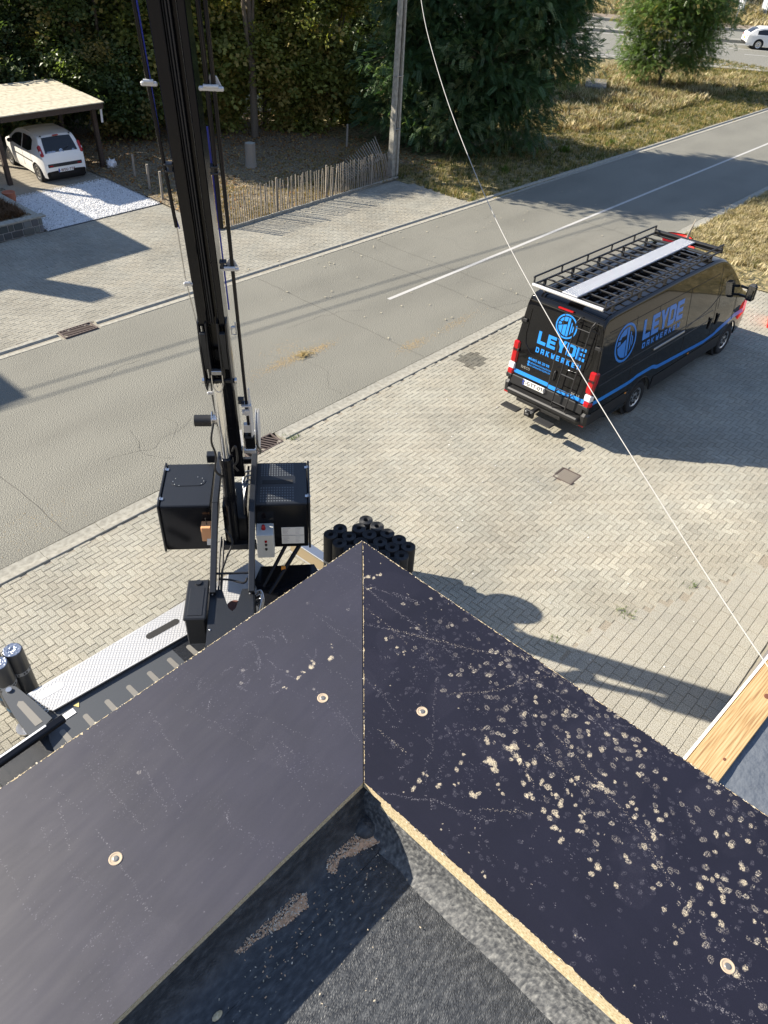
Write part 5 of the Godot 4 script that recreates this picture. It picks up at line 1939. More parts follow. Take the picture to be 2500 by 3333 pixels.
func build_van():
	var t = thing("roofing_van", "long black high-roof panel van with blue lettering and roof rack", "van", Vector3(13.868, lot_y(-5.808), -5.808))
	t.basis = Basis(Vector3.RIGHT, -atan(LOT_SLOPE)) * Basis(Vector3.UP, -0.056)
	var ut = [Vector2(-1.985, 0.62), Vector2(-1.97, 0.9), Vector2(-1.799, 2.45), Vector2(-1.76, 2.55), Vector2(-1.66, 2.61), Vector2(-1.4, 2.63), Vector2(1.0, 2.66), Vector2(2.6, 2.64), Vector2(2.95, 2.58), Vector2(3.2, 2.46), Vector2(3.5, 2.27), Vector2(4.3, 1.62), Vector2(4.42, 1.52), Vector2(4.75, 1.38), Vector2(4.98, 1.16), Vector2(5.08, 0.9), Vector2(5.12, 0.55)]
	var upper = func(x): return interp(ut, x)
	var lower = func(x):
		var y = 0.36
		if x < -1.2:
			y = 0.46
		for c in [0.0, 4.094]:
			var d = abs(x - c)
			if d < 0.47:
				y = max(y, 0.36 + sqrt(0.47 * 0.47 - d * d))
		return y
	var half = func(x, y):
		var w = 1.0
		if y > 1.2:
			w -= (y - 1.2) * 0.115
		if y < 0.6:
			w -= (0.6 - y) * 0.08
		if x > 3.6:
			w -= pow((x - 3.6) / 1.5, 2.0) * 0.13
		if x < -1.8:
			w -= pow((-1.8 - x) / 0.19, 2.0) * 0.035
		return w
	var xs = [-1.985, -1.98, -1.975, -1.97, -1.95, -1.93, -1.9, -1.87, -1.84, -1.81, -1.799, -1.78, -1.76, -1.72, -1.66, -1.55, -1.4, -1.2, -0.9, -0.7]
	for k in 25:
		xs.append(-0.48 + 0.04 * k)
	for k in 14:
		xs.append(0.7 + 0.2 * k)
	for k in 25:
		xs.append(4.094 - 0.48 + 0.04 * k)
	for x in [4.65, 4.75, 4.87, 4.98, 5.04, 5.08, 5.1, 5.12]:
		xs.append(x)
	var mb = MB.new()
	loft_body(mb, xs, lower, upper, half, 0.09, 0.03)
	var body = put(mb, "body", M.van_black, t)
	var un = MB.new()
	un.box(Vector3(1.6, 0.5, 0), Vector3(6.6, 0.3, 1.2), 0.02)
	for c in [0.0, 4.094]:
		un.cyl(Vector3(c, 0.4, -0.9), Vector3(c, 0.4, 0.9), 0.46, -1, 24)
	put(un, "underbody", M.void, t)
	for c in [0.0, 4.094]:
		for s in [-1.0, 1.0]:
			wheel(t, Vector3(c, 0.355, s * 0.865), 0.355, 0.21, s, 10, 0.62)
			if s > 0:
				# plastic arch lip
				var pts = []
				for k in 15:
					var a = PI * (0.02 + 0.96 * k / 14.0)
					pts.append(Vector3(c + 0.475 * cos(a), 0.36 + 0.475 * sin(a), 0.985 if c < 1 else half.call(c + 0.475 * cos(a), 0.8) - 0.01))
				var al = MB.new()
				al.tube(pts, 0.022, 6)
				put(al, "wheel_arch", M.plastic, t)
	# lower sill cladding on the near side
	var sl = MB.new()
	side_patch(sl, 0.5, 3.6, func(_x): return 0.37, func(_x): return 0.68, half, 0.008, 1.0)
	side_patch(sl, -1.88, -0.5, func(_x): return 0.47, func(_x): return 0.74, half, 0.008, 1.0)
	put(sl, "side_cladding", M.plastic, t)
	# ---- rear face frame
	var ry = Vector3(0.1104, 1, 0).normalized()
	var rx = Vector3(0, 0, 1)
	var rn = rx.cross(ry)
	var rear = func(z, y, off): return Vector3(-1.97 + (y - 0.9) * 0.1104, y, z) + rn * off
	var gp = MB.new()
	gp.box(rear.call(0.0, 1.6, 0.004), Vector3(0.014, 1.75, 0.006), 0.0, Basis(rn, ry, rx) * Basis(Vector3.UP, PI / 2))
	gp.box(rear.call(0.0, 2.47, 0.004), Vector3(1.62, 0.014, 0.006), 0.0, Basis(rx, ry, rn))
	put(gp, "door_gap", M.void, body)
	for s in [-1.0, 1.0]:
		# pressed panel edge
		var pe = MB.new()
		pe.tube([rear.call(s * 0.1, 1.42, 0.0), rear.call(s * 0.55, 1.45, 0.003), rear.call(s * 0.72, 1.6, 0.003), rear.call(s * 0.76, 1.8, 0.003), rear.call(s * 0.74, 2.3, 0.002)], 0.012, 6)
		put(pe, "panel_ridge", M.van_black, body)
		for y in [0.86, 1.42, 2.05]:
			var hg = MB.new()
			hg.box(rear.call(s * (0.93 - (y - 0.9) * 0.07), y, 0.02), Vector3(0.14, 0.07, 0.05), 0.01, Basis(rx, ry, rn))
			hg.cyl(rear.call(s * (0.97 - (y - 0.9) * 0.07), y - 0.05, 0.03), rear.call(s * (0.97 - (y - 0.9) * 0.07), y + 0.05, 0.03), 0.018, -1, 8)
			put(hg, "door_hinge", M.plastic, t)
		# tail lamps
		var tl = MB.new()
		var tb = Basis(rx, ry, rn)
		tl.box(rear.call(s * 0.905, 1.375, -0.03), Vector3(0.15, 0.46, 0.15), 0.03, tb)
		tl.box(rear.call(s * 0.925, 0.94, -0.03), Vector3(0.15, 0.13, 0.15), 0.03, tb)
		var lo = put(tl, "tail_lamp", M.red_lamp, t)
		var tc = MB.new()
		tc.box(rear.call(s * 0.918, 1.075, -0.03), Vector3(0.15, 0.14, 0.15), 0.02, tb)
		put(tc, "clear_lens", M.clear_lamp, lo)
	var bk = MB.new()
	bk.box(rear.call(0.0, 2.52, 0.02), Vector3(0.34, 0.035, 0.05), 0.01, Basis(rx, ry, rn))
	put(bk, "brake_lamp", M.red_lamp, t)
	# bumper step, corners, hitch
	var bp = MB.new()
	bp.box(Vector3(-2.02, 0.6, 0), Vector3(0.22, 0.1, 1.72), 0.025)
	bp.box(Vector3(-1.99, 0.53, 0), Vector3(0.14, 0.14, 1.8), 0.03)
	var bo = put(bp, "rear_bumper", M.plastic, t)
	for s in [-1.0, 1.0]:
		var bc = MB.new()
		bc.box(Vector3(-1.93, 0.6, s * 0.93), Vector3(0.22, 0.3, 0.16), 0.05)
		put(bc, "bumper_corner", M.plastic, bo)
		var rf = MB.new()
		rf.box(Vector3(-2.035, 0.49, s * 0.93), Vector3(0.015, 0.03, 0.1), 0.003)
		put(rf, "reflector", M.red_lamp, bo)
	var tr = MB.new()
	for k in 44:
		tr.box(Vector3(-2.02, 0.6525, -0.8 + k * 0.037), Vector3(0.13, 0.004, 0.018))
	put(tr, "step_ribs", M.rubber, bo).set_meta("kind", "stuff")
	var ht = MB.new()
	ht.box(Vector3(-2.0, 0.43, -0.1), Vector3(0.08, 0.08, 1.1), 0.01)
	ht.box(Vector3(-2.2, 0.42, -0.1), Vector3(0.4, 0.07, 0.09), 0.01)
	ht.ball(Vector3(-2.4, 0.5, -0.1), Vector3(0.028, 0.028, 0.028), 12, 8)
	ht.box(Vector3(-2.32, 0.43, -0.1), Vector3(0.06, 0.16, 0.22), 0.006)
	var ho = put(ht, "tow_hitch", M.plastic, t)
	for z in [-0.5, 0.32]:
		var sp = MB.new()
		sp.box(Vector3(-2.4, 0.44, z), Vector3(0.2, 0.035, 0.42), 0.015)
		put(sp, "hitch_step", M.rubber, ho)
	for p in [Vector3(-2.352, 0.46, -0.17), Vector3(-2.352, 0.46, -0.12), Vector3(-2.352, 0.4, -0.08), Vector3(-2.352, 0.47, -0.04), Vector3(-2.352, 0.41, -0.16)]:
		var sb = MB.new()
		sb.box(p, Vector3(0.006, 0.025, 0.025), 0.004)
		put(sb, "bolt", M.silver, ho)
	# number plate and rear writing
	var pf = MB.new()
	pf.box(rear.call(-0.3, 0.85, 0.045), Vector3(0.53, 0.12, 0.012), 0.003, Basis(rx, ry, rn))
	var po = put(pf, "number_plate", M.plate, t)
	var eu = MB.new()
	eu.box(rear.call(-0.543, 0.85, 0.052), Vector3(0.042, 0.112, 0.002), 0.0, Basis(rx, ry, rn))
	put(eu, "blue_band", M.eu, po)
	small_text(po, "2-GTT-010", "plate_lettering", rear.call(-0.285, 0.85, 0.053), rx, ry, 0.088, mat(0.06, 0.06, 0.07), true)
	var rim = MB.new()
	rim.box(rear.call(0.0, 0.8, 0.012), Vector3(1.75, 0.2, 0.03), 0.012, Basis(rx, ry, rn))
	put(rim, "lower_door_panel", M.plastic, t)
	var rl = MB.new()
	letters(rl, "LEYDE", rear.call(-0.47, 1.70, 0.003), rx, ry, rn * 0.002, 1.1, 0.25)
	letters(rl, "DAKWERKEN", rear.call(-0.46, 1.52, 0.003), rx, ry, rn * 0.002, 1.08, 0.105)
	var rlo = put(rl, "rear_lettering", M.blue, body)
	var em = MB.new()
	emblem(em, rear.call(0.08, 2.22, 0.003), rx, ry, rn * 0.002, 0.235)
	put(em, "rear_emblem", M.blue, body)
	small_text(body, "0495 66 20 98", "phone_number", rear.call(-0.3, 1.345, 0.004), rx, ry, 0.052, M.blue, true)
	small_text(body, "info@dakwerkenleyde.be", "mail_address", rear.call(-0.3, 1.27, 0.004), rx, ry, 0.036, M.blue, false)
	small_text(body, "www.dakwerkenleyde.be", "web_address", rear.call(-0.3, 1.215, 0.004), rx, ry, 0.036, M.blue, false)
	for y in [1.345, 1.27, 1.215]:
		var dt = MB.new()
		dt.cyl(rear.call(-0.555, y, 0.002), rear.call(-0.555, y, 0.005), 0.024, -1, 12)
		put(dt, "round_symbol", M.blue, body)
	small_text(t, "IVECO", "chrome_badge", rear.call(-0.6, 1.125, 0.006), rx, ry, 0.055, M.chrome)
	small_text(t, "DAILY", "chrome_badge", rear.call(0.63, 1.03, 0.006), rx, ry, 0.05, M.chrome)
	var rs = MB.new()
	rs.box(rear.call(-0.43, 0.985, 0.003), Vector3(0.84, 0.08, 0.004), 0.0, Basis(rx, ry, rn))
	rs.box(rear.call(0.43, 0.965, 0.003), Vector3(0.84, 0.08, 0.004), 0.0, Basis(rx, ry, rn))
	put(rs, "blue_stripe", M.blue, body)
	var hd = MB.new()
	hd.tube([rear.call(0.1, 1.13, 0.01), rear.call(0.1, 1.15, 0.05), rear.call(0.1, 1.3, 0.05), rear.call(0.1, 1.32, 0.01)], 0.017, 8)
	put(hd, "door_handle", M.plastic, t)
	# ladder on the right hand door
	var ld = MB.new()
	var la = [rear.call(0.24, 0.66, 0.13), rear.call(0.34, 2.42, 0.13), rear.call(0.36, 2.5, 0.05)]
	var lb = [rear.call(0.56, 0.66, 0.13), rear.call(0.66, 2.42, 0.13), rear.call(0.68, 2.5, 0.05)]
	ld.tube(la, 0.015, 6)
	ld.tube(lb, 0.015, 6)
	for q in [0.06, 0.22, 0.4, 0.58, 0.76, 0.94]:
		ld.tube([la[0].lerp(la[1], q), lb[0].lerp(lb[1], q)], 0.012, 6)
	for q in [0.18, 0.97]:
		for l in [la, lb]:
			var p = l[0].lerp(l[1], q)
			ld.tube([p, p - rn * 0.12 + Vector3(0, 0.02, 0)], 0.012, 6)
			ld.tube([p, p - rn * 0.12 + Vector3(0, -0.06, 0.12 if l == lb else -0.05)], 0.008, 6)
	put(ld, "rear_ladder", M.plastic, t)
	# ---- near side frame
	var sx = Vector3(1, 0, 0)
	var sy = Vector3(0, 1, -0.115).normalized()
	var sn = sx.cross(sy)
	var side = func(x, y, off): return Vector3(x, y, 1.0 - max(0.0, y - 1.2) * 0.115) + sn * off
	var sm = MB.new()
	emblem(sm, side.call(-0.98, 1.92, 0.003), sx, sy, sn * 0.002, 0.385)
	put(sm, "side_emblem", M.blue_dark, body)
	var st = MB.new()
	letters(st, "LEYDE", side.call(-0.34, 1.76, 0.003), sx, sy, sn * 0.002, 1.62, 0.42)
	letters(st, "DAKWERKEN", side.call(-0.3, 1.58, 0.003), sx, sy, sn * 0.002, 1.56, 0.12)
	put(st, "side_lettering", M.blue_dark, body)
	var sp2 = [Vector2(-1.9, 0.97), Vector2(-0.75, 0.945), Vector2(-0.48, 0.95), Vector2(-0.3, 0.985), Vector2(0.35, 0.975), Vector2(0.55, 0.9), Vector2(2.7, 0.78), Vector2(3.2, 0.82), Vector2(3.6, 0.9), Vector2(4.1, 0.98), Vector2(4.6, 0.93), Vector2(4.95, 0.86)]
	var ss = MB.new()
	side_patch(ss, -1.88, 4.92, func(x): return interp(sp2, x) - 0.045, func(x): return interp(sp2, x) + 0.045 + (0.03 if x > 3.2 else 0.0), half, 0.0035, 1.0, 90, 1)
	put(ss, "blue_stripe", M.blue_dark, body)
	# door gaps, sliding rail, handles
	var dg = MB.new()
	for q in [[2.9, 0.7, 2.45], [1.55, 0.7, 2.3], [0.25, 1.5, 2.3], [3.98, 0.95, 1.5], [-0.62, 1.0, 2.35]]:
		dg.box(side.call(q[0], (q[1] + q[2]) * 0.5, 0.001), Vector3(0.01, q[2] - q[1], 0.004), 0.0, Basis(sx, sy, sn)) if q[1] > 1.15 else dg.box(side.call(q[0], (1.2 + q[2]) * 0.5, 0.001), Vector3(0.01, q[2] - 1.2, 0.004), 0.0, Basis(sx, sy, sn))
		if q[1] < 1.15:
			dg.box(Vector3(q[0], (q[1] + 1.2) * 0.5, 1.0), Vector3(0.01, 1.2 - q[1], 0.006))
	dg.box(side.call(0.6, 2.3, 0.001), Vector3(4.4, 0.01, 0.004), 0.0, Basis(sx, sy, sn))
	dg.box(side.call(0.2, 1.37, 0.002), Vector3(3.4, 0.012, 0.004), 0.0, Basis(sx, sy, sn))
	put(dg, "door_gap", M.void, body)
	var rg = MB.new()
	for y in [1.3, 1.5]:
		rg.tube([side.call(-1.8, y, 0.0), side.call(2.8, y, 0.0)], 0.008, 6)
	rg.tube(spline([side.call(1.6, 1.46, 0), side.call(2.5, 1.58, 0), side.call(2.95, 1.75, 0), side.call(3.1, 1.86, 0)], 6), 0.009, 6)
	put(rg, "pressed_ridge", M.van_black, body)
	var sr = MB.new()
	sr.box(side.call(0.85, 1.405, 0.012), Vector3(1.28, 0.045, 0.024), 0.006, Basis(sx, sy, sn))
	put(sr, "sliding_rail", M.steel, t)
	for x in [2.72, 3.08]:
		var hh = MB.new()
		hh.box(Vector3(x, 1.22, 1.012), Vector3(0.06, 0.26, 0.035), 0.014, Basis(Vector3(0, 0, 1), -0.2))
		put(hh, "door_handle", M.plastic, t)
	for x in [-0.62, 2.0]:
		var ml = MB.new()
		ml.box(Vector3(x, 0.72, 1.006), Vector3(0.06, 0.03, 0.012), 0.003)
		put(ml, "side_marker", M.orange_lamp, t)
	var fw = MB.new()
	side_patch(fw, 3.02, 4.02, func(x): return 1.46 + 0.02 * sin(x), func(x): return min(2.14, upper.call(x) - 0.16), half, 0.004, 1.0, 14, 6)
	side_patch(fw, 3.02, 4.02, func(x): return 1.46, func(x): return min(2.14, upper.call(x) - 0.16), half, 0.004, -1.0, 14, 6)
	put(fw, "door_window", M.glass, t)
	var ws = MB.new()
	top_patch(ws, 3.24, 4.36, upper, half, 0.09, 0.93, 0.004, 0.03, 16)
	put(ws, "windscreen", M.glass, t)
	for s in [-1.0, 1.0]:
		var mi = MB.new()
		mi.box(Vector3(4.12, 1.62, s * 1.2), Vector3(0.14, 0.4, 0.2), 0.05)
		mi.box(Vector3(4.1, 1.7, s * 1.04), Vector3(0.06, 0.05, 0.2), 0.01)
		mi.box(Vector3(4.1, 1.5, s * 1.04), Vector3(0.06, 0.05, 0.2), 0.01)
		var mo = put(mi, "wing_mirror", M.plastic, t)
		var mg = MB.new()
		mg.box(Vector3(4.048, 1.64, s * 1.21), Vector3(0.004, 0.3, 0.15), 0.002)
		put(mg, "mirror_glass", M.chrome, mo)
		var hl = MB.new()
		side_patch(hl, 4.7, 4.96, func(x): return 0.9, func(x): return min(1.2, upper.call(x) - 0.1), half, 0.006, s, 6, 4)
		put(hl, "head_lamp", M.clear_lamp, t)
	# ---- roof ribs and rack
	for z in [-0.6, -0.36, -0.12, 0.12, 0.36, 0.6]:
		var rb = MB.new()
		rb.box(Vector3(0.5, 2.675, z), Vector3(3.9, 0.03, 0.07), 0.012)
		put(rb, "roof_rib", M.van_black, body)
	var rack = Node3D.new()
	rack.name = "roof_rack"
	t.add_child(rack)
	for s in [-1.0, 1.0]:
		var a = MB.new()
		a.box(Vector3(0.42, 2.79, s * 0.775), Vector3(4.55, 0.035, 0.035), 0.005)
		a.box(Vector3(0.42, 2.93, s * 0.79), Vector3(4.55, 0.03, 0.03), 0.005)
		for k in 6:
			a.box(Vector3(-1.83 + k * 0.9, 2.86, s * 0.785), Vector3(0.025, 0.14, 0.025))
		for k in 5:
			a.box(Vector3(-1.5 + k * 0.95, 2.72, s * 0.76), Vector3(0.05, 0.14, 0.05), 0.005)
		put(a, "side_rail", M.plastic, rack)
	for k in 15:
		var a = MB.new()
		a.box(Vector3(-1.72 + k * 0.305, 2.785, 0), Vector3(0.028, 0.03, 1.53), 0.004)
		put(a, "cross_bar", M.plastic, rack)
	var fb = MB.new()
	fb.box(Vector3(2.7, 2.8, 0), Vector3(0.07, 0.12, 1.6), 0.01, Basis(Vector3(0, 0, 1), 0.5))
	put(fb, "wind_deflector", M.plastic, rack)
	var rr = MB.new()
	rr.cyl(Vector3(-1.87, 2.79, -0.78), Vector3(-1.87, 2.79, 0.78), 0.035, -1, 16)
	put(rr, "rear_roller", M.alu, rack)
	var pk = MB.new()
	pk.box(Vector3(0.42, 2.825, 0.02), Vector3(4.5, 0.03, 0.34), 0.006)
	var pko = put(pk, "walkway_plank", mat(0.4, 0.41, 0.43, 0.45, 0.4), rack)
	var dm = MB.new()
	dm.cyl(Vector3(0, -0.002, 0), Vector3(0, 0.004, 0), 0.013, 0.009, 8)
	var dx = []
	for k in 74:
		for j in 6:
			dx.append(Transform3D(Basis.IDENTITY, Vector3(-1.78 + k * 0.06 + (0.03 if j % 2 else 0.0), 2.84, -0.11 + j * 0.052)))
	many(dm.mesh(), "grip_studs", M.steel, dx, [], pko)

func build_small_car():
	var t = thing("small_car", "small white hatchback parked under the carport", "car", Vector3(12.82, 0.0, -26.66), 1.493)
	var ut = [Vector2(-0.52, 0.4), Vector2(-0.515, 0.62), Vector2(-0.49, 0.8), Vector2(-0.44, 0.93), Vector2(-0.40, 0.99), Vector2(-0.14, 1.36), Vector2(-0.06, 1.42), Vector2(0.3, 1.455), Vector2(0.8, 1.465), Vector2(1.3, 1.43), Vector2(1.6, 1.35), Vector2(2.2, 0.98), Vector2(2.5, 0.9), Vector2(2.72, 0.8), Vector2(2.86, 0.62), Vector2(2.91, 0.4)]
	vehicle(t, ut, 0.815, 2.34, 0.285, -0.52, 2.91, M.white_paint, 0.36, 0.85, 0.2)
	var upper = func(x): return interp(ut, x)
	var half = func(x, y): return car_half(x, y, 0.815, 0.36, 0.85, 2.34, -0.52, 2.91)
	var rg = MB.new()
	top_patch(rg, -0.425, -0.13, upper, half, 0.07, 0.86, 0.005, 0.02, 8)
	var go = put(rg, "rear_window", M.glass, t)
	for s in [-1.0, 1.0]:
		var w = MB.new()
		side_patch(w, 1.03, 1.86, func(x): return 0.9 + 0.02 * (x - 1.0), func(x): return min(1.33, upper.call(x) - 0.13), half, 0.004, s, 12, 5)
		put(w, "front_side_window", M.glass, t)
		var w2 = MB.new()
		side_patch(w2, 0.22, 0.96, func(x): return 0.9 + 0.25 * max(0.0, 0.5 - x), func(x): return min(1.34, upper.call(x) - 0.12) - 0.3 * max(0.0, 0.4 - x), half, 0.004, s, 12, 5)
		put(w2, "rear_side_window", M.glass, t)
		var ml = MB.new()
		ml.box(Vector3(0.98, 0.62, s * 0.822), Vector3(1.5, 0.05, 0.02), 0.006)
		put(ml, "side_moulding", M.plastic, t)
		var lp = MB.new()
		lp.box(Vector3(-0.35, 1.03, s * 0.69), Vector3(0.16, 0.38, 0.09), 0.03, Basis(Vector3(0, 0, 1), -0.6))
		var lo = put(lp, "tail_lamp", M.red_lamp, t)
		var lc = MB.new()
		lc.box(Vector3(-0.385, 1.0, s * 0.7), Vector3(0.12, 0.1, 0.085), 0.02, Basis(Vector3(0, 0, 1), -0.6))
		put(lc, "clear_lens", M.clear_lamp, lo)
		var mi = MB.new()
		mi.box(Vector3(1.82, 0.96, s * 0.86), Vector3(0.1, 0.13, 0.18), 0.04)
		put(mi, "wing_mirror", M.plastic, t)
		var rr = MB.new()
		rr.tube([Vector3(-0.1, 1.41, s * 0.53), Vector3(0.8, 1.47, s * 0.56), Vector3(1.5, 1.39, s * 0.55)], 0.008, 6)
		put(rr, "roof_trim", M.plastic, t)
		var rf = MB.new()
		rf.box(Vector3(-0.53, 0.58, s * 0.5), Vector3(0.02, 0.035, 0.13), 0.005)
		put(rf, "reflector", M.red_lamp, t)
		var sp = MB.new()
		sp.box(Vector3(-0.12, 1.43, s * 0.5), Vector3(0.07, 0.04, 0.04), 0.01)
		put(sp, "hatch_hinge", M.plastic, t)
		var gp = MB.new()
		for x in [0.99, 0.3]:
			gp.box(Vector3(x, 0.6, s * 0.8155), Vector3(0.008, 0.5, 0.006))
		put(gp, "door_gap", M.void, t)
	var bp = MB.new()
	bp.box(Vector3(-0.505, 0.585, 0), Vector3(0.05, 0.13, 1.22), 0.03)
	put(bp, "bumper_strip", M.plastic, t)
	var bl = MB.new()
	bl.box(Vector3(-0.15, 1.425, 0), Vector3(0.05, 0.03, 0.2), 0.008)
	put(bl, "brake_lamp", M.red_lamp, t)
	var pl = MB.new()
	pl.box(Vector3(-0.53, 0.42, -0.02), Vector3(0.014, 0.12, 0.53), 0.003)
	var po = put(pl, "number_plate", M.plate, t)
	var eu = MB.new()
	eu.box(Vector3(-0.5385, 0.42, -0.262), Vector3(0.003, 0.11, 0.045))
	put(eu, "blue_band", M.eu, po)
	var ex = Vector3(0, 0, 1)
	small_text(po, "1-WEU-774", "plate_lettering", Vector3(-0.539, 0.42, -0.0), ex, Vector3.UP, 0.085, mat(0.12, 0.02, 0.02))
	var gy = Vector3(0.57, 0.82, 0).normalized()
	small_text(t, "CITROËN", "badge_lettering", Vector3(-0.425, 0.985, -0.36), ex, gy, 0.05, M.chrome)
	small_text(t, "C1", "badge_lettering", Vector3(-0.425, 0.985, 0.42), ex, gy, 0.055, M.chrome)
	var cv = MB.new()
	for y in [0.0, 0.05]:
		for s in [-1.0, 1.0]:
			cv.extrude(PackedVector2Array([Vector2(0, 0.05 + y), Vector2(0.075 * s, y), Vector2(0.075 * s, y - 0.022), Vector2(0, 0.028 + y)]), Vector3(-0.432, 0.965, 0), ex, gy, ex.cross(gy) * 0.006)
	put(cv, "chevron_badge", M.chrome, t)
	var wp = MB.new()
	wp.tube([Vector3(-0.44, 1.0, 0.02), Vector3(-0.37, 1.09, 0.28)], 0.01, 5)
	put(wp, "wiper", M.ink, go)

func car_half(x, y, w0, tumble, ybelt, wb, x0, x1):
	var w = w0
	if y > ybelt:
		w -= (y - ybelt) * tumble
	if y < 0.4:
		w -= (0.4 - y) * 0.15
	if x > wb * 0.9:
		w -= pow((x - wb * 0.9) / (x1 - wb * 0.9), 2.0) * 0.2
	if x < 0.0:
		w -= pow(x / x0, 2.0) * 0.11
	return w

func vehicle(t, ut, w0, wb, wr, x0, x1, paint, tumble, ybelt, low):
	var upper = func(x): return interp(ut, x)
	var lower = func(x):
		var y = low
		for c in [0.0, wb]:
			var d = abs(x - c)
			if d < wr + 0.06:
				y = max(y, wr + sqrt((wr + 0.06) * (wr + 0.06) - d * d))
		return y
	var half = func(x, y): return car_half(x, y, w0, tumble, ybelt, wb, x0, x1)
	var xs = []
	for p in ut:
		xs.append(p.x)
	for c in [0.0, wb]:
		for k in 19:
			xs.append(c + (wr + 0.065) * (k - 9) / 9.0)
	var q = x0
	while q < x1:
		xs.append(q + 0.003)
		q += 0.09
	xs.sort()
	var u = []
	for x in xs:
		if x >= x0 and x <= x1 and (u.size() == 0 or x - u[u.size() - 1] > 0.004):
			u.append(x)
	var mb = MB.new()
	loft_body(mb, u, lower, upper, half, 0.07, 0.02)
	put(mb, "body", paint, t)
	var un = MB.new()
	un.box(Vector3((x0 + x1) * 0.5, low + 0.12, 0), Vector3(x1 - x0 - 0.3, 0.22, w0 * 1.3))
	for c in [0.0, wb]:
		un.cyl(Vector3(c, wr + 0.02, -w0 + 0.07), Vector3(c, wr + 0.02, w0 - 0.07), wr + 0.045, -1, 20)
	put(un, "underbody", M.void, t)
	for c in [0.0, wb]:
		for s in [-1.0, 1.0]:
			wheel(t, Vector3(c, wr, s * (w0 - 0.085)), wr, 0.165, s, 8, 0.68)

func build_far_car():
	var p = hp(28.8, 71.55, 0.06)
	var t = thing("white_hatchback", "white hatchback with yellow plate driving on the main road", "car", hp(20.6, 71.4, 0.064), -atan2(HD.z, HD.x))
	var ut = [Vector2(-0.95, 0.45), Vector2(-0.94, 0.7), Vector2(-0.88, 0.95), Vector2(-0.82, 1.02), Vector2(-0.4, 1.3), Vector2(0.1, 1.43), Vector2(0.9, 1.47), Vector2(1.5, 1.42), Vector2(2.3, 1.02), Vector2(3.0, 0.92), Vector2(3.4, 0.7), Vector2(3.46, 0.4)]
	vehicle(t, ut, 0.9, 2.7, 0.33, -0.95, 3.46, M.white_paint, 0.4, 0.92, 0.24)
	var upper = func(x): return interp(ut, x)
	var half = func(x, y): return car_half(x, y, 0.9, 0.4, 0.92, 2.7, -0.95, 3.46)
	var rw = MB.new()
	top_patch(rw, -0.78, -0.2, upper, half, 0.07, 0.86, 0.005, 0.02, 8)
	put(rw, "rear_window", M.glass, t)
	for s in [-1.0, 1.0]:
		var w = MB.new()
		side_patch(w, -0.25, 1.95, func(x): return 0.98, func(x): return max(1.0, min(1.34, upper.call(x) - 0.13)), half, 0.004, s, 16, 5)
		put(w, "side_window", M.glass, t)
		var lp = MB.new()
		lp.box(Vector3(-0.87, 0.84, s * 0.62), Vector3(0.12, 0.1, 0.3), 0.03)
		put(lp, "tail_lamp", M.red_lamp, t)
	var pl = MB.new()
	pl.box(Vector3(-0.95, 0.66, 0), Vector3(0.02, 0.12, 0.52), 0.003)
	put(pl, "number_plate", mat(0.75, 0.5, 0.05, 0.5), t)
	var bp = MB.new()
	bp.box(Vector3(-0.9, 0.4, 0), Vector3(0.12, 0.14, 1.5), 0.04)
	put(bp, "bumper_skirt", M.plastic, t)

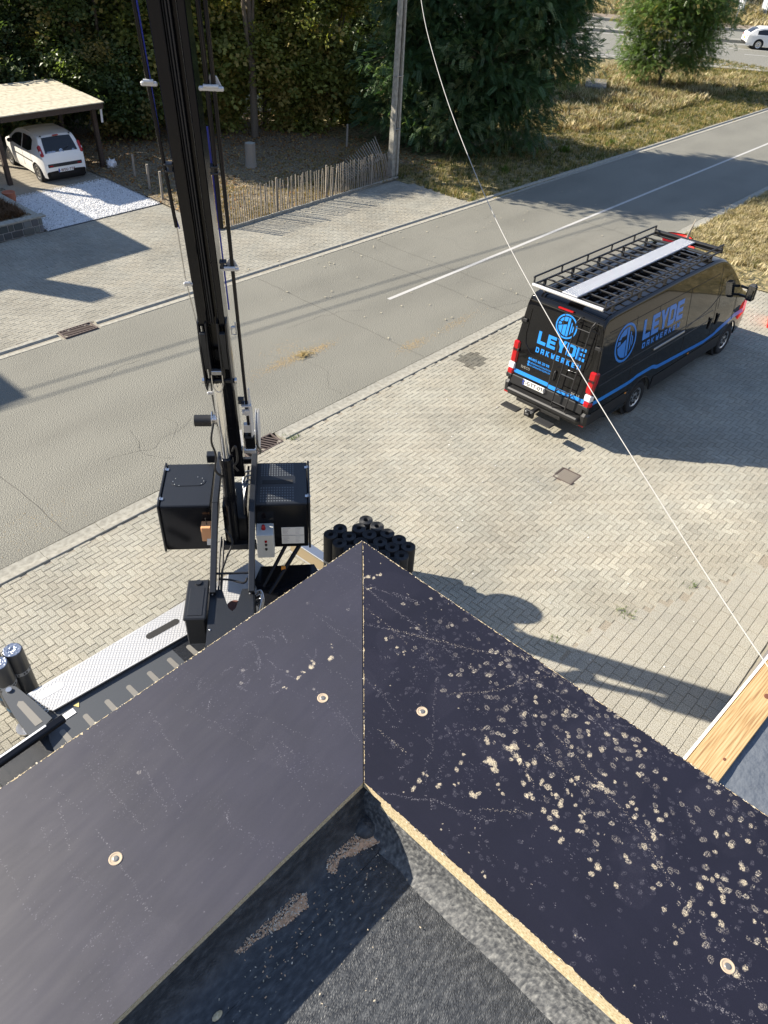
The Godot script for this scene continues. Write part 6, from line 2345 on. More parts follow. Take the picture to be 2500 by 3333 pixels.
# ------------------------------------------------------------------ carport, drive, garden
func build_carport():
	rng.seed = 12
	var t = thing("carport", "dark timber carport with pale sheet roof over the white hatchback", "carport")
	for p in [[11.07, -26.95], [14.55, -26.87], [11.3, -30.1], [14.9, -30.1]]:
		var mb = MB.new()
		mb.box(Vector3(p[0], 1.08, p[1]), Vector3(0.15, 2.2, 0.15), 0.008)
		put(mb, "post", M.dark_wood, t)
	for q in [[Vector3(11.0, 2.15, -26.32), Vector3(14.62, 2.15, -26.26)], [Vector3(11.2, 2.1, -30.2), Vector3(14.95, 2.1, -30.2)], [Vector3(14.62, 2.15, -26.26), Vector3(14.97, 2.12, -30.3)], [Vector3(11.0, 2.15, -26.3), Vector3(11.2, 2.12, -30.3)]]:
		var mb = MB.new()
		var d = (q[1] - q[0])
		var bas = Basis(d.normalized(), Vector3.UP, d.normalized().cross(Vector3.UP))
		mb.box((q[0] + q[1]) * 0.5, Vector3(d.length(), 0.18, 0.06), 0.006, bas)
		put(mb, "beam", M.dark_wood, t)
	for k in 4:
		var z0 = -26.2 - k * 1.06
		var z1 = z0 - 1.05
		var e0 = 14.66 + 0.37 * (k * 1.06) / 4.2
		var e1 = 14.66 + 0.37 * ((k + 1) * 1.06) / 4.2
		var mb = MB.new()
		mb.extrude([Vector2(11.0, z0), Vector2(e0, z0), Vector2(e1, z1), Vector2(11.05, z1)], Vector3(0, 2.245 - 0.004 * k, 0), Vector3(1, 0, 0), Vector3(0, 0, 1), Vector3(0, 0.03 + 0.006 * (k % 2), 0))
		put(mb, "roof_sheet", M.roof_felt, t)
	var dp = MB.new()
	dp.cyl(Vector3(14.70, 2.2, -26.55), Vector3(14.70, 1.55, -26.62), 0.04, -1, 12)
	put(dp, "downpipe", M.white, t)
	# slabs under the carport
	var sb = thing("carport_floor", "grey paving slabs under the carport", "paving")
	sb.set_meta("kind", "structure")
	var sm = paver_mesh(0.595, 0.295, 0.006)
	for r in 17:
		for k in 7:
			var x = 10.72 + 0.6 * k + (0.3 if r % 2 else 0.0)
			var z = -30.6 + 0.3 * r
			if z > -25.75 or x > 14.5:
				continue
			var o = put(sm, "paving_slab", M.slab, sb)
			o.position = Vector3(x, 0.012 + rng.randf_range(-0.003, 0.003), z)
	# white gravel drive
	var gb = MB.new()
	gb.extrude([Vector2(9.95, -22.36), Vector2(13.9, -22.32), Vector2(14.0, -25.72), Vector2(10.0, -25.8)], Vector3(0, -0.06, 0), Vector3(1, 0, 0), Vector3(0, 0, 1), Vector3(0, 0.062, 0))
	struct(gb, "gravel_drive", M.gravel_bed, "bright white gravel drive in front of the carport", "gravel")
	var st = MB.new()
	st.ball(Vector3.ZERO, Vector3(1, 0.6, 0.8), 6, 4)
	var xs = []
	var cs = []
	for k in 15000:
		var p = Vector3(rng.randf_range(9.95, 14.05), 0.004 + rng.randf() * 0.008, rng.randf_range(-25.8, -22.36))
		if rng.randf() < 0.02:
			p.z -= 0.25
		xs.append(Transform3D(Basis(Vector3(rng.randfn(), rng.randfn(), rng.randfn()).normalized(), rng.randf() * TAU).scaled(Vector3.ONE * rng.randf_range(0.009, 0.021)), p))
		var q = rng.randf_range(0.55, 0.84)
		cs.append(Color(q, q, q * 0.98) if rng.randf() < 0.93 else Color(0.25, 0.24, 0.23))
	tag(many(st.mesh(), "gravel_stones", M.grain, xs, cs), "loose white stones covering the drive", "gravel")
	var ed = MB.new()
	ed.box(Vector3(11.95, -0.03, -22.315), Vector3(4.0, 0.1, 0.05), 0.005)
	struct(ed, "drive_edging", M.dark_plate, "dark edging strip in front of the white gravel", "edging")
	# stone wall with coping and bed
	var w = thing("stone_wall", "low grey stone garden wall with pale coping beside the gravel", "wall")
	var core = MB.new()
	core.box(Vector3(7.2, 0.2, -22.52), Vector3(5.3, 0.42, 0.2))
	core.box(Vector3(9.75, 0.2, -24.0), Vector3(0.2, 0.42, 3.0))
	put(core, "mortar", M.mortar, w)
	for r in 2:
		var x = 4.7 + 0.1 * r
		while x < 9.8:
			var L = rng.randf_range(0.16, 0.36)
			if x + L > 9.87:
				L = 9.87 - x
			var mb = MB.new()
			var q = rng.randf_range(0.06, 0.17)
			mb.col = Color(q, q * rng.randf_range(1.0, 1.12), q * rng.randf_range(0.9, 1.05))
			mb.box(Vector3(x + L * 0.5, 0.1 + 0.2 * r, -22.42), Vector3(L - 0.025, 0.175, 0.05), 0.014)
			put(mb, "stone", M.stone, w)
			x += L
		var z = -22.5
		while z > -25.4:
			var L = rng.randf_range(0.18, 0.36)
			var mb = MB.new()
			var q = rng.randf_range(0.06, 0.17)
			mb.col = Color(q, q * 1.05, q)
			mb.box(Vector3(9.86, 0.1 + 0.2 * r, z - L * 0.5), Vector3(0.05, 0.175, L - 0.025), 0.014)
			put(mb, "stone", M.stone, w)
			z -= L
	for k in 6:
		var mb = MB.new()
		mb.box(Vector3(5.05 + k * 0.9, 0.435, -22.52), Vector3(0.89, 0.05, 0.27), 0.008)
		put(mb, "coping_slab", M.kerb, w)
	for k in 3:
		var mb = MB.new()
		mb.box(Vector3(9.75, 0.435, -23.12 - k * 0.92), Vector3(0.27, 0.05, 0.91), 0.008)
		put(mb, "coping_slab", M.kerb, w)
	var bed = MB.new()
	var rows = []
	var hn = noise(1.4, FastNoiseLite.TYPE_SIMPLEX_SMOOTH, 3, 9)
	for r in 20:
		var row = []
		for k in 30:
			var x = 5.0 + 4.68 * k / 29.0
			var z = -25.6 + 2.98 * r / 19.0
			row.append(Vector3(x, 0.42 + 0.1 * hn.get_noise_2d(x, z), z))
		rows.append(row)
	bed.grid(rows, -1.0)
	put(bed, "earth", M.soil, w)
	xs = []
	cs = []
	for k in 1500:
		xs.append(Transform3D(Basis(Vector3.UP, rng.randf() * TAU).scaled(Vector3.ONE * rng.randf_range(0.1, 0.25)), Vector3(rng.randf_range(7.0, 9.6), 0.42, rng.randf_range(-25.4, -22.75))))
		var q = rng.randf_range(0.6, 1.3)
		cs.append(Color(0.15 * q, 0.09 * q, 0.05 * q))
	tag(many(tuft(9, 1.2), "withered_plants", M.grass, xs, cs), "brown withered ground plants in the stone wall bed", "plants")
	var pt = MB.new()
	pt.lathe([Vector2(0.12, 0.0), Vector2(0.17, 0.1), Vector2(0.2, 0.24), Vector2(0.18, 0.34), Vector2(0.2, 0.35), Vector2(0.2, 0.38), Vector2(0.17, 0.38), Vector2(0.155, 0.33), Vector2(0.0, 0.33)], Vector3(10.22, 0.0, -25.2), Vector3.UP, 22)
	tag(put(pt, "flower_pot", M.terracotta), "terracotta flower pot between stone wall and carport post", "pot")

func slat_mesh(h, r):
	var mb = MB.new()
	var pts = []
	var b = rng.randfn(0, 0.012)
	for k in 5:
		var q = k / 4.0
		pts.append(Vector3(b * sin(q * PI) + rng.randfn(0, 0.003), h * q, rng.randfn(0, 0.004)))
	mb.tube(pts, r, 5, r * 0.75)
	return mb.mesh()

func build_fence():
	rng.seed = 31
	var ms = []
	for k in 8:
		ms.append(slat_mesh(rng.randf_range(0.93, 1.06), rng.randf_range(0.015, 0.021)))
	var t = thing("paling_fence", "weathered split paling fence along the edge of the far paving", "fence")
	var n = 84
	var tops = []
	for k in n:
		var q = k / (n - 1.0)
		var x = lerp(14.28, 22.15, q) + rng.randfn(0, 0.015)
		var z = -19.2 - 0.1 * q + 0.03 * sin(k * 0.3)
		var lean = 0.02 * sin(k * 0.35) + rng.randfn(0, 0.03)
		if q > 0.72:
			lean += (q - 0.72) * 1.0
		var o = put(ms[k % 8], "slat", M.grey_wood, t)
		o.position = Vector3(x, 0.04, z)
		o.rotation = Vector3(rng.randfn(0, 0.03) - (0.25 * max(0.0, q - 0.7)), rng.randf() * TAU * 0.0, lean)
		tops.append(o.transform)
	for hgt in [0.2, 0.75]:
		var w = MB.new()
		var pts = []
		for x in tops:
			pts.append(x * Vector3(0.004, hgt, 0.018))
		w.tube(pts, 0.004, 4)
		put(w, "wire", M.iron, t)
	for x in [14.25, 16.35, 18.6, 20.9]:
		var mb = MB.new()
		mb.cyl(Vector3(x, -0.1, -19.26), Vector3(x + 0.02, 1.12, -19.26), 0.035, 0.03, 8)
		put(mb, "post", M.grey_wood, t)
	var c = thing("fence_roll", "loose end of paling fence fanned out against the concrete pole", "fence")
	for k in 20:
		var q = k / 19.0
		var o = put(ms[k % 8], "slat", M.grey_wood, c)
		var a = Vector3(lerp(19.9, 22.1, q), 0.62 + 0.25 * q, -19.75 - 0.1 * q)
		var b = Vector3(lerp(19.3, 22.5, q), 0.2 + 0.7 * q, lerp(-20.2, -21.2, sin(q * PI * 0.6)))
		a = Vector3(lerp(20.2, 21.9, q), lerp(0.28, 0.75, q), -19.6)
		b = a + Vector3(lerp(0.15, 0.35, q), lerp(0.12, 0.5, q), lerp(-0.95, -0.8, q)).normalized() * 1.05
		var d = (b - a).normalized()
		var sx = d.cross(Vector3.UP).normalized()
		o.transform = Transform3D(Basis(sx, d, sx.cross(d)), a)
	# concrete edging below the fence
	var e = thing("fence_edging", "narrow concrete edging at the foot of the paling fence", "edging")
	for k in 9:
		var mb = MB.new()
		mb.box(Vector3(14.62 + k * 0.92, 0.0, -19.1 - 0.025 * k), Vector3(0.91, 0.16, 0.06), 0.008)
		put(mb, "edging_stone", M.kerb, e)

func build_rolls():
	rng.seed = 8
	var pos = [[6.31, -4.78], [6.1, -4.73], [6.13, -4.94], [6.33, -4.98], [6.32, -5.21], [6.11, -5.16], [6.32, -5.42], [6.11, -5.38], [6.32, -5.65], [6.1, -5.59], [5.88, -5.58], [5.91, -5.8], [5.7, -5.79], [5.67, -5.57], [5.9, -5.36], [5.68, -5.35], [5.9, -5.14], [5.92, -4.93], [5.89, -4.72], [5.68, -5.13]]
	var prof = []
	prof.append(Vector2(0.104, 0.0))
	prof.append(Vector2(0.107, 0.03))
	prof.append(Vector2(0.107, 0.97))
	prof.append(Vector2(0.104, 1.0))
	var k2 = 0
	var r = 0.1
	while r > 0.04:
		prof.append(Vector2(r, 0.993 if k2 % 2 else 1.0))
		prof.append(Vector2(r - 0.003, 0.993 if k2 % 2 else 1.0))
		r -= 0.007
		k2 += 1
	prof.append(Vector2(0.036, 0.99))
	prof.append(Vector2(0.034, 0.82))
	prof.append(Vector2(0.0, 0.82))
	var mb = MB.new()
	mb.lathe(prof, Vector3.ZERO, Vector3.UP, 28)
	mb.box(Vector3(0.104, 0.5, 0.02), Vector3(0.01, 0.99, 0.03), 0.003)
	var rm = mb.mesh()
	var sp = MB.new()
	var ring = 0
	var q0 = 0.0995
	while q0 > 0.044:
		sp.lathe([Vector2(q0, 1.0015 - 0.003 * (ring % 2)), Vector2(q0 - 0.0045, 1.0035 - 0.003 * (ring % 2))], Vector3.ZERO, Vector3.UP, 28)
		q0 -= 0.0062
		ring += 1
	var spm = sp.mesh()
	var bd = MB.new()
	bd.lathe([Vector2(0.1085, 0.47), Vector2(0.1085, 0.52)], Vector3.ZERO, Vector3.UP, 28)
	var bm = bd.mesh()
	var band_mat = mat(0.35, 0.36, 0.36, 0.6)
	for p in pos:
		var t = thing("felt_roll", "upright roll of black roofing felt in the block behind the roof corner", "roll", Vector3(p[0], lot_y(p[1]), p[1]), rng.randf() * TAU, "black roofing felt rolls standing on the paving")
		var o = put(rm, "felt", M.bitumen, t)
		o.scale = Vector3(1, rng.randf_range(0.985, 1.01), 1)
		put(spm, "wound_end", M.bitumen, t).scale = o.scale
		put(bm, "paper_band", band_mat, t)
	# rolls with foil ends at the left
	var fm = MB.new()
	fm.lathe([Vector2(0.115, 0.0), Vector2(0.12, 0.02), Vector2(0.12, 0.97), Vector2(0.112, 1.0)], Vector3.ZERO, Vector3.UP, 28)
	var side = fm.mesh()
	var hn = noise(30.0, FastNoiseLite.TYPE_SIMPLEX_SMOOTH, 2, 3)
	for p in [[1.42, -7.06], [1.2, -7.24], [1.2, -6.98]]:
		var t = thing("foil_roll", "upright grey wrapped membrane roll with crinkled foil top", "roll", Vector3(p[0], lot_y(p[1]), p[1]), rng.randf() * TAU, "foil topped membrane rolls by the outrigger")
		put(side, "wrapping", mat(0.055, 0.06, 0.068, 0.4), t)
		var tp = MB.new()
		var rows = []
		for r2 in 13:
			var row = []
			for k in 33:
				var a = TAU * k / 32.0
				var q = 0.02 + 0.096 * r2 / 12.0
				var x = q * cos(a)
				var z = q * sin(a)
				row.append(Vector3(x, 1.0 + 0.012 * hn.get_noise_2d(x, z) - (0.02 if r2 == 12 else 0.0) - (0.02 if r2 == 0 else 0.0), z))
			rows.append(row)
		tp.grid(rows, 1.0)
		put(tp, "foil_top", M.foil, t)
		var hole = MB.new()
		hole.disc(Vector3(0, 0.985, 0), Vector3.UP, 0.03, 16)
		put(hole, "core", M.white, t)
		var b1 = MB.new()
		b1.lathe([Vector2(0.1212, 0.60), Vector2(0.1212, 0.66)], Vector3.ZERO, Vector3.UP, 28)
		var bo = put(b1, "printed_band", mat(0.35, 0.37, 0.39, 0.5), t)
		var pr = MB.new()
		for k in 22:
			var a = TAU * k / 22.0
			if k % 3 == 2:
				continue
			pr.box(Vector3(cos(a), 0, sin(a)) * 0.1216 + Vector3(0, 0.63, 0), Vector3(0.004, 0.03, 0.02), 0.0, Basis(Vector3.UP, -a))
		put(pr, "print", mat(0.05, 0.055, 0.06), bo).set_meta("kind", "stuff")
		var b2 = MB.new()
		b2.lathe([Vector2(0.1212, 0.14), Vector2(0.1212, 0.2)], Vector3.ZERO, Vector3.UP, 28)
		put(b2, "blue_band", mat(0.05, 0.14, 0.24, 0.5), t)

# ------------------------------------------------------------------ street furniture and odds and ends
func grate(x, z, turn, y, label):
	var t = thing("drain_grate", label, "drain", Vector3(x, y, z), turn)
	t.scale.z = 1.15
	var f = MB.new()
	for s in [-1.0, 1.0]:
		f.box(Vector3(0, 0.0, s * 0.16), Vector3(0.84, 0.05, 0.035), 0.005)
		f.box(Vector3(s * 0.405, 0.0, 0), Vector3(0.035, 0.05, 0.3), 0.005)
	put(f, "frame", M.iron, t)
	for k in 9:
		var b = MB.new()
		b.box(Vector3(-0.34 + k * 0.085, 0.002, 0), Vector3(0.032, 0.04, 0.33), 0.004, Basis(Vector3.UP, 0.55))
		put(b, "bar", M.iron, t)
	var v = MB.new()
	v.box(Vector3(0, -0.06, 0), Vector3(0.8, 0.02, 0.3))
	put(v, "sump", M.void, t)

func build_street_things():
	rng.seed = 55
	grate(7.4, near_kerb(7.4) + 0.17, -0.011, -0.006, "rusty slotted drain grate in the near gutter by the crane")
	grate(7.3, far_kerb(7.3) - 0.17, -0.0295, -0.006, "rusty slotted drain grate in the far gutter")
	var mh = thing("manhole_cover", "small square manhole cover in the sunlit paving", "manhole", Vector3(10.8, lot_y(-4.59), -4.59))
	mh.rotation.x = -atan(LOT_SLOPE)
	var f = MB.new()
	for s in [-1.0, 1.0]:
		f.box(Vector3(0, -0.02, s * 0.19), Vector3(0.4, 0.05, 0.025), 0.003)
		f.box(Vector3(s * 0.19, -0.02, 0), Vector3(0.025, 0.05, 0.36), 0.003)
	put(f, "frame", M.iron, mh)
	var cv = MB.new()
	cv.box(Vector3(0, -0.022, 0), Vector3(0.345, 0.04, 0.345), 0.004)
	for k in 6:
		cv.box(Vector3(-0.13 + 0.052 * k, 0.0, 0), Vector3(0.02, 0.006, 0.28), 0.002)
	put(cv, "cover", mat(0.16, 0.14, 0.115, 0.8), mh)
	# concrete pole
	var p = thing("utility_pole", "grey concrete utility pole between the paling fence and locust tree", "pole", Vector3(22.35, 0, -19.5))
	var pb = MB.new()
	var hgt = 5.7
	for s in [-1.0, 1.0]:
		for k in 1:
			var a = [Vector3(s * 0.14 - 0.05, -0.3, -0.12), Vector3(s * 0.14 + 0.05, -0.3, -0.12), Vector3(s * 0.14 + 0.05, -0.3, 0.12), Vector3(s * 0.14 - 0.05, -0.3, 0.12)]
			var b = []
			for q in a:
				b.append(Vector3(q.x * 0.72, hgt, q.z * 0.72))
			for j in 4:
				pb.quad(a[(j + 1) % 4], a[j], b[j], b[(j + 1) % 4])
			pb.quad(b[3], b[2], b[1], b[0])
	for j in [-0.055, 0.055]:
		pb.quad(Vector3(-0.1, -0.3, j), Vector3(0.1, -0.3, j), Vector3(0.07, hgt, j * 0.72), Vector3(-0.07, hgt, j * 0.72))
	put(pb, "shaft", M.concrete, p)
	var pc = MB.new()
	pc.tube([Vector3(0.2, 2.2, 0.06), Vector3(0.18, 3.2, 0.06), Vector3(0.155, 5.0, 0.05), Vector3(0.15, 5.6, 0.04)], 0.02, 6)
	pc.tube([Vector3(-0.02, 1.6, 0.075), Vector3(0.0, 3.0, 0.075), Vector3(0.02, 5.6, 0.05)], 0.012, 6)
	put(pc, "cable_riser", M.cable, p)
	for y in [1.7, 3.4]:
		var bd = MB.new()
		bd.box(Vector3(0, y, 0), Vector3(0.36 - y * 0.01, 0.03, 0.25 - y * 0.008), 0.004)
		put(bd, "steel_strap", M.steel, p)
	# overhead cables above the view, whose shadows cross the road
	for q in [[7.0, 0.0], [7.25, 0.15]]:
		var pts = []
		for k in 41:
			var s = k / 40.0
			var x = lerp(-24.0, 76.0, s)
			pts.append(Vector3(x, q[0] - 0.35 * sin(s * PI) + 0.35, -24.5 + q[1] + 0.135 * (x - 0.8)))
		var mb = MB.new()
		mb.tube(pts, 0.018, 5)
		tag(put(mb, "overhead_cable", M.cable), ["lower black overhead cable running along the road", "upper black overhead cable running along the road"][0 if q[1] == 0.0 else 1], "cable", "overhead cables along the road")
	# white rope from crane tip across the view to the extension roof
	var ctrl = [Vector3(7.6, 10.3, -6.8), Vector3(6.95, 9.0, -6.1), Vector3(6.42, 8.25, -5.5), Vector3(6.05, 7.81, -5.06), Vector3(5.73, 7.51, -4.63), Vector3(5.31, 7.12, -3.98), Vector3(4.84, 6.67, -3.14), Vector3(4.25, 6.31, -2.12), Vector3(3.62, 6.02, -1.05), Vector3(2.94, 5.86, -0.02), Vector3(2.2, 5.8, 1.1)]
	var rp = MB.new()
	rp.tube(spline(ctrl, 10), 0.0029, 8)
	tag(put(rp, "tag_line", M.rope), "thin white cable slanting down in front of the van", "cable")
	# things around the van
	var rs = thing("red_barrier", "red barrier block standing on the paving past the van", "barrier", Vector3(20.55, lot_y(-4.4), -4.35), 0.3)
	var rb = MB.new()
	rb.extrude([Vector2(-0.3, 0.0), Vector2(0.5, 0.0), Vector2(0.5, 0.5), Vector2(-0.12, 0.5)], Vector3(0, 0, -0.08), Vector3(1, 0, 0), Vector3(0, 1, 0), Vector3(0, 0, 0.16))
	put(rb, "block", M.red, rs)
	var tb = thing("red_tub", "red plastic tub with a pointed board, half hidden by the van", "tub", Vector3(22.75, 0.12, -8.2), 0.5)
	var tm = MB.new()
	var rows = []
	for q in [[0.42, 0.0], [0.52, 0.35], [0.56, 0.62], [0.6, 0.64], [0.54, 0.6], [0.48, 0.2], [0.0, 0.18]]:
		var row = []
		for k in 29:
			var a = TAU * k / 28.0
			row.append(Vector3(q[0] * 1.3 * sign(cos(a)) * pow(abs(cos(a)), 0.7), q[1], -q[0] * 0.8 * sign(sin(a)) * pow(abs(sin(a)), 0.7)))
		rows.append(row)
	tm.grid(rows, 1.0)
	put(tm, "tub", M.red, tb)
	var bd2 = MB.new()
	bd2.extrude([Vector2(-0.12, 0.0), Vector2(0.12, 0.0), Vector2(0.06, 1.0), Vector2(0.13, 1.42), Vector2(-0.04, 1.05)], Vector3(-0.62, 0.1, 0.1), Vector3(0.8, 0, 0.6), Vector3(-0.06, 1, 0).normalized(), Vector3(-0.6, 0, 0.8) * 0.025)
	put(bd2, "board", M.grey_wood, tb)
	# straw and sand on the road
	var bl = MB.new()
	bl.quad(Vector3(-0.02, 0, -0.5), Vector3(0.02, 0, -0.5), Vector3(0.02, 0.06, 0.0), Vector3(-0.02, 0.06, 0.0))
	bl.quad(Vector3(-0.02, 0.06, 0.0), Vector3(0.02, 0.06, 0.0), Vector3(0.02, 0, 0.5), Vector3(-0.02, 0, 0.5))
	var xs = []
	var cs = []
	for k in 170:
		var r = abs(rng.randfn(0, 0.09))
		var a = rng.randf() * TAU
		xs.append(Transform3D(Basis(Vector3(rng.randfn() * 0.3, 1, rng.randfn() * 0.3).normalized(), rng.randf() * TAU).scaled(Vector3(0.18, 0.14, 0.12) * rng.randf_range(0.7, 1.3)), Vector3(10.5 + r * cos(a) * 1.6, 0.0 + rng.randf() * 0.03, -11.62 + r * sin(a))))
		cs.append(Color(0.5, 0.4, 0.2) * rng.randf_range(0.7, 1.1))
	tag(many(bl.mesh(), "straw_clump", M.grass, xs, cs), "small clump of straw lying on the road", "straw")
	var gr = MB.new()
	gr.ball(Vector3.ZERO, Vector3(1, 0.6, 1), 5, 3)
	xs = []
	cs = []
	for q in [[10.2, -11.68, 0.55, 0.1, 1700], [11.0, -11.6, 0.25, 0.07, 500], [10.4, -12.15, 0.3, 0.18, 300], [12.85, -10.22, 0.3, 0.1, 700], [14.6, -10.26, 0.5, 0.1, 500], [3.0, -10.4, 0.6, 0.3, 200]]:
		for k in q[4]:
			var s = rng.randf_range(0.003, 0.008)
			xs.append(Transform3D(Basis.from_scale(Vector3.ONE * s), Vector3(q[0] + rng.randfn(0, q[2]), -0.01, q[1] + rng.randfn(0, q[3]))))
			cs.append(Color(0.5, 0.36, 0.17) * rng.randf_range(0.7, 1.2))
	tag(many(gr.mesh(), "spilt_sand", M.grain, xs, cs), "ochre sand grains spilt on the asphalt", "sand")
	# crumbs on the paving near the van and building
	xs = []
	cs = []
	for k in 900:
		var x = rng.randf_range(6.0, 24.0)
		var z = rng.randf_range(-9.2, -1.0)
		if x < 18.0 and rng.randf() < 0.75:
			continue
		xs.append(Transform3D(Basis(Vector3.UP, rng.randf() * TAU).scaled(Vector3(1.6, 0.5, 1.0) * rng.randf_range(0.004, 0.017)), Vector3(x, lot_y(z) + 0.004, z)))
		var q = rng.randf_range(0.4, 0.8)
		cs.append(Color(q, q * 0.97, q * 0.9))
	tag(many(gr.mesh(), "rubble_crumbs", M.grain, xs, cs), "pale rubble crumbs strewn over the paving", "rubble")
	# small weeds in joints
	xs = []
	cs = []
	for q in [[8.0, -9.25], [8.1, -9.3], [7.95, -9.28], [7.1, -2.55], [8.3, -2.1], [8.36, -2.0], [9.6, -1.6], [26.5, -17.2], [31.0, -17.3], [31.2, -17.2], [34.0, -16.6]]:
		for k in 7:
			xs.append(Transform3D(Basis(Vector3.UP, rng.randf() * TAU).scaled(Vector3.ONE * (rng.randf_range(0.03, 0.08) if q[0] < 20 else rng.randf_range(0.2, 0.4))), Vector3(q[0] + rng.randfn(0, 0.05), lot_y(q[1]) if q[1] > -10 else 0.02, q[1] + rng.randfn(0, 0.05))))
			cs.append(Color(0.1, 0.17, 0.03))
	tag(many(tuft(8, 0.6), "weeds", M.grass, xs, cs), "small green weeds in joints and on the verge", "weeds")
	# steel section by the felt rolls
	var sbm = thing("steel_section", "grey steel section with tan side lying beside the felt rolls", "beam", Vector3(5.8, lot_y(-6.2), -6.25), 0.05)
	var a1 = MB.new()
	a1.box(Vector3(0, 0.28, 0), Vector3(0.16, 0.03, 1.0), 0.004)
	a1.box(Vector3(0.06, 0.14, 0), Vector3(0.03, 0.26, 1.0), 0.003)
	a1.box(Vector3(0, 0.015, 0), Vector3(0.16, 0.03, 1.0), 0.004)
	put(a1, "flanges", M.steel, sbm)
	var a2 = MB.new()
	a2.box(Vector3(-0.05, 0.14, 0), Vector3(0.03, 0.23, 0.98), 0.003)
	put(a2, "tan_board", mat(0.3, 0.24, 0.15, 0.8), sbm)
	# by the main road
	var sp = thing("sign_post", "thin grey sign post on the main road's dividing kerb", "post", hp(19.2, 73.9, 0.1))
	var s1 = MB.new()
	s1.cyl(Vector3.ZERO, Vector3(0.25, 5.0, 0.0), 0.05, 0.04, 8)
	put(s1, "tube", M.steel, sp)
	var s2 = MB.new()
	s2.cyl(Vector3(0.23, 4.8, -0.03), Vector3(0.23, 4.8, 0.03), 0.4, -1, 20)
	put(s2, "disc", M.white, sp)
	for k in 2:
		var wp = thing("white_hoarding", ["upright white panel beyond the footpath beside its taller twin", "taller upright white panel beyond the footpath"][k], "hoarding", hp(24.0 + 2.4 * k, 91.6 + 0.5 * k, 0.1), 0.6)
		var m1 = MB.new()
		m1.box(Vector3(0, 1.1 + 0.2 * k, 0), Vector3(2.0, 2.2 + 0.3 * k, 0.12), 0.01)
		put(m1, "panel", mat(0.55, 0.58, 0.6, 0.6), wp)
		for s in [-0.8, 0.8]:
			var m2 = MB.new()
			m2.box(Vector3(s, 1.0, -0.1), Vector3(0.08, 2.2, 0.08))
			put(m2, "leg", M.steel, wp)
	var cbk = MB.new()
	cbk.box(Vector3(44.6, 0.25, -23.6), Vector3(2.6, 0.12, 1.2), 0.02, Basis(Vector3.UP, 0.5))
	cbk.box(Vector3(44.7, 0.1, -23.6), Vector3(2.2, 0.3, 0.9), 0.02, Basis(Vector3.UP, 0.5))
	tag(put(cbk, "concrete_slab", mat(0.15, 0.14, 0.12, 0.9)), "low grey concrete slab in dry grass between the locust trees", "slab")

func build_garden_bits():
	rng.seed = 66
	for q in [[14.75, -25.1, 0.8, "rough wooden stake nearest the carport"], [14.42, -23.7, 0.85, "middle wooden stake along the gravel edge"], [14.12, -22.5, 0.95, "wooden stake at the corner of the paving"], [23.8, -23.4, 0.9, "thin wooden stake among fallen leaves"]]:
		var mb = MB.new()
		mb.cyl(Vector3(q[0], -0.1, q[1]), Vector3(q[0] + 0.02, q[2], q[1] + 0.01), 0.045, 0.042, 10)
		tag(put(mb, "wooden_stake", M.grey_wood), q[3], "stake")
	var t = thing("tree_stump", "pale cut tree stump standing in the garden", "stump", Vector3(18.8, 0, -23.55))
	var mb = MB.new()
	var rows = []
	var hn = noise(3.0, FastNoiseLite.TYPE_SIMPLEX_SMOOTH, 2, 4)
	for r in 9:
		var row = []
		for k in 25:
			var a = TAU * k / 24.0
			var q = 0.19 + 0.03 * hn.get_noise_2d(cos(a), sin(a)) + 0.05 * exp(-r * 0.9)
			row.append(Vector3(q * cos(a) + 0.02 * r / 8.0, 0.9 * r / 8.0, -q * sin(a)))
		rows.append(row)
	mb.grid(rows, 1.0)
	put(mb, "bark", M.grey_wood, t)
	var tp = MB.new()
	tp.disc(Vector3(0.02, 0.898, 0), Vector3.UP, 0.19, 24)
	put(tp, "cut_face", M.kerb, t)
	var rg = MB.new()
	rows = []
	var hf = noise(5.0, FastNoiseLite.TYPE_SIMPLEX_SMOOTH, 3, 7)
	for r in 13:
		var row = []
		var la = PI * (r / 12.0 - 0.5)
		for k in 21:
			var a = TAU * k / 20.0
			var d = Vector3(cos(la) * cos(a), sin(la), -cos(la) * sin(a))
			row.append(Vector3(14.78, 0.14, -26.62) + d * (0.16 + 0.12 * hf.get_noise_3d(d.x, d.y, d.z)))
		rows.append(row)
	rg.grid(rows, 1.0)
	tag(put(rg, "plastic_bag", M.white), "crumpled white plastic bag at the foot of the carport post", "bag")

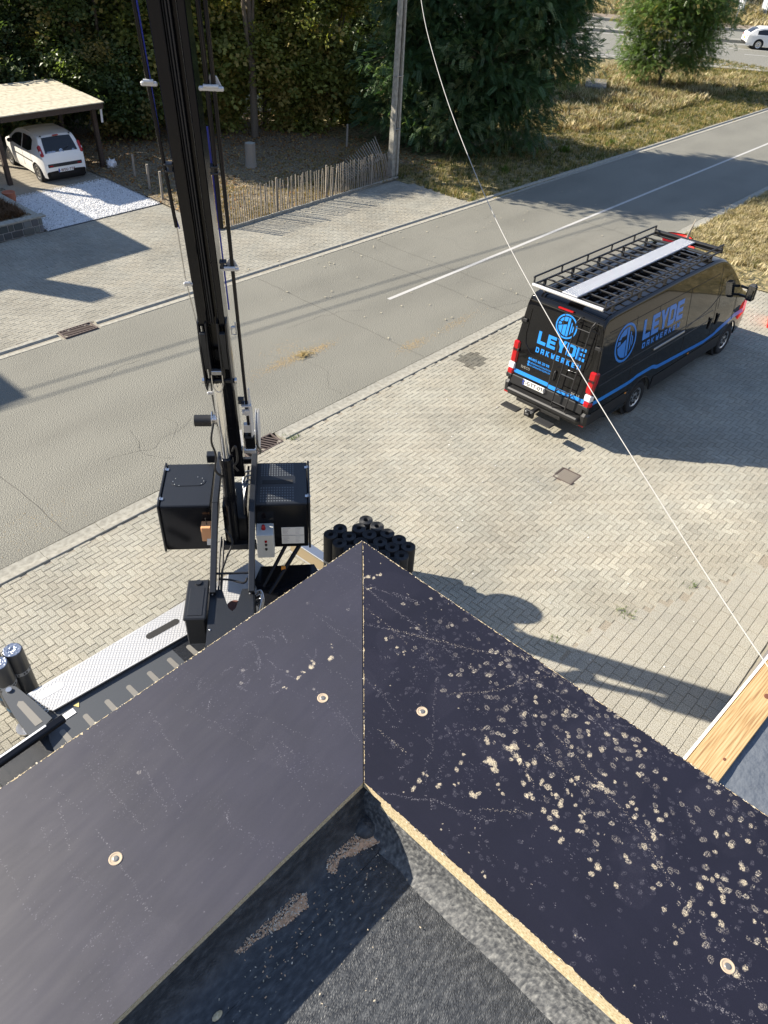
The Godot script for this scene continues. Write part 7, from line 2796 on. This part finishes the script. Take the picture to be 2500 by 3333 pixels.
func build_roof_bits():
	rng.seed = 71
	var gr = MB.new()
	gr.box(Vector3.ZERO, Vector3(1.6, 0.5, 0.8))
	var gm = gr.mesh()
	var polys = [
		[PackedVector2Array([Vector2(0.555, -0.455), Vector2(0.56, -0.43), Vector2(0.545, -0.405), Vector2(0.51, -0.42), Vector2(0.49, -0.425), Vector2(0.465, -0.44), Vector2(0.44, -0.425), Vector2(0.43, -0.44), Vector2(0.455, -0.465), Vector2(0.5, -0.46), Vector2(0.52, -0.465)]), 0.006, "sawdust heap in the roof corner under the mitred boards"],
		[PackedVector2Array([Vector2(0.355, -0.455), Vector2(0.375, -0.44), Vector2(0.36, -0.42), Vector2(0.31, -0.425), Vector2(0.28, -0.435), Vector2(0.25, -0.445), Vector2(0.22, -0.445), Vector2(0.21, -0.46), Vector2(0.235, -0.475), Vector2(0.28, -0.475), Vector2(0.32, -0.47)]), 0.007, "long sawdust heap along the shaded upstand"]]
	for q in polys:
		for k in q[0].size():
			q[0][k] += Vector2(0.018, -0.018)
		var xs = []
		var cs = []
		var mnx = 9.0
		var mxx = -9.0
		for p in q[0]:
			mnx = min(mnx, p.x)
			mxx = max(mxx, p.x)
		while xs.size() < 2000:
			var p = Vector2(rng.randf_range(mnx - 0.02, mxx + 0.02), rng.randf_range(-0.488, -0.38))
			var ins = Geometry2D.is_point_in_polygon(p, q[0])
			if not ins and rng.randf() > 0.01:
				continue
			var y = 7.104 + (rng.randf() * q[1] if ins else 0.0) + 0.012 * pow(max(0.0, (-0.44 - p.y)) / 0.045, 2.0)
			var s = rng.randf_range(0.0011, 0.0026)
			xs.append(Transform3D(Basis(Vector3(rng.randfn(), rng.randfn(), rng.randfn()).normalized(), rng.randf() * TAU).scaled(Vector3.ONE * s), Vector3(p.x, y, p.y)))
			var k = rng.randf_range(0.6, 1.2)
			cs.append(Color(0.78 * k, 0.51 * k, 0.31 * k) if rng.randf() < 0.75 else Color(0.8, 0.7, 0.55))
		var pile = thing("sawdust_pile", q[2], "sawdust")
		pile.set_meta("kind", "stuff")
		var mo = MB.new()
		mo.col = Color(0.82, 0.55, 0.34)
		var inner = Geometry2D.offset_polygon(q[0], -0.004)
		mo.extrude(inner[0], Vector3(0, 7.1, 0), Vector3(1, 0, 0), Vector3(0, 0, 1), Vector3(0, 0.0088, 0), false)
		put(mo, "heap", M.sawdust, pile)
		many(gm, "grains", M.sawdust, xs, cs, pile)
	var xs = []
	var cs = []
	for k in 170:
		var x = rng.randf_range(-0.1, 0.55)
		var z = -0.44 + abs(rng.randfn(0, 0.09))
		xs.append(Transform3D(Basis(Vector3.UP, rng.randf() * TAU).scaled(Vector3.ONE * rng.randf_range(0.0008, 0.0024)), Vector3(x, 7.1045, z)))
		cs.append(Color(0.5, 0.42, 0.3) * rng.randf_range(0.6, 1.2))
	tag(many(gm, "sawdust_crumbs", M.sawdust, xs, cs), "scattered sawdust crumbs on the dark roof deck", "sawdust")
	var cp = MB.new()
	cp.ball(Vector3(0.15, 7.107, -0.42), Vector3(0.011, 0.003, 0.006), 10, 5)
	tag(put(cp, "wood_chip", M.ply), "pale half-moon wood chip lying on the roof deck", "chip")
